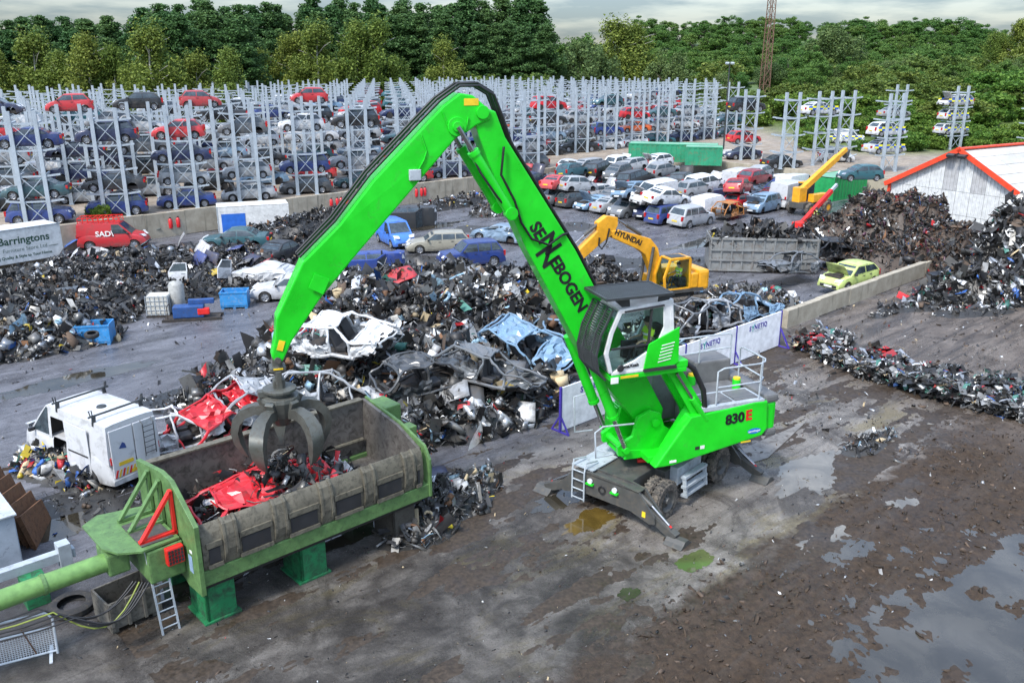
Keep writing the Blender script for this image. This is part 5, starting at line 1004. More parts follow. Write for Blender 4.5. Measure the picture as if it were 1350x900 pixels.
# white box body with blue panel
q0 = G(290, 313); wb = empty('box_body', q0, R(20), 'white box lorry body with a square blue panel by the wall', 'lorry body')
w = MB(); w.b2((0, 0, .15), (5.3, .06, 2.3)); w.b2((0, 2.0, .15), (5.3, 2.06, 2.3)); w.b2((0, 0, 2.25), (5.3, 2.06, 2.32)); w.b2((5.24, .06, .15), (5.3, 2.0, 2.25)); w.b2((0, 0, .1), (5.3, 2.0, .2)); w.build('body', mat('box_white', (.62, .62, .60), .5, dirt=.2), wb); MB().b2((.25, -.03, .35), (2.0, -.004, 1.75)).build('blue_panel', mat('panel_blue', (.02, .12, .48), .5), wb)
for z0 in (.3, .85, 1.4, 2.0): MB().b2((-.03, .05, z0), (.03, 2.0, z0 + .08)).build('shelf_edge', LGREY, wb)
MB().b2((-.05, .0, .1), (.05, .08, 2.3)).build('door_post', LGREY, wb)
yc('saloon', 'teal', 312, 327, 186, 'dark teal saloon without bonnet behind the scrap doors', z=.1, wheels=(1, 1, 0, 1)).scale = (1.1, 1.1, 1.05)
yc('saloon', 'black', 374, 343, 68, 'black saloon with smashed side seen from behind beside the dark heap', crush=.0)
yc('saloon', 'white', 385, 393, 188, 'white stripped saloon nose facing left beside the blue bin', bonnet=False, wheels=(1, 0, 1, 1))
yc('hatchback', 'white', 350, 375, 170, 'white gutted hatchback shell behind the white saloon', glass=False, crush=.35, seed=4, wheels=(0, 0, 0, 0))
yc('estate car', 'pale gold', 578, 331, 190, 'pale gold estate car parked behind the blue off-roader')
yc('off-roader', 'blue', 621, 350, 200, 'clean blue off-roader with grey lower panels in the middle of the yard')
yc('small van', 'bright blue', 521, 322, -62, 'bright blue van facing the camera behind the stick')
yc('estate car', 'pale blue', 660, 318, 150, 'pale blue wrecked car half hidden behind the boom', crush=.25, seed=2, wheels=(1, 1, 0, 0))
yc('off-roader', 'blue', 487, 345, 12, 'car lying on its side showing a muddy underbody beside the stick', z=.9, tilt=(R(97), 0), wheels=(0, 0, 0, 0))
yc('off-roader', 'dark grey', 540, 282, 10, 'dark wreck rolled on its side behind the worker', z=.9, tilt=(R(100), 0), wheels=(1, 0, 1, 0))
person(G(553, 298), R(250), 'worker in yellow and orange hi-vis jacket standing by the rolled wreck', 'stand', HIORANGE, DARKCLOTH, HIVIS)
yc('hatchback', 'lime green', 1118, 378, 215, 'lime green hatchback with raised bonnet behind the low wall', bonnet=True, z=.25)
# the double-stacked wrecks in the yard corner
WR = ['silver', 'grey', 'dark grey', 'black', 'white', 'navy', 'silver', 'blue', 'pale blue', 'red', 'black', 'grey', 'teal', 'dark red', 'white']
lines = [58.8, 63.8, 68.7, 73.6, 78.5, 83.0]
FIX = {(0, 0): ('off-roader', 'silver'), (0, 1): ('people carrier', 'blue'), (0, 2): ('hatchback', 'navy'), (0, 3): ('people carrier', 'grey'), (0, 4): ('saloon', 'silver'), (0, 5): ('sports car', 'pale blue'), (0, 6): ('estate car', 'dark grey'), (0, 7): ('saloon', 'grey'), (0, 8): ('estate car', 'teal'), (0, 9): ('saloon', 'black'), (0, 10): ('pickup', 'dark grey'), (0, 11): ('hatchback', 'red'),
       (1, 0): ('hatchback', 'burnt orange'), (2, 0): ('people carrier', 'pale blue'), (3, 0): ('panel van', 'white'), (2, 1): ('hatchback', 'red'), (1, 1): ('small van', 'white'), (4, 1): ('panel van', 'white'), (4, 4): ('panel van', 'white'), (3, 5): ('hatchback', 'yellow')}
for i, a_ in enumerate(lines):
    for j in range(12):
        b_ = 42.2 + j * 2.12 + (0 if i else .3); r3 = random.Random(i * 50 + j + 3)
        if i == 0 and j > 11: continue
        if a_ < 60 and b_ > 64: continue
        if i >= 3 and j == 0 and i != 3: continue
        if i >= 4 and j in (5, 6, 7, 8) or i == 5 and j > 3: continue
        kd, cl = FIX.get((i, j), (r3.choice(['hatchback', 'saloon', 'estate car', 'people carrier', 'off-roader', 'sports car', 'hatchback']), r3.choice(WR)))
        hd = AX + (0 if r3.random() < .7 else math.pi) + r3.uniform(-.16, .16); P = AB(a_ + r3.uniform(-.4, .4), b_); cr_ = 0 if r3.random() < .65 or (i, j) in FIX else .18
        wh = tuple(1 if r3.random() < .72 else 0 for _ in range(4)); lab = f'{cl} {kd} on the ground, {ORD[j + 1]} from the near end of wreck line {["one", "two", "three", "four", "five", "six"][i]}'
        shell = (i, j) == (1, 0)
        if shell: SHELL_AT = P; continue
        car(kd, cl, P, hd, lab, detail=2, wheels=(0, 0, 0, 0) if shell else wh, crush=.12 if shell else cr_, seed=i * 13 + j, glass=not shell and r3.random() < .85, tilt=(r3.uniform(-.05, .05), r3.uniform(-.05, .05)), bonnet=not cr_ and r3.random() < .32, group='wrecks stacked in the yard corner')
        if kd not in ('panel van', 'small van') and r3.random() < (.55 if i < 3 else .35) and (i, j) not in ((0, 0), (1, 0), (2, 0)):
            k2 = r3.choice(['hatchback', 'saloon', 'estate car', 'people carrier', 'hatchback', 'city car']) if (i, j) != (0, 2) else 'small van'; c2 = r3.choice(WR) if (i, j) != (0, 2) else 'white'
            if i >= 4 and r3.random() < .4: continue
            car(k2, c2, P + Vector((r3.uniform(-.3, .3), r3.uniform(-.3, .3), KINDS[kd]['H'] - .12)), hd + r3.uniform(-.25, .25), f'{c2} {k2} on top, {ORD[j + 1]} from the near end of wreck line {["one", "two", "three", "four", "five", "six"][i]}', detail=2, wheels=tuple(1 if r3.random() < .6 else 0 for _ in range(4)), tilt=(r3.uniform(-.12, .12), r3.uniform(-.1, .1)), bonnet=r3.random() < .2, seed=j, group='wrecks stacked in the yard corner')
# green containers above the corner wall, small green one by the telehandler
CG = mat('container_green', (.02, .24, .12), .5, dirt=.3, dirtc=(.16, .09, .05), dscale=.8); CG2 = mat('container_roof', (.16, .36, .24), .6, dirt=.3, dirtc=(.25, .24, .20), dscale=.5)
def container(p, hd, L, Wd, Hh, m, m2, label, name='shipping_container'):
    e = empty(name, p, hd, label, 'container'); n_ = int(L / .28)
    for yy, sg in ((0, -1), (Wd, 1)):
        w = MB()
        for i in range(n_):
            x0_, x1_ = .08 + (L - .16) * i / n_, .08 + (L - .16) * (i + 1) / n_; dp = .035 if i % 2 else 0; w.add([(x0_, yy - sg * dp, .12), (x1_, yy - sg * dp, .12), (x1_, yy - sg * dp, Hh - .1), (x0_, yy - sg * dp, Hh - .1)], [(0, 1, 2, 3)] if sg < 0 else [(3, 2, 1, 0)]); w.add([(x1_, yy, .12), (x1_, yy - sg * .035, .12), (x1_, yy - sg * .035, Hh - .1), (x1_, yy, Hh - .1)], [(0, 1, 2, 3)])
        w.build('corrugated_side', m, e)
    w = MB()
    for z0 in (.0, Hh - .14):
        for yy in (-.02, Wd - .1): w.b2((0, yy, z0), (L, yy + .12, z0 + .14))
    for x0_ in (0, L - .12):
        for yy in (-.025, Wd - .1): w.b2((x0_, yy, .14), (x0_ + .12, yy + .125, Hh - .14))
    w.build('frame', m, e); MB().b2((.02, .02, Hh - .06), (L - .02, Wd - .02, Hh - .02)).build('roof', m2, e)
    for x0_ in (.03, L - .08): MB().b2((x0_, .1, .14), (x0_ + .05, Wd - .1, Hh - .14)).build('end_door', m, e)
    return e
ca = G(828, 212, TZ); container(ca, R(-14), 10.0, 2.4, 2.0, CG, CG2, 'long rusty green container on the terrace edge, roof patchy'); cb = G(906, 216, TZ); container(cb + Vector((-.5, -1.2, 0)), R(-12), 4.0, 2.4, 2.0, CG, CG2, 'shorter green container with clean end beside the long rusty one')
container(G(1097, 266), R(40), 6.1, 2.4, 2.3, mat('container_vivid', (.01, .26, .07), .5, dirt=.2), CG2, 'vivid green container under the teal car by the telehandler')
container(G(952, 222, TZ - 1.2), R(-10), 4.5, 2.3, 2.0, mat('container_white', (.55, .56, .56), .5, dirt=.2), SHROOF, 'white container with red end panel next to the green ones', 'site_container')
container(G(758, 222, 0.2), R(40), 3.5, 2.0, 1.5, mat('container_blue', (.03, .12, .35), .5, dirt=.2), CG2, 'small blue container among the wrecks', 'site_container') if False else None
# grey open-top skip piled with scrap
SKG = mat('skip_grey', (.22, .225, .22), .55, .2, dirt=.35, dirtc=(.13, .085, .055), dscale=1.2)
s0, s1 = G(934, 358), G(1078, 372); so_ = s0; sdv = s1 - s0; SL = 6.7; sk2 = empty('scrap_skip', so_, R(-6), 'long ribbed grey open skip piled with black scrap', 'skip')
for yy in (0, 2.4): MB().b2((0, yy - .03, .15), (SL, yy + .03, 2.25)).build('side', SKG, sk2)
for xx in (0, SL): MB().b2((xx - .03, .03, .15), (xx + .03, 2.37, 2.25)).build('end', SKG, sk2)
MB().b2((0, 0, .1), (SL, 2.4, .2)).build('floor', SKG, sk2)
for i in range(11): x0_ = i * (SL - .1) / 10; MB().b2((x0_, -.12, .12), (x0_ + .1, -.031, 2.22)).build('rib', SKG, sk2)
for z0 in (.1, .75, 1.4, 2.12): MB().b2((0, -.145, z0), (SL, -.122, z0 + .13)).build('side_rail', SKG, sk2)
for i in range(5): MB().b2((SL + .031, .1 + i * .5, .15), (SL + .12, .2 + i * .5, 2.22)).build('rib', SKG, sk2)
# lattice mast and lamp post
MASTM = mat('mast_rust', (.17, .095, .065), .7, dirt=.2); mp_ = Vector((at0 := (996 - 675) / FPX * 215 * .95, 205, TZ)); ms = empty('lattice_mast', mp_, .3, 'tall rusty red lattice mast behind the right racks', 'mast'); hM = 36
for sx in (-1, 1):
    for sy in (-1, 1): MB().beam((sx * .85, sy * .85, 0), (sx * .5, sy * .5, hM), .15, .15).build('leg', MASTM, ms)
for i in range(20):
    z0, z1 = hM * i / 20, hM * (i + 1) / 20; r0 = .85 - .35 * i / 20; r1 = .85 - .35 * (i + 1) / 20
    for k_ in range(4):
        ca_, sa_ = [(-1, -1), (1, -1), (1, 1), (-1, 1)][k_], [(1, -1), (1, 1), (-1, 1), (-1, -1)][k_]
        MB().beam((ca_[0] * r0, ca_[1] * r0, z0), (sa_[0] * r1, sa_[1] * r1, z1), .07, .07).build('brace', MASTM, ms); MB().beam((ca_[0] * r0, ca_[1] * r0, z0), (sa_[0] * r0, sa_[1] * r0, z0), .07, .07).build('strut', MASTM, ms)
lp = empty('lamp_post', G(953, 206, TZ), 0, 'thin black lamp post standing by the green containers', 'lamp post'); MB().cyl((0, 0, 0), (0, 0, 10.6), .11, .07, 10).build('pole', GUARD, lp)
for s in (-1, 1): MB().box((s * .3, -.1, 10.7), (.42, .3, .2), Matrix.Rotation(R(20), 3, 'X')).build('floodlight', LGREY, lp, bevel=.03)

# ------------------------------------------------------------------ scrap heaps
def smat(name, c, rough=.5, metal=0.0, spec=.5):
    k = NT(name); ri = k.n('NewGeometry').outputs['Random Per Island']; f = k.noise(5, 5, .65); cc = k.mix(ri, tuple(v * .55 for v in c), tuple(min(.85, v * 1.45) for v in c))
    cc = k.mix(k.ramp(f, .52, .72, 0, .65), cc, (.032, .027, .022)); k.p(Base_Color=cc, Roughness=k.ramp(ri, 0, 1, max(.08, rough - .2), min(1, rough + .2)), Metallic=metal); k.b.inputs['Specular IOR Level'].default_value = spec; return k.m
SC = {'black': smat('scrap_black', (.020, .020, .021), .42), 'dark': smat('scrap_dark_metal', (.055, .053, .050), .45, .4), 'grey': smat('scrap_grey_metal', (.16, .158, .15), .42, .5), 'silver': smat('scrap_silver', (.42, .43, .44), .32, .6), 'white': smat('scrap_white', (.55, .55, .54), .5), 'rust': smat('scrap_rust', (.14, .07, .035), .8), 'brown': smat('scrap_brown', (.085, .058, .04), .75), 'red': smat('scrap_red', (.42, .02, .025), .4), 'blue': smat('scrap_blue', (.03, .10, .32), .45), 'pale': smat('scrap_pale_blue', (.22, .34, .42), .4), 'green': smat('scrap_teal', (.05, .16, .13), .45), 'tan': smat('scrap_foam', (.42, .33, .20), .85), 'yellow': smat('scrap_yellow', (.60, .45, .03), .5), 'pink': smat('scrap_purple', (.12, .05, .08), .5)}
SCN = list(SC); SCM = [SC[k_] for k_ in SCN]
def tmpl():
    rg = np.random.default_rng(5); T = []
    def grid(nx, ny, f):
        u, v = np.meshgrid(np.linspace(-.5, .5, nx + 1), np.linspace(-.5, .5, ny + 1)); co = f(u.ravel(), v.ravel()); i = np.arange((nx + 1) * (ny + 1)).reshape(ny + 1, nx + 1)
        return co, np.stack([i[:-1, :-1], i[:-1, 1:], i[1:, 1:], i[1:, :-1]], -1).reshape(-1, 4)
    def tube(P, r, n=5):
        P = np.array(P); m = len(P); co = []
        for q in range(m):
            t = P[min(q + 1, m - 1)] - P[max(q - 1, 0)]; t = t / (np.linalg.norm(t) + 1e-9); a = np.cross(t, [.3, .5, .81]); a /= np.linalg.norm(a) + 1e-9; b = np.cross(t, a)
            for j in range(n): w = 2 * np.pi * j / n; co.append(P[q] + (a * np.cos(w) + b * np.sin(w)) * r)
        f = [(q * n + j, q * n + (j + 1) % n, (q + 1) * n + (j + 1) % n, (q + 1) * n + j) for q in range(m - 1) for j in range(n)]
        return np.array(co), np.array(f)
    for s in range(6):      # bent sheet
        j = rg.normal(0, .10, (12,)); T.append(('sheet', *grid(3, 2, lambda u, v: np.stack([u + .1 * v * rg.normal(), v * .7, j + .35 * rg.normal() * u * u + .3 * rg.normal() * v * v], 1))))
    for s in range(5):      # curled strip
        k1, k2 = rg.uniform(1.2, 4.5), rg.normal() * .5; T.append(('strip', *grid(5, 1, lambda u, v: np.stack([np.sin(u * k1) / k1 * 1.4, v * .14, np.cos(u * k1) / k1 * 1.2 + k2 * u * v], 1))))
    for s in range(6):      # crumpled lump
        c = np.array([(x, y, z) for z in (-.5, .5) for x, y in ((-.5, -.5), (.5, -.5), (.5, .5), (-.5, .5))]) * [.7, .5, .4] + rg.normal(0, .11, (8, 3)); T.append(('lump', c, np.array([(0, 3, 2, 1), (4, 5, 6, 7), (0, 1, 5, 4), (1, 2, 6, 5), (2, 3, 7, 6), (3, 0, 4, 7)])))
    for s in range(3):      # engine block: a few bolted boxes
        V, F = [], []
        for q in range(3):
            c = np.array([(x, y, z) for z in (-.5, .5) for x, y in ((-.5, -.5), (.5, -.5), (.5, .5), (-.5, .5))]) * rg.uniform(.25, .7, 3) + rg.normal(0, .18, 3); F.append(np.array([(0, 3, 2, 1), (4, 5, 6, 7), (0, 1, 5, 4), (1, 2, 6, 5), (2, 3, 7, 6), (3, 0, 4, 7)]) + 8 * q); V.append(c)
        T.append(('engine', np.concatenate(V), np.concatenate(F)))
    for s in range(5):      # bent pipe
        P = np.cumsum(rg.normal(0, .18, (4, 3)) + [.33, 0, 0], 0); P -= P.mean(0); T.append(('pipe', *tube(P, .035, 4)))
    for s in range(4):      # cable loop
        t = np.linspace(0, rg.uniform(3.5, 6), 6); P = np.stack([np.cos(t) * (.3 + .03 * t), np.sin(t) * (.3 + .02 * t), .06 * t * rg.normal()], 1); T.append(('pipe', *tube(P, .018, 3)))
    for s in range(2):      # ring
        R_, r_ = .36, .13; co = []; f = []; n1, n2 = 10, 4
        for i in range(n1):
            for j in range(n2): a, b = 2 * np.pi * i / n1, 2 * np.pi * j / n2; co.append(((R_ + r_ * np.cos(b)) * np.cos(a), (R_ + r_ * np.cos(b)) * np.sin(a), r_ * .9 * np.sin(b)))
        for i in range(n1):
            for j in range(n2): f.append((i * n2 + j, ((i + 1) % n1) * n2 + j, ((i + 1) % n1) * n2 + (j + 1) % n2, i * n2 + (j + 1) % n2))
        T.append(('ring', np.array(co), np.array(f)))
    return T
TM = tmpl()
MIX_BLACK = {'black': 52, 'dark': 25, 'grey': 13, 'silver': 6, 'white': 1.2, 'rust': 2, 'brown': 3, 'red': .3, 'blue': .35, 'tan': .8, 'yellow': .1}
MIX_CAR = {'black': 33, 'dark': 24, 'grey': 20, 'silver': 11, 'white': 3.5, 'rust': 3, 'brown': 3, 'red': .9, 'blue': .9, 'pale': 1.6, 'green': .7, 'tan': 1.6, 'yellow': .3}
MIX_BALE = {'black': 32, 'dark': 26, 'grey': 18, 'silver': 11, 'white': 5, 'green': 2.0, 'red': 1.6, 'blue': 1.0, 'tan': 1, 'brown': 3}
MIX_SHRED = {'black': 30, 'dark': 22, 'brown': 22, 'grey': 8, 'rust': 8, 'pink': 4, 'silver': 2, 'white': 1.5, 'red': 1, 'blue': .6}
SHAPES = {'sheet': .27, 'strip': .30, 'lump': .06, 'pipe': .30, 'ring': .02, 'engine': .05}
def shards(P, size, mix, rg, shapes=SHAPES, flat=0.0):
    """P: n x 3 positions -> coords, quads, material index"""
    n = len(P); kinds = np.array([t[0] for t in TM]); cnt = {k_: (kinds == k_).sum() for k_ in set(kinds)}; pr = np.array([shapes.get(k_, 0) / cnt[k_] for k_ in kinds]); pr /= pr.sum()
    which = rg.choice(len(TM), n, p=pr); mk = np.array([SCN.index(k_) for k_ in mix]); mp = np.array(list(mix.values()), float); mcol = rg.choice(mk, n, p=mp / mp.sum())
    co, fa, mi, off = [], [], [], 0
    for t in range(len(TM)):
        ix = np.where(which == t)[0]
        if not len(ix): continue
        _, v, f = TM[t]; m = len(ix); q = rg.normal(size=(m, 4)); 
        if flat: q[:, 1:3] *= (1 - flat)
        q /= np.linalg.norm(q, axis=1)[:, None]; w, x, y, z = q.T
        Rm = np.stack([np.stack([1 - 2 * (y * y + z * z), 2 * (x * y - z * w), 2 * (x * z + y * w)], -1), np.stack([2 * (x * y + z * w), 1 - 2 * (x * x + z * z), 2 * (y * z - x * w)], -1), np.stack([2 * (x * z - y * w), 2 * (y * z + x * w), 1 - 2 * (x * x + y * y)], -1)], 1)
        s = (size[0] + (size[1] - size[0]) * rg.random(m) ** 2.2)[:, None, None]; an = np.stack([rg.uniform(.9, 2.3, m), rg.uniform(.35, 1.0, m), rg.uniform(.4, 1.1, m)], 1) if TM[t][0] in ('sheet', 'lump', 'strip') else np.ones((m, 3)); vv = np.einsum('mij,mkj->mki', Rm, v[None] * an[:, None, :]) * s * rg.uniform(.75, 1.25, (m, 1, 1)) + P[ix][:, None, :]
        co.append(vv.reshape(-1, 3)); fa.append((f[None] + (np.arange(m) * len(v))[:, None, None]).reshape(-1, 4) + off); mi.append(np.repeat(mcol[ix], len(f))); off += m * len(v)
    return np.concatenate(co), np.concatenate(fa), np.concatenate(mi)
HEAPS = []
def hfun(bumps, seed):
    def h(x, y):
        z = np.zeros_like(x)
        for (cx, cy, ra, rb, ang, hh) in bumps:
            c, s = math.cos(ang), math.sin(ang); dx, dy = x - cx, y - cy; r = np.sqrt(((dx * c + dy * s) / ra) ** 2 + ((-dx * s + dy * c) / rb) ** 2); r = r + (fbm(x * .55, y * .55, 3, seed) - .5) * .5
            t = np.clip((1 - r) / .62, 0, 1); z = np.maximum(z, hh * t * t * (3 - 2 * t))
        return z * (.72 + .55 * fbm(x * 1.1, y * 1.1, 4, seed + 5))
    return h
def heap(name, label, bumps, n, size, mix, seed, shapes=SHAPES, cat='scrap heap', mound='dark'):
    """bumps: (u, v, radius along the yard, radius across, height[, angle]) with u, v where the photo shows the middle of its foot"""
    B = []
    for b in bumps: p = G(b[0], b[1]); B.append((p.x, p.y, b[2], b[3], AX if len(b) < 6 else R(b[5]), b[4]))
    h = hfun(B, seed); rg = np.random.default_rng(seed); x0, x1 = min(b[0] - max(b[2], b[3]) * 1.3 for b in B), max(b[0] + max(b[2], b[3]) * 1.3 for b in B); y0, y1 = min(b[1] - max(b[2], b[3]) * 1.3 for b in B), max(b[1] + max(b[2], b[3]) * 1.3 for b in B)
    xs, ys = np.arange(x0, x1, .3), np.arange(y0, y1, .3); XX, YY = np.meshgrid(xs, ys); Z = h(XX, YY); Zm = Z * .93 - .02 + (Z > .05) * (fbm(XX * 3, YY * 3, 3, seed + 9) - .5) * .3
    i = np.arange(XX.size).reshape(XX.shape); q = np.stack([i[:-1, :-1], i[:-1, 1:], i[1:, 1:], i[1:, :-1]], -1).reshape(-1, 4); q = q[Z.ravel()[q].max(1) > .02]
    keep = np.unique(q); ren = -np.ones(XX.size, np.int64); ren[keep] = np.arange(len(keep)); mc = np.stack([XX, YY, Zm], -1).reshape(-1, 3)[keep]; mq = ren[q]
    pts = []
    while sum(map(len, pts)) < n:
        px1, py1 = rg.uniform(x0, x1, 6000), rg.uniform(y0, y1, 6000); z = h(px1, py1); ok = z > .06 * rg.random(6000) + .012; pts.append(np.stack([px1[ok], py1[ok], z[ok] + rg.uniform(-.10, .16, ok.sum())], 1))
    P = np.concatenate(pts)[:n]; P[:, 2] = np.maximum(P[:, 2], .05); sc, sf, sm = shards(P, size, mix, rg, shapes)
    co = np.concatenate([mc, sc]); fa = np.concatenate([mq, sf + len(mc)]); mi = np.concatenate([np.full(len(mq), SCN.index(mound)), sm])
    o = obj(name, np_mesh(name, co, fa, SCM, mi)); tag(o, label, cat, None, 'stuff'); HEAPS.append(h); return h
H_LEFT = heap('scrap_parts', 'wide field of black engine parts and scrap on the left', [(60, 388, 8, 5.5, 1.0, 10), (180, 365, 9, 6.5, 1.1, 15), (280, 355, 7, 5, .9, 20), (30, 425, 6, 4.5, 1.0, 10), (130, 400, 7, 4, .85), (240, 385, 5, 3.2, .8), (330, 372, 3.5, 3, .6)], 18000, (.12, .55), MIX_BLACK, 41)
H_FL = heap('scrap_parts', 'dense heap of torn metal at the left edge beside the blue bins', [(30, 452, 5.5, 2.4, 1.35, 12), (-20, 460, 4, 3, 1.5, 12), (95, 445, 2.2, 1.6, .9, 12)], 4500, (.13, .65), MIX_CAR, 42)
H_MID = heap('scrap_heap', 'big central heap of crushed cars and engines', [(560, 430, 7.5, 5.0, 2.1, 20), (480, 425, 4.5, 3.6, 1.8, 20), (650, 425, 4.5, 3.5, 1.9, 20), (610, 500, 5.5, 3.6, 1.5), (680, 530, 3.0, 2.2, 1.2), (560, 560, 4.2, 2.2, 1.05), (640, 560, 2.5, 1.5, .8), (420, 480, 4.5, 3.0, 1.5), (340, 520, 3.6, 2.2, 1.2), (500, 500, 4, 3, 1.6), (720, 470, 3.4, 2.6, 1.6)], 19000, (.13, .85), MIX_CAR, 43)
heap('scrap_heap', 'dark heap of engines on top of the central scrap', [(570, 412, 6.0, 3.2, 2.3, 12), (470, 410, 3, 2.4, 1.9, 12), (650, 410, 3.0, 2.4, 2.1, 12)], 6500, (.13, .6), MIX_BLACK, 44)
heap('scrap_parts', 'black engine heap against the retaining wall', [(395, 318, 4.5, 2.6, 1.6), (350, 318, 2.6, 2.0, 1.2), (430, 300, 3.0, 2.0, 1.3)], 2600, (.15, .5), MIX_BLACK, 45)
heap('scrap_parts', 'low line of scrap along the wall behind the stick', [(610, 270, 5, 1.5, .8), (650, 282, 3.0, 1.6, .9), (580, 275, 3, 1.4, .7)], 1700, (.15, .5), MIX_CAR, 46)
heap('scrap_heap', 'dark heap behind the cab under the yellow boom', [(740, 385, 4.5, 3.0, 1.7, 15), (800, 392, 3.2, 2.2, 1.2, 15), (690, 392, 3.0, 2.2, 1.2, 15)], 3600, (.15, .55), MIX_BLACK, 47)
heap('scrap_heap', 'twisted car frames and scrap behind the boards', [(950, 425, 4.5, 2.2, .95), (910, 440, 3.5, 2.0, 1.2), (1000, 415, 3.5, 2.2, .8), (960, 400, 4.5, 2.4, .45), (880, 450, 3, 2.2, 1.2)], 3600, (.15, .65), MIX_CAR, 48)
heap('shredded_heap', 'tall brown heap of shredded wiring in front of the shed', [(1170, 332, 6.4, 4.6, 3.7, 0), (1230, 345, 3.6, 3.0, 2.6, 0), (1105, 330, 3.6, 3.2, 2.2, 0), (1190, 355, 5.0, 2.5, 1.8, 0)], 15000, (.12, .5), MIX_SHRED, 49, {'sheet': .2, 'strip': .3, 'lump': .12, 'pipe': .38}, mound='brown')
heap('bale_heap', 'high stack of crushed metal at the right edge', [(1345, 375, 4.2, 3.2, 4.6, 0), (1290, 392, 3.4, 2.2, 1.6, 0), (1395, 385, 4.5, 3.5, 4.8, 0), (1240, 398, 2.4, 1.0, .5, 10)], 8000, (.15, .8), MIX_BALE, 50, {'sheet': .4, 'strip': .3, 'lump': .12, 'pipe': .18})
heap('scrap_scatter', 'loose scrap scattered along the foot of the low wall', [(1220, 405, 4, .9, .2, 10), (1290, 412, 3, 1.0, .2, 10), (1170, 412, 2, .5, .1)], 520, (.10, .42), MIX_BALE, 51)
heap('scrap_scatter', 'loose dark scrap spilled beside the end of the press', [(590, 662, 1.9, 1.3, .55), (560, 700, 1.3, .9, .25), (625, 640, 1.2, .8, .25)], 900, (.10, .45), MIX_CAR, 52)
heap('scrap_scatter', 'small patch of broken plastic beside the silty puddle', [(1140, 590, 1.3, .6, .18), (1165, 575, .8, .5, .12)], 240, (.08, .3), MIX_CAR, 53)
heap('scrap_scatter', 'thin litter of scrap across the wet yard behind the central heap', [(700, 300, 9, 3.0, .05, 10), (560, 345, 7, 3, .04, 10), (850, 350, 8, 4, .05, 10)], 500, (.06, .3), MIX_CAR, 54)
heap('scrap_scatter', 'household rubbish and bags spilled from the white van', [(75, 620, 1.9, 1.1, .55, 146), (110, 640, 1.0, .8, .3, 146)], 520, (.12, .5), {'black': 20, 'white': 18, 'tan': 14, 'blue': 14, 'brown': 8, 'green': 5, 'yellow': 5, 'red': 4, 'grey': 8, 'silver': 6}, 55, {'sheet': .5, 'strip': .1, 'lump': .3, 'pipe': .1})
heap('scrap_scatter', 'black shredded litter on the ground round the white van', [(190, 660, 3.0, 1.6, .06), (100, 660, 2.6, 1.2, .07), (260, 520, 4, 1.6, .05), (310, 490, 2.5, 1.4, .12)], 1100, (.05, .2), MIX_BLACK, 56)
def loose(name, label, inv, n, box, size, mix, seed, shapes=SHAPES, cat='scrap', kind='stuff'):
    rg = np.random.default_rng(seed); lo, hi = np.array(box[0]), np.array(box[1]); P = lo + (hi - lo) * rg.random((n, 3)); P[:, 2] = lo[2] + (hi[2] - lo[2]) * rg.random(n) * (1 - .55 * np.abs((P[:, 0] - lo[0]) / (hi[0] - lo[0]) * 2 - 1))
    sc, sf, sm = shards(P, size, mix, rg, shapes); o = obj(name, np_mesh(name, sc, sf, SCM, sm)); o.matrix_world = inv; return tag(o, label, cat, None, kind)
TM4 = Matrix.Translation(TO) @ Matrix.Rotation(AX, 4, 'Z')
loose('press_load', 'black and red crushed scrap lying inside the press trough', TM4, 1500, ((.2, .3, 1.45), (5.2, 2.7, 2.75)), (.15, .6), {'black': 40, 'dark': 22, 'red': 14, 'grey': 9, 'silver': 4, 'white': 4, 'brown': 4}, 61)
loose('skip_load', 'black bumpers and trim heaped in the grey skip', Matrix.Translation(sk2.location) @ Matrix.Rotation(R(-6), 4, 'Z'), 1900, ((.1, .1, 1.5), (6.6, 2.3, 3.0)), (.2, .8), {'black': 66, 'dark': 20, 'grey': 8, 'brown': 4, 'white': 2, 'yellow': .5}, 62, {'sheet': .3, 'strip': .45, 'lump': .1, 'pipe': .15})
loose('grapple_load', 'black tangle of scrap held under the grapple tines', Matrix.Translation((-6.15, 20.95, 0)), 260, ((-.55, -.55, 2.2), (.55, .55, 3.4)), (.15, .45), MIX_BLACK, 63)
# crushed bales along the muddy right side
BALES = []
for s in range(4):
    rg = np.random.default_rng(80 + s); n = 560; P = rg.uniform(-.5, .5, (n, 3)); ax_ = rg.integers(0, 3, n); sg = rg.choice([-1, 1], n); P[np.arange(n), ax_] = sg * rg.uniform(.42, .54, n); P *= [1.6, 1.05, .62]; P[:, 2] += .36
    mx_ = dict(MIX_BALE); mx_[['red', 'silver', 'green', 'white'][s]] = 17; sc, sf, sm = shards(P, (.10, .5), mx_, rg, {'sheet': .5, 'strip': .3, 'lump': .05, 'pipe': .15}, .75); c = MB().b2((-.72, -.46, .04), (.72, .46, .62)); o_ = len(sc)
    BALES.append(np_mesh('scrap_bale', np.concatenate([sc, np.array(c.v)]), np.concatenate([sf, np.array(c.f) + o_]), SCM, np.concatenate([sm, np.full(6, SCN.index('dark'))])))
BNAME = ['red and black', 'silver and black', 'green-tinged', 'pale and black']
k_ = 0
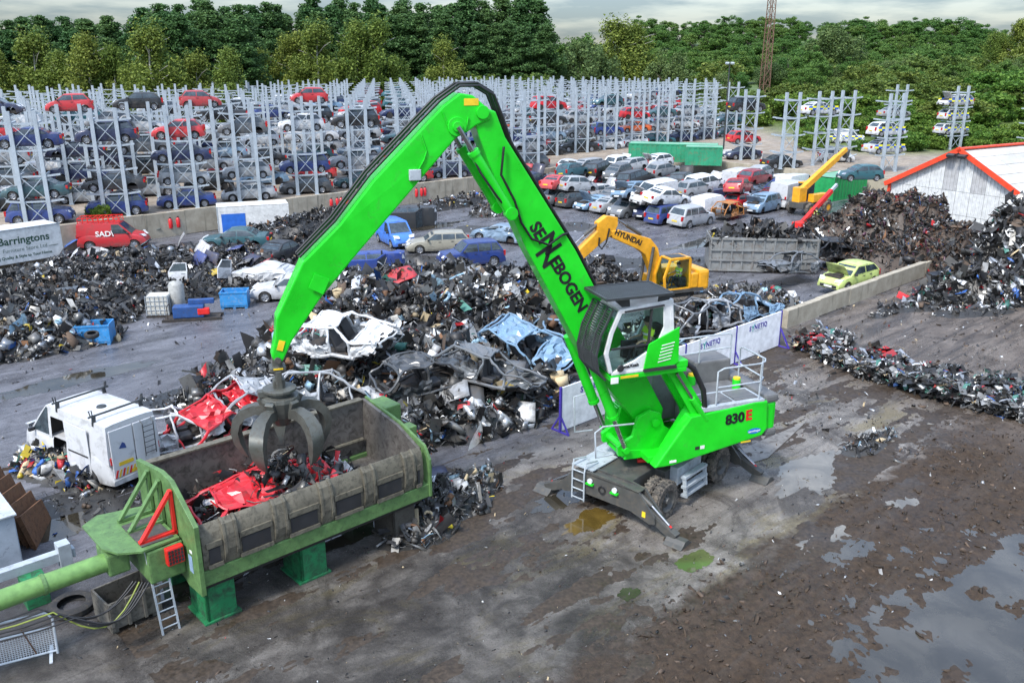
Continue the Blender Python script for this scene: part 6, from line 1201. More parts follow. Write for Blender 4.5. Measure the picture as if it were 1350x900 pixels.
for (u, v, m_) in [(1072, 462, 0), (1098, 476, 1), (1128, 487, 1), (1156, 497, 3), (1185, 506, 1), (1215, 515, 2), (1243, 522, 2), (1272, 532, 3), (1305, 540, 1), (1340, 548, 3), (1375, 556, 1), (1095, 455, 3), (1165, 482, 0), (1240, 505, 1), (1320, 520, 2)]:
    P = G(u, v); k_ += 1; tag(obj('scrap_bale', BALES[m_], None, P, (rng.uniform(-.1, .1), rng.uniform(-.1, .1), R(-40) + rng.uniform(-.4, .4))), f'{BNAME[m_]} crushed scrap bale, {ORD[k_]} in the row on the mud' if k_ < 12 else f'{BNAME[m_]} crushed scrap bale, {ORD[k_ - 11]} of those behind the row', 'bale', 'scrap bales on the mud')
# recognisable wrecks and panels lying in the heaps
def on(u, v, h, dz=0.0):
    P = G(u, v); z = float(h(np.array([P.x]), np.array([P.y]))[0])
    for _ in range(6): P = G(u, v, z); z = float(h(np.array([P.x]), np.array([P.y]))[0])
    return Vector((P.x, P.y, z + dz))
def wreck(kind, color, u, v, hd, label, h, dz=-.1, crush=.7, seed=1, tilt=(0, 0), glass=False, **kw): return car(kind, color, on(u, v, h, dz), R(hd), label, crush=crush, seed=seed, tilt=tilt, glass=glass, wheels=kw.pop('wheels', (0, 0, 0, 0)), **kw)
def frame_wreck(color, P, hd, label, seed, tilt=(0, 0), L=3.9, amp=.22, skins=2, seats=True):
    """stripped shell: sills, pillars, roof rails and torn skins bent out of shape"""
    e = empty('car_wreck', P, 0, label, 'wrecked car', rot=(tilt[0], tilt[1], R(hd))); c = PALETTE[color]; rg = random.Random(seed)
    def bend(p): p = Vector(p); return p + noise.noise_vector(p * .9 + Vector((seed * 2.3, 0, seed))) * amp * 1.4 + noise.noise_vector(p * 2.6 + Vector((0, seed, 3))) * amp * .5
    h, w = L / 2, .78
    def bar(pts, wd, ht, nm):
        m = MB(); pp = []
        for p, q in zip(pts, pts[1:]): pp += [Vector(p).lerp(Vector(q), t / 4) for t in range(4)]
        pp.append(Vector(pts[-1])); pp = [bend(q) for q in pp]; r = [wd * (.7 + .6 * rg.random()) for _ in pp]; m.tube(pp, r, 6); o = m.build(nm, PAINT, e, smooth=50); o.color = (*c, 1)
    for s in (-1, 1):
        bar([(h * .5, s * w, .3), (-h * .55, s * w, .3)], .06, .1, 'sill'); bar([(h * .95, s * w * .9, .75), (h * .42, s * w, .92), (h * .08, s * w * .78, 1.38), (-h * .6, s * w * .78, 1.4), (-h * .92, s * w * .92, .95), (-h, s * w * .85, .5)], .05, .1, 'roof_rail')
        bar([(-.1, s * w, .3), (-.12, s * w * 1.0, .9), (-.15, s * w * .78, 1.38)], .045, .1, 'pillar'); bar([(h * .45, s * w, .3), (h * .42, s * w, .92)], .045, .1, 'pillar'); bar([(h * .95, s * w * .6, .45), (h * .3, s * w * .6, .35)], .05, .1, 'chassis_rail')
    for x, z in ((h * .08, 1.40), (-h * .6, 1.42), (-h * .92, .95), (h * .42, .92), (h * .97, .6)): bar([(x, -w * .8, z), (x, 0, z + .03), (x, w * .8, z)], .04, .08, 'cross_member')
    def skin(x0, x1, y0, y1, z0, z1, nm, m_):
        m = MB(); n_ = 9
        for i in range(n_ + 1):
            for k_ in range(n_ + 1):
                t, q = i / n_, k_ / n_; p = bend((x0 + (x1 - x0) * t, y0 + (y1 - y0) * q, z0 + (z1 - z0) * (q if y0 == y1 or abs(y1 - y0) < .2 else t))); r_ = noise.noise_vector(p * 3.3 + Vector((seed, 1, 1))); m.v.append(tuple(p + Vector((abs(r_.x), abs(r_.y), abs(r_.z))) * .26 - Vector((.06, .06, .06)) + noise.noise_vector(p * 8) * .04))
        for i in range(n_):
            for k_ in range(n_): b_ = i * (n_ + 1) + k_; m.f.append((b_, b_ + 1, b_ + n_ + 2, b_ + n_ + 1)); m.mi.append(0)
        o = m.build(nm, m_, e); o.color = (*c, 1); return o
    skin(h * .9, -h * .9, -w, w, .28, .30, 'floor_pan', UNDER)
    S = [(h * .42, h * .95, -w * .9, w * .9, .92, .72, 'bonnet'), (h * .4, -.1, w, w * 1.02, .3, .9, 'door_skin'), (-.12, -h * .5, -w, -w * 1.02, .3, .9, 'door_skin'), (-h * .5, -h * .95, w, w, .35, .95, 'rear_wing'), (h * .08, -h * .6, -w * .75, w * .75, 1.40, 1.42, 'roof_skin'), (h * .45, h * .95, -w, -w, .4, .8, 'front_wing'), (h * .45, h * .95, w, w, .4, .8, 'front_wing'), (-h * .5, -h * .95, -w, -w, .35, .95, 'rear_wing')]
    rg.shuffle(S)
    for q in S[:skins]: skin(*q, PAINT)
    if seats:
        for s in (-1, 1): m = MB(); m.box((.2, s * .36, .5), (.5, .48, .18)); m.box((-.1, s * .36, .85), (.16, .46, .7), Matrix.Rotation(R(-15), 3, 'Y')); m.build('seat', BLACKP, e, bevel=.05)
    m = MB(); m.box((h * .7, 0, .5), (.6, .7, .45), Matrix.Rotation(.3, 3, 'Z')); m.build('engine', UNDER, e, bevel=.08); return e
FLAT0 = lambda x, y: np.zeros_like(x)
frame_wreck('white', on(462, 482, H_MID, .1), -28, 'white crushed van shell lying in the central heap', 5, (R(12), R(-8)), 4.3, .15, 8).scale = (1.05, 1.1, 1.15)
frame_wreck('pale blue', on(695, 478, H_MID, .15), -42, 'pale blue crushed hatchback near the top of the central heap', 8, (R(22), R(10)), 3.9, .15, 7).scale = (1.1, 1.1, 1.1)
frame_wreck('red', on(288, 572, H_MID, .15), 58, 'red stripped car shell standing behind the press', 11, (R(24), R(-14)), 4.0, .15, 8)
frame_wreck('white', on(236, 588, FLAT0, .0), 30, 'white car front end poking out behind the press', 12, (0, R(-4)), 3.2, .10, 7)
frame_wreck('silver', on(345, 552, H_MID, .1), 45, 'bare silver car frame crushed beside the red one', 13, (R(15), R(12)), 4.2, .2, 5)
frame_wreck('silver', on(425, 545, H_MID, .15), 12, 'silver and black crushed estate frame behind the trough', 14, (R(-12), R(6)), 4.4, .2, 4)
frame_wreck('dark grey', on(560, 500, H_MID, .05), 30, 'flattened dark car shell in the middle of the central heap', 15, (R(8), R(-8)), 4.2, .22, 6)
frame_wreck('grey', on(640, 520, H_MID, .05), -20, 'grey car shell at the front of the central heap', 16, (R(-10), R(6)), 4.2, .22, 5)
frame_wreck('pale blue', on(745, 470, H_MID, .15), -10, 'pale blue torn car shell beside the boom', 26, (R(14), R(6)), 3.8, .2, 6)
frame_wreck('grey', G(915, 447) + Vector((0, 0, .5)), 40, 'bare grey car frame lying behind the second board', 17, (R(8), 0), 4.3, .16, 2); frame_wreck('silver', G(945, 440) + Vector((0, 0, .3)), 35, 'bare silver car frame lying behind the second board post', 27, (R(-8), R(4)), 4.3, .16, 3); frame_wreck('pale blue', G(985, 430) + Vector((0, 0, .25)), 30, 'pale blue car frame behind the third board', 18, (R(-8), R(5)), 4.0, .18, 4)
frame_wreck('grey', G(1038, 374) + Vector((0, 0, .5)), 215, 'grey car shell with raised crumpled bonnet beside the skip', 29, (R(4), R(-8)), 4.3, .12, 8); frame_wreck('black', G(1092, 352) + Vector((0, 0, .5)), 30, 'black car shell behind the lime green hatchback', 30, (R(4), R(6)), 4.3, .14, 8)
frame_wreck('burnt orange', SHELL_AT + Vector((0, 0, .05)), 44, 'burnt orange bare car shell beside the silver off-roader', 31, (0, 0), 3.9, .05, 4)
rc = frame_wreck('red', TM4 @ Vector((2.5, 1.35, 1.75)), 42.5 + 5, 'flattened red car lying in the press trough', 21, (R(6), R(-3)), 4.3, .22, 8, False); rc.scale = (1.0, .95, .62)
# panels and doors
def door_mesh():
    w = MB(); w.prism([(-.5, 0), (.5, 0), (.55, .62), (-.5, .62)], -.03, .03)
    for a_, b_ in (((-.48, .62), (-.15, 1.12)), ((-.15, 1.10), (.5, 1.08)), ((.52, 1.1), (.53, .6))): w.beam((a_[0], 0, a_[1]), (b_[0], 0, b_[1]), .05, .06, (0, 1, 0))
    w.k = 1; w.prism([(-.42, .64), (.5, .64), (.48, 1.05), (-.12, 1.06)], -.008, .008); w.prism([(.2, .45), (.42, .45), (.42, .49), (.2, .49)], -.045, -.03); return w.mesh('car_door', [PAINT, GLASS], bevel=.012)
def bonnet_mesh(s=0):
    w = MB(); n_ = 6
    for i in range(n_ + 1):
        for j in range(n_ + 1):
            x, y = (i / n_ - .5) * 1.1, (j / n_ - .5) * 1.4 * (1 - .15 * (i / n_)); w.v.append((x, y, .10 - .22 * x * x - .10 * y * y + .03 * math.sin(5 * x + s) * math.cos(4 * y)))
    for i in range(n_):
        for j in range(n_): b = i * (n_ + 1) + j; w.f.append((b, b + n_ + 1, b + n_ + 2, b + 1)); w.mi.append(0)
    return w.mesh('car_bonnet', PAINT, smooth=60)
DOOR, BON = door_mesh(), [bonnet_mesh(0), bonnet_mesh(2)]
def panel(kind, color, u, v, dz, rot, label, h, s=1.0):
    o = obj('door_scrap' if kind == 'door' else 'car_bonnet', DOOR if kind == 'door' else BON[int(u) % 2], None, on(u, v, h, dz), tuple(R(a_) for a_ in rot), color=PALETTE[color]); o.scale = (s, s, s)
    if kind != 'door': md = o.modifiers.new('thickness', 'SOLIDIFY'); md.thickness = .025
    return tag(o, label, 'car door' if kind == 'door' else 'bonnet')
for a_ in [('bonnet', 'white', 98, 345, .3, (0, -50, 20), 'white bonnet leaning beside the lorry body'), ('bonnet', 'grey', 82, 342, .3, (0, -60, 10), 'grey bonnet leaning left of the white one'), ('bonnet', 'bright blue', 95, 328, .5, (0, -25, 30), 'blue bonnet behind the white one'), ('bonnet', 'silver', 122, 338, .3, (0, -30, 60), 'silver bonnet right of the white one'), ('bonnet', 'white', 138, 342, .2, (20, -70, 40), 'narrow white wing panel below the red van'),
           ('bonnet', 'teal', 205, 312, .5, (0, -20, 15), 'teal bonnet on the stack by the wall'), ('bonnet', 'white', 203, 305, .7, (0, -14, 10), 'white-edged bonnet in the middle of the stack by the wall'), ('bonnet', 'bright blue', 202, 299, .95, (0, -10, 12), 'pale blue bonnet topping the stack by the wall'), ('bonnet', 'teal', 190, 328, .3, (0, -35, 0), 'teal windscreen panel right of the red van'), ('bonnet', 'bright blue', 183, 334, .2, (0, -25, -10), 'bright blue panel below the red van nose'),
           ('door', 'white', 235, 372, .0, (-10, 0, 15), 'white car door standing upright behind the gas tank'), ('door', 'white', 296, 372, .15, (-5, 12, 60), 'white car door standing on end near the yellow cover'), ('bonnet', 'blue', 262, 345, .2, (20, -60, 30), 'blue bonnet standing on edge in the scrap doors'), ('bonnet', 'navy', 278, 347, .2, (20, -70, 40), 'navy bonnet leaning on the blue one'), ('bonnet', 'white', 268, 340, .35, (30, -60, 20), 'white panel between the blue bonnets'), ('bonnet', 'navy', 330, 348, .2, (0, -30, 50), 'navy bonnet below the teal saloon'), ('bonnet', 'silver', 240, 322, .4, (0, -60, 20), 'silver door frame in the scrap by the wall'), ('bonnet', 'blue', 310, 333, .3, (0, -15, 0), 'blue strip of panel below the teal saloon'), ('bonnet', 'yellow', 282, 374, .1, (0, -20, 30), 'yellow plastic cover beside the white doors'), ('bonnet', 'grey', 322, 350, .2, (0, -20, 0), 'grey bonnet beside the white shell'), ('bonnet', 'red', 345, 350, .1, (0, -30, 0), 'red panel beside the black saloon')]: panel(*a_, H_LEFT)
for a_ in [('bonnet', 'red', 530, 400, .5, (10, -18, 20), 'red bonnet on the crest of the central heap', H_MID, 1.3), ('bonnet', 'grey', 735, 425, .5, (0, -25, 30), 'large dull grey sheet behind the boom on the heap', H_MID, 1.9), ('bonnet', 'silver', 600, 545, .3, (20, -20, 0), 'silver bonnet lying low on the heap front', H_MID), ('bonnet', 'grey', 665, 500, .3, (0, -30, 70), 'grey bonnet below the pale blue hatchback', H_MID, 1.2), ('bonnet', 'dark grey', 620, 560, .25, (30, -10, 0), 'dark tyre arch panel on the heap front', H_MID), ('bonnet', 'pale blue', 745, 455, .4, (0, -40, 20), 'pale blue torn panel beside the boom', H_MID), ('door', 'white', 500, 470, .3, (40, 20, 50), 'white door by the white van shell', H_MID), ('bonnet', 'white', 690, 560, .2, (0, -50, 80), 'white torn strip near the first board', H_MID, .7), ('bonnet', 'yellow', 668, 548, .25, (10, -30, 0), 'yellow plastic scrap near the first board', H_MID, .55), ('bonnet', 'red', 612, 548, .3, (0, -20, 0), 'small red panel on the heap front', H_MID, .45), ('bonnet', 'red', 700, 300, 1.0, (0, -20, 10), 'red bonnet propped beside the boom by the rolled wrecks', lambda x, y: np.zeros_like(x), 1.3), ('bonnet', 'navy', 570, 640, .3, (0, -10, 20), 'crumpled blue panel on the scrap by the press', lambda x, y: np.zeros_like(x), 1.0)]: panel(*a_)
for i, (u, v, dz) in enumerate([(218, 345, .15), (218, 340, .35), (218, 335, .55), (248, 348, .15), (248, 343, .35), (226, 330, .3), (200, 350, .2)]): tyre(on(u, v, H_LEFT, dz), f'black tyre in the scrap by the red van, {ORD[i + 1]} from the left stack', (R(rng.uniform(-15, 15)), R(rng.uniform(-15, 15)), 0))
# blue bins, tank cage, gas tank, blue machine
BINB = mat('bin_blue', (.03, .22, .50), .5, dirt=.3, dirtc=(.35, .36, .36), dscale=3)
def bin_(u, v, hd, label, s=(1.5, 1.0, .85)):
    e = empty('plastic_bin', G(u, v), R(hd), label, 'bin'); x, y, z = s
    for (lo, hi, n_) in (((-x / 2, -y / 2, .12), (x / 2, -y / 2 + .05, z), 'side'), ((-x / 2, y / 2 - .05, .12), (x / 2, y / 2, z), 'side'), ((-x / 2, -y / 2 + .05, .12), (-x / 2 + .05, y / 2 - .05, z), 'end'), ((x / 2 - .05, -y / 2 + .05, .12), (x / 2, y / 2 - .05, z), 'end')): MB().b2(lo, hi).build(n_, BINB, e, bevel=.01)
    MB().b2((-x / 2, -y / 2, .1), (x / 2, y / 2, .2)).build('floor', BINB, e); MB().b2((-x / 2 - .03, -y / 2 - .03, z - .08), (x / 2 + .03, -y / 2, z)).build('rim', BINB, e)
    for xx in (-x / 2 + .1, 0, x / 2 - .1): MB().b2((xx - .07, -y / 2 + .02, 0), (xx + .07, y / 2 - .02, .11)).build('foot', BINB, e)
    return e
bin_(128, 451, 10, 'blue plastic bin with a wheel on top at the end of the left heap', (1.55, 1.1, 1.0)); bin_(311, 404, 8, 'worn blue plastic bin in front of the white saloon', (1.45, 1.0, .95)); bin_(95, 438, 30, 'low blue tray tipped beside the blue bin', (1.5, .9, .6)); bin_(78, 424, 15, 'blue tray of small parts behind the tipped one', (1.5, .9, .5))
tyre(G(121, 441, 1.0), 'alloy wheel and tyre resting on the blue bin', (R(8), R(5), 0), group=None)
ib = empty('liquid_tank', G(212, 415), R(8), 'dirty white caged liquid tank beside the grey gas tank', 'tank'); MB().b2((-.55, -.5, .15), (.55, .5, 1.15)).build('tank', mat('tank_white', (.50, .48, .42), .6, dirt=.25), ib, bevel=.08); w = MB()
for x0 in np.linspace(-.57, .57, 6): w.b2((x0 - .012, -.54, .12), (x0 + .012, -.515, 1.18))
for z0 in np.linspace(.15, 1.15, 5): w.b2((-.58, -.545, z0), (.58, -.52, z0 + .02))
for y0 in np.linspace(-.5, .5, 5): w.b2((.56, y0 - .012, .12), (.585, y0 + .012, 1.18))
w.build('cage', LGREY, ib); MB().b2((-.6, -.55, 0), (.6, .55, .12)).build('pallet', UNDER, ib)
gt2 = empty('gas_tank', G(236, 412), 0, 'dented grey upright cylindrical tank above the blue machine', 'tank'); MB().lathe([(0, 0), (.36, 0), (.40, .1), (.40, 1.55), (.30, 1.72), (.12, 1.78), (0, 1.78)], 22, 'z').build('tank', mat('tank_grey', (.33, .33, .31), .55, dirt=.3), gt2, smooth=45); MB().cyl((0, 0, 1.78), (0, 0, 1.88), .07, n=10).build('valve', DGREY, gt2)
bm_ = empty('blue_machine', G(255, 420), R(12), 'oily blue engine-driven machine on skids by the gas tank', 'machine'); BM = mat('machine_blue', (.02, .07, .22), .45, dirt=.35)
MB().b2((-.95, -.35, .15), (.6, .35, .75)).build('housing', BM, bm_, bevel=.04); MB().b2((-.2, .1, .75), (1.1, .4, 1.0)).build('cover', BM, bm_, bevel=.03); MB().b2((.3, -.4, .3), (.9, -.1, .62)).build('motor', REDP, bm_, bevel=.04); MB().b2((-1.5, -.5, .0), (1.5, -.4, .14)).build('skid', UNDER, bm_); MB().b2((-1.5, .4, .0), (1.5, .5, .14)).build('skid', UNDER, bm_); MB().b2((-1.4, -.4, .06), (1.4, .4, .12)).build('tray', UNDER, bm_)
w = MB(); w.tube([(-1.2, -.4, .14), (-1.2, -.4, .8), (-1.2, .4, .8), (-1.2, .4, .14)], .025, 6); w.build('frame_hoop', UNDER, bm_)
tag(MB().add([(0, 0, 0), (1.1, 0, 0), (1.1, .18, 0), (0, .2, 0), (0, 0, .04), (1.1, 0, .04), (1.1, .18, .04), (0, .2, .04)], [(0, 3, 2, 1), (4, 5, 6, 7), (0, 1, 5, 4), (1, 2, 6, 5), (2, 3, 7, 6), (3, 0, 4, 7)]).build('white_board', WHITECL), 'short white strip of board lying on the wet yard', 'board').location = G(522, 356)

# ------------------------------------------------------------------ yellow excavator
EXY = mat('excavator_yellow', (.72, .33, .015), .4, dirt=.12, coat=.25)
def tracer(F, ang):
    d = Vector((math.cos(ang), math.sin(ang), 0)); l = Vector((-d.y, d.x, 0)); C = Vector((0, 0, CAM_H))
    def f(u, v, off=0.0):
        x = (u - 675) / FPX; y = (450 - v) / FPX; r = Vector((x, math.cos(PITCH) + y * math.sin(PITCH), -math.sin(PITCH) + y * math.cos(PITCH))); q = C + r * ((F + l * off - C).dot(l) / r.dot(l)); return ((q - F).dot(d), q.z)
    return f
EF = Vector((8.6, 46.6, 0)); EA = R(203); T_ = tracer(EF, EA); ex = empty('excavator', EF, EA, 'yellow tracked excavator lettered HYUNDAI behind the green cab', 'excavator')
for s in (-1, 1):
    w = MB(); w.prism([(-1.9, .25), (-1.7, .05), (1.7, .05), (1.9, .25), (1.9, .65), (1.7, .85), (-1.7, .85), (-1.9, .65)], s * 1.25 - .3, s * 1.25 + .3); w.build('track', TYREM, ex, bevel=.04)
    for x0 in np.linspace(-1.4, 1.4, 6): MB().cyl((x0, s * 1.25 - .32, .35), (x0, s * 1.25 + .32, .35), .16, n=12).build('roller', DGREY, ex)
MB().b2((-1.0, -1.0, .45), (1.0, 1.0, .95)).build('track_frame', DGREY, ex); MB().lathe([(0, .95), (.75, .95), (.75, 1.1), (0, 1.1)], 20, 'z').build('slew_ring', DGREY, ex)
w = MB(); w.b2((-1.4, -1.3, 1.1), (.9, 1.3, 1.3)); w.build('platform', DGREY, ex); w = MB(); w.b2((-1.75, -1.3, 1.15), (-1.05, 1.3, 2.25)); w.build('counterweight', EXY, ex, bevel=.15); w = MB(); w.b2((-1.05, -1.28, 1.3), (.3, -.35, 2.15)); w.b2((-1.05, -.3, 1.3), (-.6, 1.28, 2.1)); w.build('engine_cover', EXY, ex, bevel=.06)
for i in range(3): MB().b2((-1.77, -.8 + i * .6, 1.5), (-1.74, -.4 + i * .6, 1.9)).build('vent', BLACKP, ex)
cb_ = [(-.55, 1.32), (1.0, 1.32), (1.08, 2.0), (.75, 2.95), (-.45, 2.98)]
for y0 in (.32, 1.22):
    w = MB()
    for a_, b_ in zip(cb_, cb_[1:] + cb_[:1]): w.beam((a_[0], y0, a_[1]), (b_[0], y0, b_[1]), .10, .12, (0, 1, 0))
    w.build('cab_frame', EXY, ex); MB().prism(cb_, y0 - .01, y0 + .01).build('cab_window', CLEAR, ex)
MB().b2((-.5, .3, 2.93), (.8, 1.28, 3.03)).build('cab_roof', EXY, ex, bevel=.04); MB().b2((-.25, .45, 3.03), (.65, 1.15, 3.06)).build('roof_hatch', GUARD, ex); MB().b2((-.58, .3, 1.3), (-.48, 1.25, 2.9)).build('cab_rear', EXY, ex); MB().add([(1.02, .32, 1.36), (1.02, 1.22, 1.36), (1.07, 1.22, 2.0), (1.07, .32, 2.0), (.76, 1.22, 2.92), (.76, .32, 2.92)], [(0, 1, 2, 3), (3, 2, 4, 5)]).build('windscreen', CLEAR, ex)
MB().b2((-.4, .45, 1.4), (.0, 1.1, 1.9)).build('seat', BLACKP, ex, bevel=.05)
bm2 = MB().prism([T_(u, v) for u, v in ((803, 303.5), (813, 302), (855, 313.6), (864.5, 326), (869, 350), (866, 376), (855, 378), (856, 357), (848, 335), (839, 328), (805, 313))], -.26, .26).build('boom', EXY, ex, bevel=.04)
st2 = MB().prism([T_(u, v) for u, v in ((786, 293), (798, 284), (812, 286), (812, 296), (806, 308), (791, 319), (765, 342), (757, 333), (786, 304))], -.22, .22).build('stick', EXY, ex, bevel=.03)
a_, b_ = T_(812, 288), T_(845, 309); w = MB(); w.k = 1; w.cyl((a_[0], 0, a_[1]), ((a_[0] * .6 + b_[0] * .4), 0, a_[1] * .6 + b_[1] * .4), .05); w.k = 0; w.cyl((a_[0] * .6 + b_[0] * .4, 0, a_[1] * .6 + b_[1] * .4), (b_[0], 0, b_[1]), .10); w.build('stick_cylinder', [DGREY, CHROME], ex)
a_, b_ = T_(788, 298), T_(752, 327); w = MB(); w.cyl((a_[0], 0, a_[1] + .1), (b_[0] * .5 + a_[0] * .5, 0, b_[1] * .5 + a_[1] * .5 + .1), .09); w.k = 1; w.cyl((b_[0] * .5 + a_[0] * .5, 0, b_[1] * .5 + a_[1] * .5 + .1), (b_[0], 0, b_[1]), .05); w.build('grab_cylinder', [DGREY, CHROME], ex)
for s in (-1, 1): a_, b_ = T_(857, 324), T_(858, 372); MB().cyl((a_[0], s * .36, a_[1]), (b_[0] + .5, s * .36, b_[1] - .3), .085).build('boom_cylinder', DGREY, ex)
w = MB(); q_ = [T_(u, v) for u, v in ((800, 300), (796, 318), (790, 327), (786, 322), (787, 312))]; w.tube([(a, .28, b) for a, b in q_], .045, 6); w.build('hose', HOSE, ex)
a_, b_ = T_(817, 310), T_(833, 317); lettering('lettering', 'HYUNDAI', .40, LETTER, ex, ((a_[0] + b_[0]) / 2, .27, (a_[1] + b_[1]) / 2 + .05), (b_[0] - a_[0], 0, b_[1] - a_[1]), (0, 0, 1), bold=.012)
e_, f_ = T_(760, 338); w = MB(); w.b2((e_ - .25, -.25, f_ - .9), (e_ + .25, .25, f_ + .1)); w.build('grab_head', DGREY, ex, bevel=.05)
for q in range(4): t = q * 1.57 + .6; MB().tube([(e_ + .2 * math.cos(t), .2 * math.sin(t), f_ - .7), (e_ + .75 * math.cos(t), .75 * math.sin(t), f_ - 1.0), (e_ + .8 * math.cos(t), .8 * math.sin(t), f_ - 1.6), (e_ + .3 * math.cos(t), .3 * math.sin(t), f_ - 2.1)], [.12, .12, .09, .03], 6).build('grab_tine', DGREY, ex, smooth=60)
rail_ = MB().tube([(.2, -1.2, 1.3), (.2, -1.2, 2.6), (.9, -1.2, 2.6), (.9, -1.2, 1.3)], .03, 6).build('handrail', GUARD, ex); MB().b2((.3, -1.25, 1.3), (.95, -.4, 1.75)).build('tool_box', EXY, ex, bevel=.03)
def eloc(x, y, z): c, s = math.cos(EA), math.sin(EA); return (EF.x + c * x - s * y, EF.y + s * x + c * y, z)
person(eloc(-.1, .78, 1.32), EA, 'driver in yellow hi-vis seated in the yellow excavator cab', 'sit', HIVIS, DARKCLOTH)
# yellow telehandler with raised boom, and red loader arm
TF = G(1066, 281); TA = R(35); T2 = tracer(TF, TA); th = empty('telehandler', TF, TA, 'yellow telehandler with raised boom beside the white vans', 'telehandler')
for s in (-1, 1):
    for x0 in (-1.2, 1.2):
        o = MB().lathe([(.28, -.16), (.5, -.18), (.56, -.1), (.56, .1), (.5, .18), (.28, .16)], 20, 'y').build('wheel', TYREM, th, smooth=40); o.location = (x0, s * .95, .56); obj('rim', MB().lathe([(0, s * .12), (.3, s * .13)], 14, 'y').mesh('rim', EXY), o)
w = MB(); w.b2((-1.9, -.75, .6), (1.9, .75, 1.15)); w.build('chassis', DGREY, th, bevel=.04); w = MB(); w.b2((-1.9, -.3, 1.1), (-.9, .5, 2.4)); w.build('boom_mount', EXY, th, bevel=.06); w = MB(); w.b2((-.8, -.95, 1.1), (1.2, -.35, 1.8)); w.build('engine_cover', EXY, th, bevel=.06); w = MB(); w.b2((-.5, .3, 1.1), (.9, 1.0, 2.6)); w.build('cab', GLASS, th, bevel=.05); MB().b2((-.55, .28, 2.6), (.95, 1.02, 2.7)).build('cab_roof', EXY, th)
MB().beam((-1.4, 0, 2.1), (3.3, 0, 4.7), .42, .5).build('boom', EXY, th, bevel=.03); MB().beam((3.2, 0, 4.66), (4.4, 0, 5.3), .32, .36).build('inner_boom', EXY, th, bevel=.02); MB().prism([(4.2, 5.0), (4.7, 5.3), (4.6, 4.6), (4.4, 4.5)], -.25, .25).build('boom_head', DGREY, th)
for s in (-.3, .3): MB().beam((4.5, s, 4.6), (5.6, s, 4.8), .1, .06).build('fork', LGREY, th)
ra = empty('loader_arm', G(1058, 299), R(38), 'red telescopic loader arm on the ground by the shredded heap', 'loader arm'); MB().beam((-.2, 0, .3), (3.6, 0, 2.6), .3, .36).build('arm', REDP, ra, bevel=.03); MB().beam((3.4, 0, 2.5), (4.3, 0, 3.05), .2, .24).build('inner_arm', LGREY, ra); MB().b2((-.9, -.45, 0), (.1, .45, .45)).build('base', REDP, ra, bevel=.05); MB().beam((.3, 0, .2), (1.8, 0, 1.3), .12, .12).build('ram', CHROME, ra)
person(G(1074, 303), R(200), 'worker in yellow hi-vis standing beside the red loader arm', 'stand', HIVIS, DARKCLOTH, HIVIS)

# clods and grit on the black soil and the pad
def scatter(name, label, n, ab, size, mix, seed, shapes, z0=.02):
    rg = np.random.default_rng(seed); a_ = rg.uniform(ab[0], ab[1], n); b_ = rg.uniform(ab[2], ab[3], n); P = np.stack([a_ * D.x + b_ * N.x, a_ * D.y + b_ * N.y, np.full(n, z0)], 1)
    if name == 'soil_clods':
        ia = np.clip(((a_ - 7.0) / .085).astype(int), 0, Zm.shape[1] - 1); ib = np.clip(((b_ + 9.0) / .085).astype(int), 0, Zm.shape[0] - 1); z = Zm[ib, ia]; ok = z > .012; P = P[ok]; P[:, 2] = z[ok] + .01
    sc, sf, sm = shards(P, size, mix, rg, shapes); return tag(obj(name, np_mesh(name, sc, sf, SCM, sm)), label, 'debris', None, 'stuff')
SC['soil'] = smat('soil_clod', (.046, .031, .020), .95); SCN.append('soil'); SCM.append(SC['soil'])
scatter('soil_clods', 'black soil clods strewn over the mud', 14000, (8, 39, -8, 11.5), (.03, .16), {'soil': 60, 'black': 14, 'brown': 20, 'grey': 3, 'white': .6, 'silver': .5}, 91, {'lump': .86, 'sheet': .08, 'strip': .06}, .04)
scatter('grit', 'small grit and scraps on the concrete pad', 2600, (4, 36, 9, 21), (.015, .09), {'black': 40, 'brown': 25, 'grey': 20, 'white': 6, 'silver': 3, 'red': 1, 'tan': 4}, 92, {'lump': .6, 'sheet': .3, 'strip': .1}, .012)
scatter('grit', 'small scraps on the grey tracked mud behind the machine', 2400, (28, 62, 8, 22), (.03, .20), {'black': 45, 'brown': 22, 'grey': 20, 'white': 4, 'silver': 3, 'red': .6, 'tan': 3, 'yellow': .2}, 93, {'lump': .4, 'sheet': .35, 'strip': .25}, .02)
scatter('grit', 'small scraps on the wet yard', 3000, (0, 58, 22, 62), (.03, .22), {'black': 60, 'brown': 15, 'grey': 15, 'white': 3, 'silver': 3, 'red': .4, 'blue': .4, 'tan': 2}, 94, {'lump': .35, 'sheet': .35, 'strip': .3}, .02)

# ------------------------------------------------------------------ cantilever racks
R0 = Vector((-33.8, 61.9, TZ)); BAY, ROW, RH = 5.4, 7.84, 7.9
FA = R(18); FN = Vector((-math.sin(FA), math.cos(FA), 0))          # the frames are set across the rows at an angle
LEVELS = [0.0, 1.78, 3.55, 5.32, 7.15]
def frame_parts():
    """a frame in its own plane: x along the rack, two uprights 1.7 m apart, arms reaching past them"""
    up = MB().box((0, 0, RH / 2), (0.27, 0.25, RH)).box((0, 0, 0.02), (0.4, 0.4, 0.04)).mesh('upright', STEEL)
    arm = MB().beam((0, 0, 0), (.95, 0, 0.10), 0.12, 0.13).mesh('arm', STEEL)
    br = MB().beam((-0.76, 0, 0), (0.76, 0, 1.68), 0.05, 0.05).mesh('brace', STEEL)
    bar = MB().beam((-0.73, 0, 0), (0.73, 0, 0), 0.09, 0.12).mesh('cross_bar', STEEL)
    fork = MB().beam((0, 0, 0), (0, 2.05, 0.04), 0.10, 0.13).mesh('cantilever_arm', STEEL)
    return up, arm, br, bar, fork
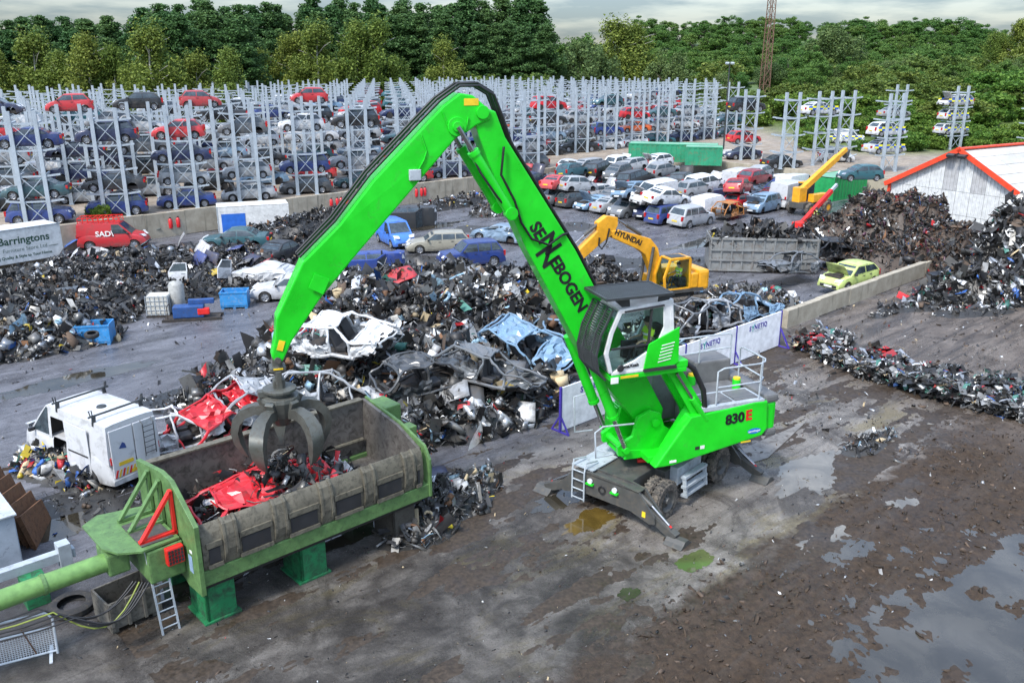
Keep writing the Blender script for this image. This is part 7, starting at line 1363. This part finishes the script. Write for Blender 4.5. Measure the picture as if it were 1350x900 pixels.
UP, ARM, BRACE, BARM, FORK = frame_parts()
def far_mesh():
    m = MB()
    for s in (-1, 1): m.box((s * 0.82, 0, RH / 2), (0.27, 0.25, RH))
    for i, z in enumerate(LEVELS[1:]):
        m.box((0, 0, z - 0.1), (1.3, 0.09, 0.12))
        for s in (-1, 1):
            m.beam((s * 0.92, 0, z - 0.1), (s * 1.9, 0, z), 0.12, 0.13)
            m.beam((-s * 0.66, s * 0.03, z - 1.75), (s * 0.66, s * 0.03, z - 0.15), 0.05, 0.05); m.beam((s * 0.82, .1, z - 0.1), (s * 0.82, 2.05, z - .06), 0.1, 0.13)
    return m.mesh('rack_frame', STEEL)
FARF = far_mesh()
ORD = ['', 'first', 'second', 'third', 'fourth', 'fifth', 'sixth', 'seventh', 'eighth', 'ninth', 'tenth', 'eleventh', 'twelfth', 'thirteenth', 'fourteenth', 'fifteenth', 'sixteenth', 'seventeenth', 'eighteenth', 'nineteenth', 'twentieth', 'twenty-first', 'twenty-second', 'twenty-third', 'twenty-fourth', 'twenty-fifth']
def near_frame(loc, rz, label, levels=4):
    e = empty('rack_frame', loc, rz, label, 'rack', 'galvanised car rack frames')
    for s in (-1, 1): obj('upright', UP, e, (s * 0.82, 0, 0))
    for z in LEVELS[1:1 + levels]:
        obj('cross_bar', BARM, e, (0, 0, z - 0.1))
        obj('arm', ARM, e, (0.92, 0, z - 0.1)); obj('arm', ARM, e, (-0.92, 0, z - 0.1), (0, 0, math.pi))
        for s in (-1, 1): obj('cantilever_arm', FORK, e, (s * 0.82, 0.1, z - 0.1))
        obj('brace', BRACE, e, (0, 0.03, z - 1.75)); obj('brace', BRACE, e, (0, -0.03, z - 1.75), (0, 0, math.pi))
    return e
def px(P):
    d = P.y * math.cos(PITCH) - (P.z - CAM_H) * math.sin(PITCH); u = P.y * math.sin(PITCH) + (P.z - CAM_H) * math.cos(PITCH)
    return 675 + FPX * P.x / d, 450 - FPX * u / d
UNITS = []            # (point midway under the car, heading, row, bay)
for row in range(0, 13):
    bay = 0; frames_in_row = 0
    for j in range(-4, 22):
        P = R0 + D * (BAY * j) + N * (ROW * row)
        u, v = px(P + Vector((0, 0, RH)))
        if u < -45 or u > 1010 or P.y > 178 or v < 97: continue
        if P.dot(N) > 132 or P.x > 34: continue
        if row == 0 and j > 9: continue
        bay += 1; UNITS.append((P + FN * 1.05, row, bay, j, u))
        lab = f'galvanised rack frame at {ORD[bay]} bay from left end of {ORD[row + 1]} rack row'
        if row <= 1: near_frame(P, FA, lab)
        else: tag(obj('rack_frame', FARF, None, P, (0, 0, FA)), lab, 'rack', 'galvanised car rack frames')
RIGHT = [((29.5, 94.8), 'beside the sandy track behind the white vans'), ((39.3, 92.2), 'beside the teal car above the shed gable'), ((37.4, 100.5), 'standing alone in front of the parked police vans'), ((27.4, 103.4), 'holding the red hatchback by the lamp post'), ((57.5, 115.5), 'holding the police cars above the shed roof'), ((65.5, 111.5), 'at the photo edge above the shed roof')]
RIGHT += [((34.0, 98.0), 'behind the police saloon and the teal car'), ((52.2, 121.3), 'behind the police estate above the shed')]
RUN = []
for n_, (xy, w) in enumerate(RIGHT):
    P = Vector((*xy, TZ)); RUN.append(P + FN * 1.05)
    near_frame(P, FA, 'short galvanised rack frame ' + w, 4)

# ------------------------------------------------------------------ trees
def leaf_mat(name, c1, c2):
    k = NT(name); ri = k.n('NewGeometry').outputs['Random Per Island']; ro = k.n('ObjectInfo').outputs['Random']
    c = k.mix(ri, c1, c2); c = k.mix(k.ramp(ro, 0, 1, 0, .35), c, tuple(v * .6 for v in c1))
    h = k.n('HueSaturation', {'Hue': k.ramp(ro, 0, 1, .485, .515), 'Value': k.ramp(ri, 0, 1, .75, 1.2), 'Color': c}).outputs[0]
    t = k.n('BsdfTranslucent', {'Color': h}); k.p(Base_Color=h, Roughness=.65); k.b.inputs['Specular IOR Level'].default_value = .25
    ms = k.n('MixShader', {0: .28}); k.t.links.new(k.b.outputs[0], ms.inputs[1]); k.t.links.new(t.outputs[0], ms.inputs[2]); k.t.links.new(ms.outputs[0], k.out.inputs['Surface']); return k.m
LF = {'pine': leaf_mat('pine_leaf', (.036, .094, .028), (.105, .200, .058)), 'birch': leaf_mat('birch_leaf', (.090, .145, .022), (.235, .285, .055)), 'oak': leaf_mat('oak_leaf', (.046, .120, .024), (.155, .265, .055)), 'willow': leaf_mat('willow_leaf', (.070, .125, .040), (.165, .225, .070)), 'bush': leaf_mat('bush_leaf', (.065, .115, .022), (.185, .235, .045)), 'bright': leaf_mat('bright_leaf', (.05, .13, .015), (.17, .26, .04))}
BARK = mat('bark', (.075, .058, .042), .9, dirt=.3, bump=.5); BIRCHB = mat('birch_bark', (.45, .43, .39), .8, dirt=.35, dirtc=(.06, .05, .04), dscale=5)
def leaves(cent, rad, n, size, rg, droop=0.0):
    """leaf-sized faces spread through lumpy clumps: returns coords (4 per leaf)"""
    ci = rg.integers(0, len(cent), n); d = rg.normal(size=(n, 3)); d /= np.linalg.norm(d, axis=1)[:, None]
    r = rg.random(n) ** .38; p = cent[ci] + d * (r[:, None] * rad[ci])
    if droop: p[:, 2] -= droop * rg.random(n) ** 2
    a = rg.normal(size=(n, 3)) + d * .3; a[:, 2] -= droop * .6; a /= np.linalg.norm(a, axis=1)[:, None]; b = np.cross(a, d + rg.normal(size=(n, 3)) * .7); b /= np.linalg.norm(b, axis=1)[:, None] + 1e-6
    s = (size * (.6 + .8 * rg.random(n)))[:, None]
    return np.stack([p - a * s * .6, p + b * s * .35, p + a * s * .6, p - b * s * .35], 1)
def make_tree(kind, seed):
    rg = np.random.default_rng(seed); tr = MB()
    if kind == 'pine':
        h = 23.0; cent = []; rad = []
        for i in range(90):
            z = h * (.20 + .8 * rg.random() ** .85); w = 4.6 * (1 - ((z / h) - .25) / .80) ** .8 * (.2 + .8 * rg.random()) if z > h * .25 else 2.6 * rg.random(); t = rg.random() * 6.28
            cent.append((w * math.cos(t), w * math.sin(t), z)); q = .55 + .95 * rg.random(); rad.append((q * 1.15, q * 1.15, q * .8))
        tr.tube([(0, 0, -.3), (0.1, 0, h * .5), (0, .1, h * .96)], [.32, .2, .03], 7); L_, S = 14000, .36
    elif kind == 'birch':
        h = 15.0; cent = []; rad = []
        for i in range(60):
            z = h * (.22 + .76 * rg.random()); k = z / h; w = 3.6 * math.sin(min(1, (1.02 - k) * 1.5 + .12) * 1.45) * (.25 + .75 * rg.random()); t = rg.random() * 6.28
            cent.append((w * math.cos(t), w * math.sin(t), z)); q = .7 + .7 * rg.random(); rad.append((q, q, q * 1.5))
        tr.tube([(0, 0, -.3), (.25, .1, h * .3), (-.1, .2, h * .65), (.1, 0, h * .95)], [.2, .15, .09, .02], 7)
        for i in range(7):
            t = rg.random() * 6.28; z = h * (.3 + .08 * i); tr.tube([(.1, .1, z), (1.1 * math.cos(t), 1.1 * math.sin(t), z + 1.2), (2.4 * math.cos(t), 2.4 * math.sin(t), z + 1.9)], [.07, .045, .02], 5)
        L_, S = 12500, .28
    else:
        h = {'oak': 14.0, 'willow': 12.0, 'bush': 5.0, 'bright': 4.0}[kind]; wd = {'oak': 6.0, 'willow': 5.6, 'bush': 4.2, 'bright': 3.6}[kind]; cent = []; rad = []
        low = .10 if kind in ('oak', 'willow') else .05
        for i in range(70):
            d = rg.normal(size=3); d /= np.linalg.norm(d); k = .45 + .55 * rg.random() ** .4; lob = 1 + .18 * math.sin(3 * math.atan2(d[1], d[0]) + seed) + .12 * math.sin(5 * d[2] + seed * 2)
            z = h * (low + (1 - low) * .5) + d[2] * k * lob * h * (1 - low) * .46
            cent.append((d[0] * k * lob * wd * .78, d[1] * k * lob * wd * .78, max(h * .08, z))); q = (.55 + .55 * rg.random()) * (1.35 if kind in ('oak', 'willow') else .9); rad.append((q, q, q * (.85 if kind != 'willow' else 1.3)))
        n_ = 7 if kind in ('oak', 'willow') else 4
        tr.tube([(0, 0, -.3), (.1, .05, h * .28), (0, .1, h * .62)], [.34, .26, .1] if h > 8 else [.1, .08, .04], 7)
        for i in range(n_):
            t = 6.28 * i / n_ + rg.random(); z = h * (.2 + .06 * i); tr.tube([(.05, .05, z), (wd * .3 * math.cos(t), wd * .3 * math.sin(t), z + h * .15), (wd * .62 * math.cos(t), wd * .62 * math.sin(t), z + h * .3)], [.13 * h / 14, .09 * h / 14, .03 * h / 14], 5)
        L_, S = (13500, .35) if h > 8 else (4200, .34)
    co = leaves(np.array(cent), np.array(rad), L_, S, rg, .9 if kind in ('birch', 'willow') else 0.0).reshape(-1, 3)
    crown = np_mesh('crown', co, np.arange(len(co)).reshape(-1, 4), [LF[kind]])
    return crown, tr.mesh('trunk', BIRCHB if kind == 'birch' else BARK, smooth=60), h
TREES = {k: [make_tree(k, 10 * i + s) for s in range(n)] for i, (k, n) in enumerate((('pine', 3), ('birch', 3), ('oak', 3), ('willow', 2), ('bush', 3), ('bright', 1)))}
def tree(kind, x, y, h, label, group, name, wide=1.0):
    crown, trunk, h0 = rng.choice(TREES[kind]); s = h / h0; z = float(terrain(x, y))
    e = empty(name, (x, y, z - .1), rng.random() * 6.28, label, 'bush' if kind in ('bush', 'bright') else 'tree', group); e.scale = (s * wide, s * wide, s)
    obj('crown', crown, e); obj('trunk', trunk, e); return e
def at_px(u, y):                                  # x of photo column u at distance y, eye level
    return (u - 675) / FPX * (y * math.cos(PITCH) + 2 * math.sin(PITCH))
def top_h(v, y, x):                               # height that reaches photo row v at distance y
    return CAM_H + y * math.tan(math.atan((450 - v) / FPX) - PITCH) - float(terrain(x, y))
# tall dark trees behind, skyline read along the photo
SKY = [(-20, 28), (60, 22), (100, 22), (140, 26), (175, 28), (200, 12), (240, 4), (290, 4), (350, 6), (380, 14), (420, 2), (470, 0), (520, 4), (560, 4), (600, 0), (640, -2), (700, 0), (728, 6)]
for i in range(44):
    u = -30 + i * 17.3 + rng.uniform(-7, 7); y = rng.uniform(190, 208) if u > 330 else rng.uniform(150, 170); x = at_px(u, y)
    tree('pine', x, y, top_h(interp(SKY, u) + rng.uniform(-4, 10), y, x), 'tall dark green tree in the wood on the skyline behind the racks', 'tall dark trees behind the racks', 'conifer_tree', rng.uniform(1.2, 1.6))
for i in range(34):
    u = -30 + i * 22.6 + rng.uniform(-9, 9); y = rng.uniform(182, 190) if u > 330 else rng.uniform(140, 150); x = at_px(u, y)
    tree('pine', x, y, top_h(interp(SKY, u) + rng.uniform(16, 38), y, x), 'dark green tree in front of the skyline trees', 'dark trees in front of the skyline', 'conifer_tree', rng.uniform(1.2, 1.7))
# paler birches along the rack yard's back edge
for i, (u, v) in enumerate([(-12, 62), (38, 42), (75, 70), (120, 48), (150, 62), (210, 34), (255, 70), (300, 66), (335, 64), (385, 42), (425, 32), (470, 30), (497, 24), (585, 52)]):
    y = 130 if u < 330 else 166 if u < 520 else 176; x = at_px(u, y)
    tree('birch', x, y + rng.uniform(-3, 3), top_h(v, y, x), f'yellow-green birch with pale trunk, {ORD[i + 1]} from the left in the row behind the racks', 'birches behind the racks', 'birch_tree', 1.25)
for i, u in enumerate(range(-30, 740, 27)):
    y = rng.uniform(132, 138) if u < 330 else rng.uniform(174, 181); x = at_px(u, y); kd = rng.choice(['bush', 'bush', 'oak', 'willow'])
    tree(kd, x, y, rng.uniform(5.5, 8.5), 'bushy undergrowth below the trees behind the racks', 'undergrowth behind the racks', 'undergrowth_bush' if kd == 'bush' else 'small_tree', 1.1)
for (u, v, y, kd, lab) in [(540, 70, 196, 'willow', 'round green tree beside the slim pale birch in the middle'), (640, 84, 192, 'bush', 'yellow-green bush behind the boom elbow'), (775, 52, 190, 'willow', 'large rounded willow in front of the yellow-green oak'), (810, 26, 205, 'birch', 'broad yellow-green tree left of the lattice mast'), (835, 34, 208, 'birch', 'yellow-green tree at the right shoulder of the broad one'), (770, 40, 215, 'oak', 'dark tree behind the rounded willow'), (720, 60, 195, 'oak', 'dark round tree at the end of the tall wood'), (880, 68, 200, 'willow', 'grey-green bush behind the middle racks'), (690, 88, 188, 'bush', 'small bush with bare twigs behind the racks')]:
    x = at_px(u, y); tree(kd, x, y, max(4, top_h(v, y, x)), lab, None, 'broadleaf_tree', 1.5 if kd == 'birch' else 1.15)
# wooded hill on the right
HILL = [(860, 22), (900, 26), (940, 22), (1000, 20), (1060, 26), (1130, 24), (1180, 22), (1220, 18), (1260, 20), (1300, 34), (1330, 38), (1380, 40)]
nh = 0
for k_, (y, dv) in enumerate([(430, 0), (385, 10), (345, 22), (310, 36), (280, 48)]):
    for i in range(21):
        u = 845 + i * 26 + rng.uniform(-10, 10) + k_ * 7; x = at_px(u, y); h = top_h(interp(HILL, u) + dv + rng.uniform(-3, 6), y, x)
        tree('oak', x, y + rng.uniform(-8, 8), max(8, min(h, 24)), 'dark green tree in the wood on the far hillside', 'trees of the far hillside wood', 'hillside_tree', rng.uniform(1.5, 2.0))
for (u, v, y, kd, lab) in [(1070, 62, 205, 'oak', 'big round dark oak behind the right racks'), (1040, 72, 215, 'oak', 'dark oak left of the big round one'), (1100, 34, 255, 'willow', 'tall olive tree behind the big round oak'), (1140, 85, 195, 'bush', 'dense bush in front of the sandy track'), (1125, 120, 165, 'oak', 'low dark bush beside the right rack frames'), (1195, 78, 230, 'oak', 'olive rounded tree on the bank'), (1225, 95, 190, 'bush', 'yellow-green thorn bush on the bank, left of three'), (1270, 98, 186, 'bush', 'yellow-green thorn bush on the bank, middle of three'), (1320, 98, 184, 'bush', 'yellow-green thorn bush on the bank, right of three'), (1215, 92, 200, 'oak', 'dark thorn tree behind the thorn bushes'), (1310, 42, 240, 'birch', 'yellow-green birch at the right edge'), (1340, 28, 235, 'birch', 'taller yellow-green birch at the right edge'), (1350, 85, 195, 'oak', 'dark tree low at the right edge'), (1160, 82, 250, 'willow', 'grey-green willow beyond the track')]:
    x = at_px(u, y); tree(kd, x, y, max(4.5, top_h(v, y, x)), lab, None, 'broadleaf_tree', 1.25)
for i in range(60):
    y = rng.uniform(182, 262); u = rng.uniform(900, 1390); x = at_px(u, y)
    tree(rng.choice(['bush', 'oak', 'willow', 'oak']), x, y, rng.uniform(4.5, 8.5), 'mid-green bush at the foot of the hillside wood', 'bushes at the foot of the hillside', 'hillside_bush', 1.4)
for i in range(80):
    y = rng.uniform(140, 200); u = rng.uniform(945, 1370); x = at_px(u, y)
    tree(rng.choice(['bush', 'bush', 'bright']), x, y, rng.uniform(2.2, 5.0), 'green bush in the rough ground behind the end racks', 'bushes behind the end racks', 'scrub_bush', 1.5)
for i in range(70):
    u = rng.uniform(1075, 1360); y = rng.uniform(112, 160); x = at_px(u, y)
    tree('bright', x, y, rng.uniform(1.2, 3.0), 'bright green bramble on the grassy bank', 'brambles on the bank', 'bramble_bush', 1.3)

# ------------------------------------------------------------------ cars on the racks
TIER = ['ground', 'second', 'third', 'fourth', 'top']
RK = ['hatchback', 'hatchback', 'city car', 'saloon', 'estate car', 'people carrier', 'off-roader', 'hatchback', 'saloon', 'pickup']
RC = ['white', 'silver', 'silver', 'grey', 'dark grey', 'black', 'navy', 'blue', 'red', 'teal', 'white', 'silver', 'black', 'grey', 'dark red', 'pale blue', 'white', 'silver', 'red', 'black', 'orange']
FRONT = {  # the front rack row bay by bay: tier -> (kind, colour)
 1: {0: ('off-roader', 'blue'), 1: ('saloon', 'teal'), 3: ('saloon', 'blue')},
 2: {0: ('off-roader', 'blue'), 1: ('saloon', 'dark grey'), 3: ('people carrier', 'navy')},
 3: {0: ('saloon', 'blue'), 1: ('hatchback', 'silver'), 2: ('saloon', 'navy'), 3: ('hatchback', 'red')},
 4: {0: ('saloon', 'silver'), 1: ('hatchback', 'silver'), 3: ('hatchback', 'grey')},
 5: {0: ('estate car', 'dark grey'), 1: ('people carrier', 'blue'), 3: ('hatchback', 'white')},
 6: {0: ('saloon', 'teal'), 1: ('pickup', 'silver'), 3: ('off-roader', 'black')},
 7: {0: ('pickup', 'red'), 1: ('saloon', 'teal'), 2: ('saloon', 'teal')},
 8: {0: ('saloon', 'navy')}, 9: {0: ('hatchback', 'navy'), 1: ('saloon', 'black')}, 10: {0: ('estate car', 'grey'), 1: ('hatchback', 'silver')}, 11: {0: ('hatchback', 'white'), 1: ('saloon', 'silver')}, 12: {0: ('hatchback', 'silver')}}
def rack_car(P, row, bay, t, kd, cl, det):
    L = KINDS[kd]['L']; hd = FA + math.pi + rng.uniform(-.04, .04); z = TZ + ((LEVELS[t] + .03) if t else 0.0)
    where = f'on {TIER[t]} tier' if t else 'on the ground'
    r4 = random.Random(row * 977 + bay * 31 + t)
    car(kd, cl, (P.x, P.y, z), hd + r4.uniform(-.05, .05) + (math.pi if r4.random() < .15 else 0), f'{cl} {kd} {where}, {ORD[bay]} bay from left end, {ORD[row + 1]} rack row', det, group='cars on the racks', wheels=tuple(0 if r4.random() < (.10 if t else .0) else 1 for _ in range(4)), bonnet=r4.random() < .10, tilt=(r4.uniform(-.02, .02), r4.uniform(-.02, .02)))
TAKEN = set()
_rc0 = rack_car
def rack_car(P, row, bay, t, kd, cl, det): TAKEN.add((row, bay, t)); _rc0(P, row, bay, t, kd, cl, det)
for (P, row, bay, j, u) in UNITS:
    if row == 0 and bay in FRONT:
        for t, (kd, cl) in FRONT[bay].items(): rack_car(P, row, bay, t, kd, cl, 2)
        continue
    r2 = random.Random(row * 100 + j)
    full = 1.0 if u < 480 else .85
    full *= ([1, .95, .7, .30, .15, .1, .05, 0] if u < 480 else [1, 1, .95, .85, .7, .5, .35, .2])[min(row, 7)]
    if row > 7: continue
    for t in range(5):
        if t == 4 and not (row == 1 and u < 460): continue
        pr = [.95, .95, .85, .62, 0][t] * full
        if u > 520 and t >= 3: pr *= .10
        elif u > 520 and t == 2: pr *= .40
        if t == 4:
            tops = {1: ('hatchback', 'navy'), 2: ('city car', 'red'), 3: ('hatchback', 'black'), 4: ('city car', 'red'), 6: ('city car', 'red'), 7: ('city car', 'bright blue')}
            if bay in tops: rack_car(P, row, bay, 4, *tops[bay], 2)
            continue
        if r2.random() < pr: rack_car(P, row, bay, t, r2.choice(RK), r2.choice(RC), 2 if row < 2 else 1)

# the few racks by the sandy track, with police cars, and cars parked round them
def rcar(kd, cl, P, t, lab, **kw): return car(kd, cl, (P.x, P.y, TZ + (LEVELS[t] + .03 if t else 0)), kw.pop('hd', FA + math.pi), lab, **kw)
PB, PY = mat('police_blue', (.01, .08, .45), .4), mat('police_yellow', (.80, .75, .03), .4)
def police(kd, P, t, lab, **kw):
    e = rcar(kd, 'white', P, t, lab, **kw); K = KINDS[kd]; hw = K['W'] / 2; n_ = 8; L = K['L'] * .84
    for s in (-1, 1):
        for r in range(2):
            for i in range(n_):
                x0 = -L / 2 + L * i / n_; z0 = .62 + .19 * r; m_ = MB(); m_.b2((x0, s * (hw + .012) - .006, z0), (x0 + L / n_ - .004, s * (hw + .012) + .006, z0 + .185)); m_.build('marking_square', PB if (i + r) % 2 else PY, e)
    return e
P1, P2, P3, P4, P5, P6, P7, P8 = RUN
rcar('hatchback', 'red', P4, 1, 'red hatchback on the second tier by the lamp post', hd=FA); rcar('off-roader', 'black', P4, 3, 'black off-roader high on the rack above the red hatchback', hd=FA); rcar('saloon', 'navy', P4, 0, 'navy car on the ground under the red hatchback')
rcar('saloon', 'black', P1, 0, 'black saloon on the ground by the short rack', hd=FA); rcar('hatchback', 'white', P3, 0, 'white hatchback on the sandy track behind the teal car', hd=-.15)
car('hatchback', 'teal', (G(1133, 238, 2.3).x, G(1133, 238, 2.3).y, 2.3), R(185), 'teal hatchback sitting on the vivid green container')
police('saloon', P2, 1, 'white police saloon with blue and yellow squares, lower tier above the teal car', hd=FA); police('hatchback', P2, 2, 'police hatchback on the middle tier above the police saloon', hd=FA); police('saloon', P7, 3, 'police saloon on the top tier, left of the police hatchback', hd=FA)
police('estate car', P5, 3, 'police estate with raised bonnet on the top tier', bonnet=True, hd=FA + math.pi); police('hatchback', P5, 2, 'police hatchback on the middle tier under the estate', hd=FA); police('estate car', P5, 1, 'police estate on the lower tier above the shed roof', hd=FA); rcar('saloon', 'silver', P8, 2, 'silver saloon on the rack behind the police hatchback', hd=FA)
for i, (u, v, hd) in enumerate(((1068, 190, 200), (1090, 188, -30), (1118, 188, -25))):
    P = G(u, v, TZ); e = police('small van', P, 0, f'white police van on the sandy track, {ORD[i + 1]} from the left', hd=R(hd))
WEED = TREES['bright'][0]
for i, (u, v, s) in enumerate(((120, 286, .16), (138, 287, .2), (128, 288, .14), (175, 282, .14), (256, 272, .14))):
    P = G(u, v, TZ); e = empty('weed_plant', P, i, f'bright green weed at the top of the retaining wall, {ORD[i + 1]} from the left', 'weed'); e.scale = (s, s, s * 1.2); obj('crown', WEED[0], e); obj('stem', WEED[1], e)

# the remaining cars deep inside the racks: past counting, one mass
MASSM = {}
for cn in ('white', 'silver', 'grey', 'black', 'navy', 'red', 'teal', 'pale blue'): MASSM[cn] = mat('rack_mass_' + cn.replace(' ', '_'), PALETTE[cn], .35, dirt=.2, coat=.25)
MC = list(MASSM); mats_ = [MASSM[c_] for c_ in MC] + [GLASS, TYRE]; vco, vfa, vmi, off_ = [], [], [], 0
def poly_arrays(me):
    n = len(me.vertices); co = np.empty(n * 3, np.float32); me.vertices.foreach_get('co', co); me.calc_loop_triangles(); t = np.empty(len(me.loop_triangles) * 3, np.int32); me.loop_triangles.foreach_get('vertices', t); return co.reshape(-1, 3), t.reshape(-1, 3)
PA = {}
for kd in ('hatchback', 'saloon', 'estate car', 'people carrier'):
    cm = car_meshes(kd); K = cm['K']; L_ = [(poly_arrays(cm['body']), 0)] + [(poly_arrays(m_), 1) for m_ in [cm['windscreen'], cm['rear_window']] + cm['side_window']]
    for xa in K['ax']:
        for s in (-1, 1):
            w = MB(); w.lathe([(0, -.09), (K['wr'], -.09), (K['wr'], .09), (0, .09)], 10, 'y', (xa, s * (K['W'] / 2 - .1), K['wr'])); L_.append((poly_arrays(w.mesh('wheel')), 2))
    PA[kd] = L_
r5 = random.Random(99); nm = 0
for (P, row, bay, j, u) in UNITS:
    if row > 8: continue
    for t in range(4):
        if (row, bay, t) in TAKEN or (row == 0): continue
        lim = ([.6, .6, .5, .3][t] if row < 5 else 0) if u < 480 else [.92, .9, .6, .16][t] if u < 640 else [.92, .85, .45, .07][t]
        if r5.random() > lim * (1 if row < 6 else .6): continue
        kd = r5.choice(list(PA)); ci = r5.choice([0, 0, 1, 1, 1, 2, 2, 3, 3, 4, 5, 6, 7]); hd = FA + math.pi + r5.uniform(-.08, .08) + (math.pi if r5.random() < .3 else 0); c_, s_ = math.cos(hd), math.sin(hd); z = TZ + (LEVELS[t] + .03 if t else 0); nm += 1
        for ((co, tr_), k_) in PA[kd]:
            vco.append(np.stack([co[:, 0] * c_ - co[:, 1] * s_ + P.x, co[:, 0] * s_ + co[:, 1] * c_ + P.y, co[:, 2] + z], 1)); vfa.append(tr_ + off_); vmi.append(np.full(len(tr_), ci if k_ == 0 else len(MC) + k_ - 1)); off_ += len(co)
o = obj('packed_cars', np_mesh('packed_cars', np.concatenate(vco), np.concatenate(vfa), mats_, np.concatenate(vmi), smooth=False)); o.data.polygons.foreach_set('use_smooth', [True] * len(o.data.polygons)); o.data.set_sharp_from_angle(angle=R(35)); tag(o, 'mass of mixed cars packed deep inside the rear racks', 'cars', None, 'stuff')
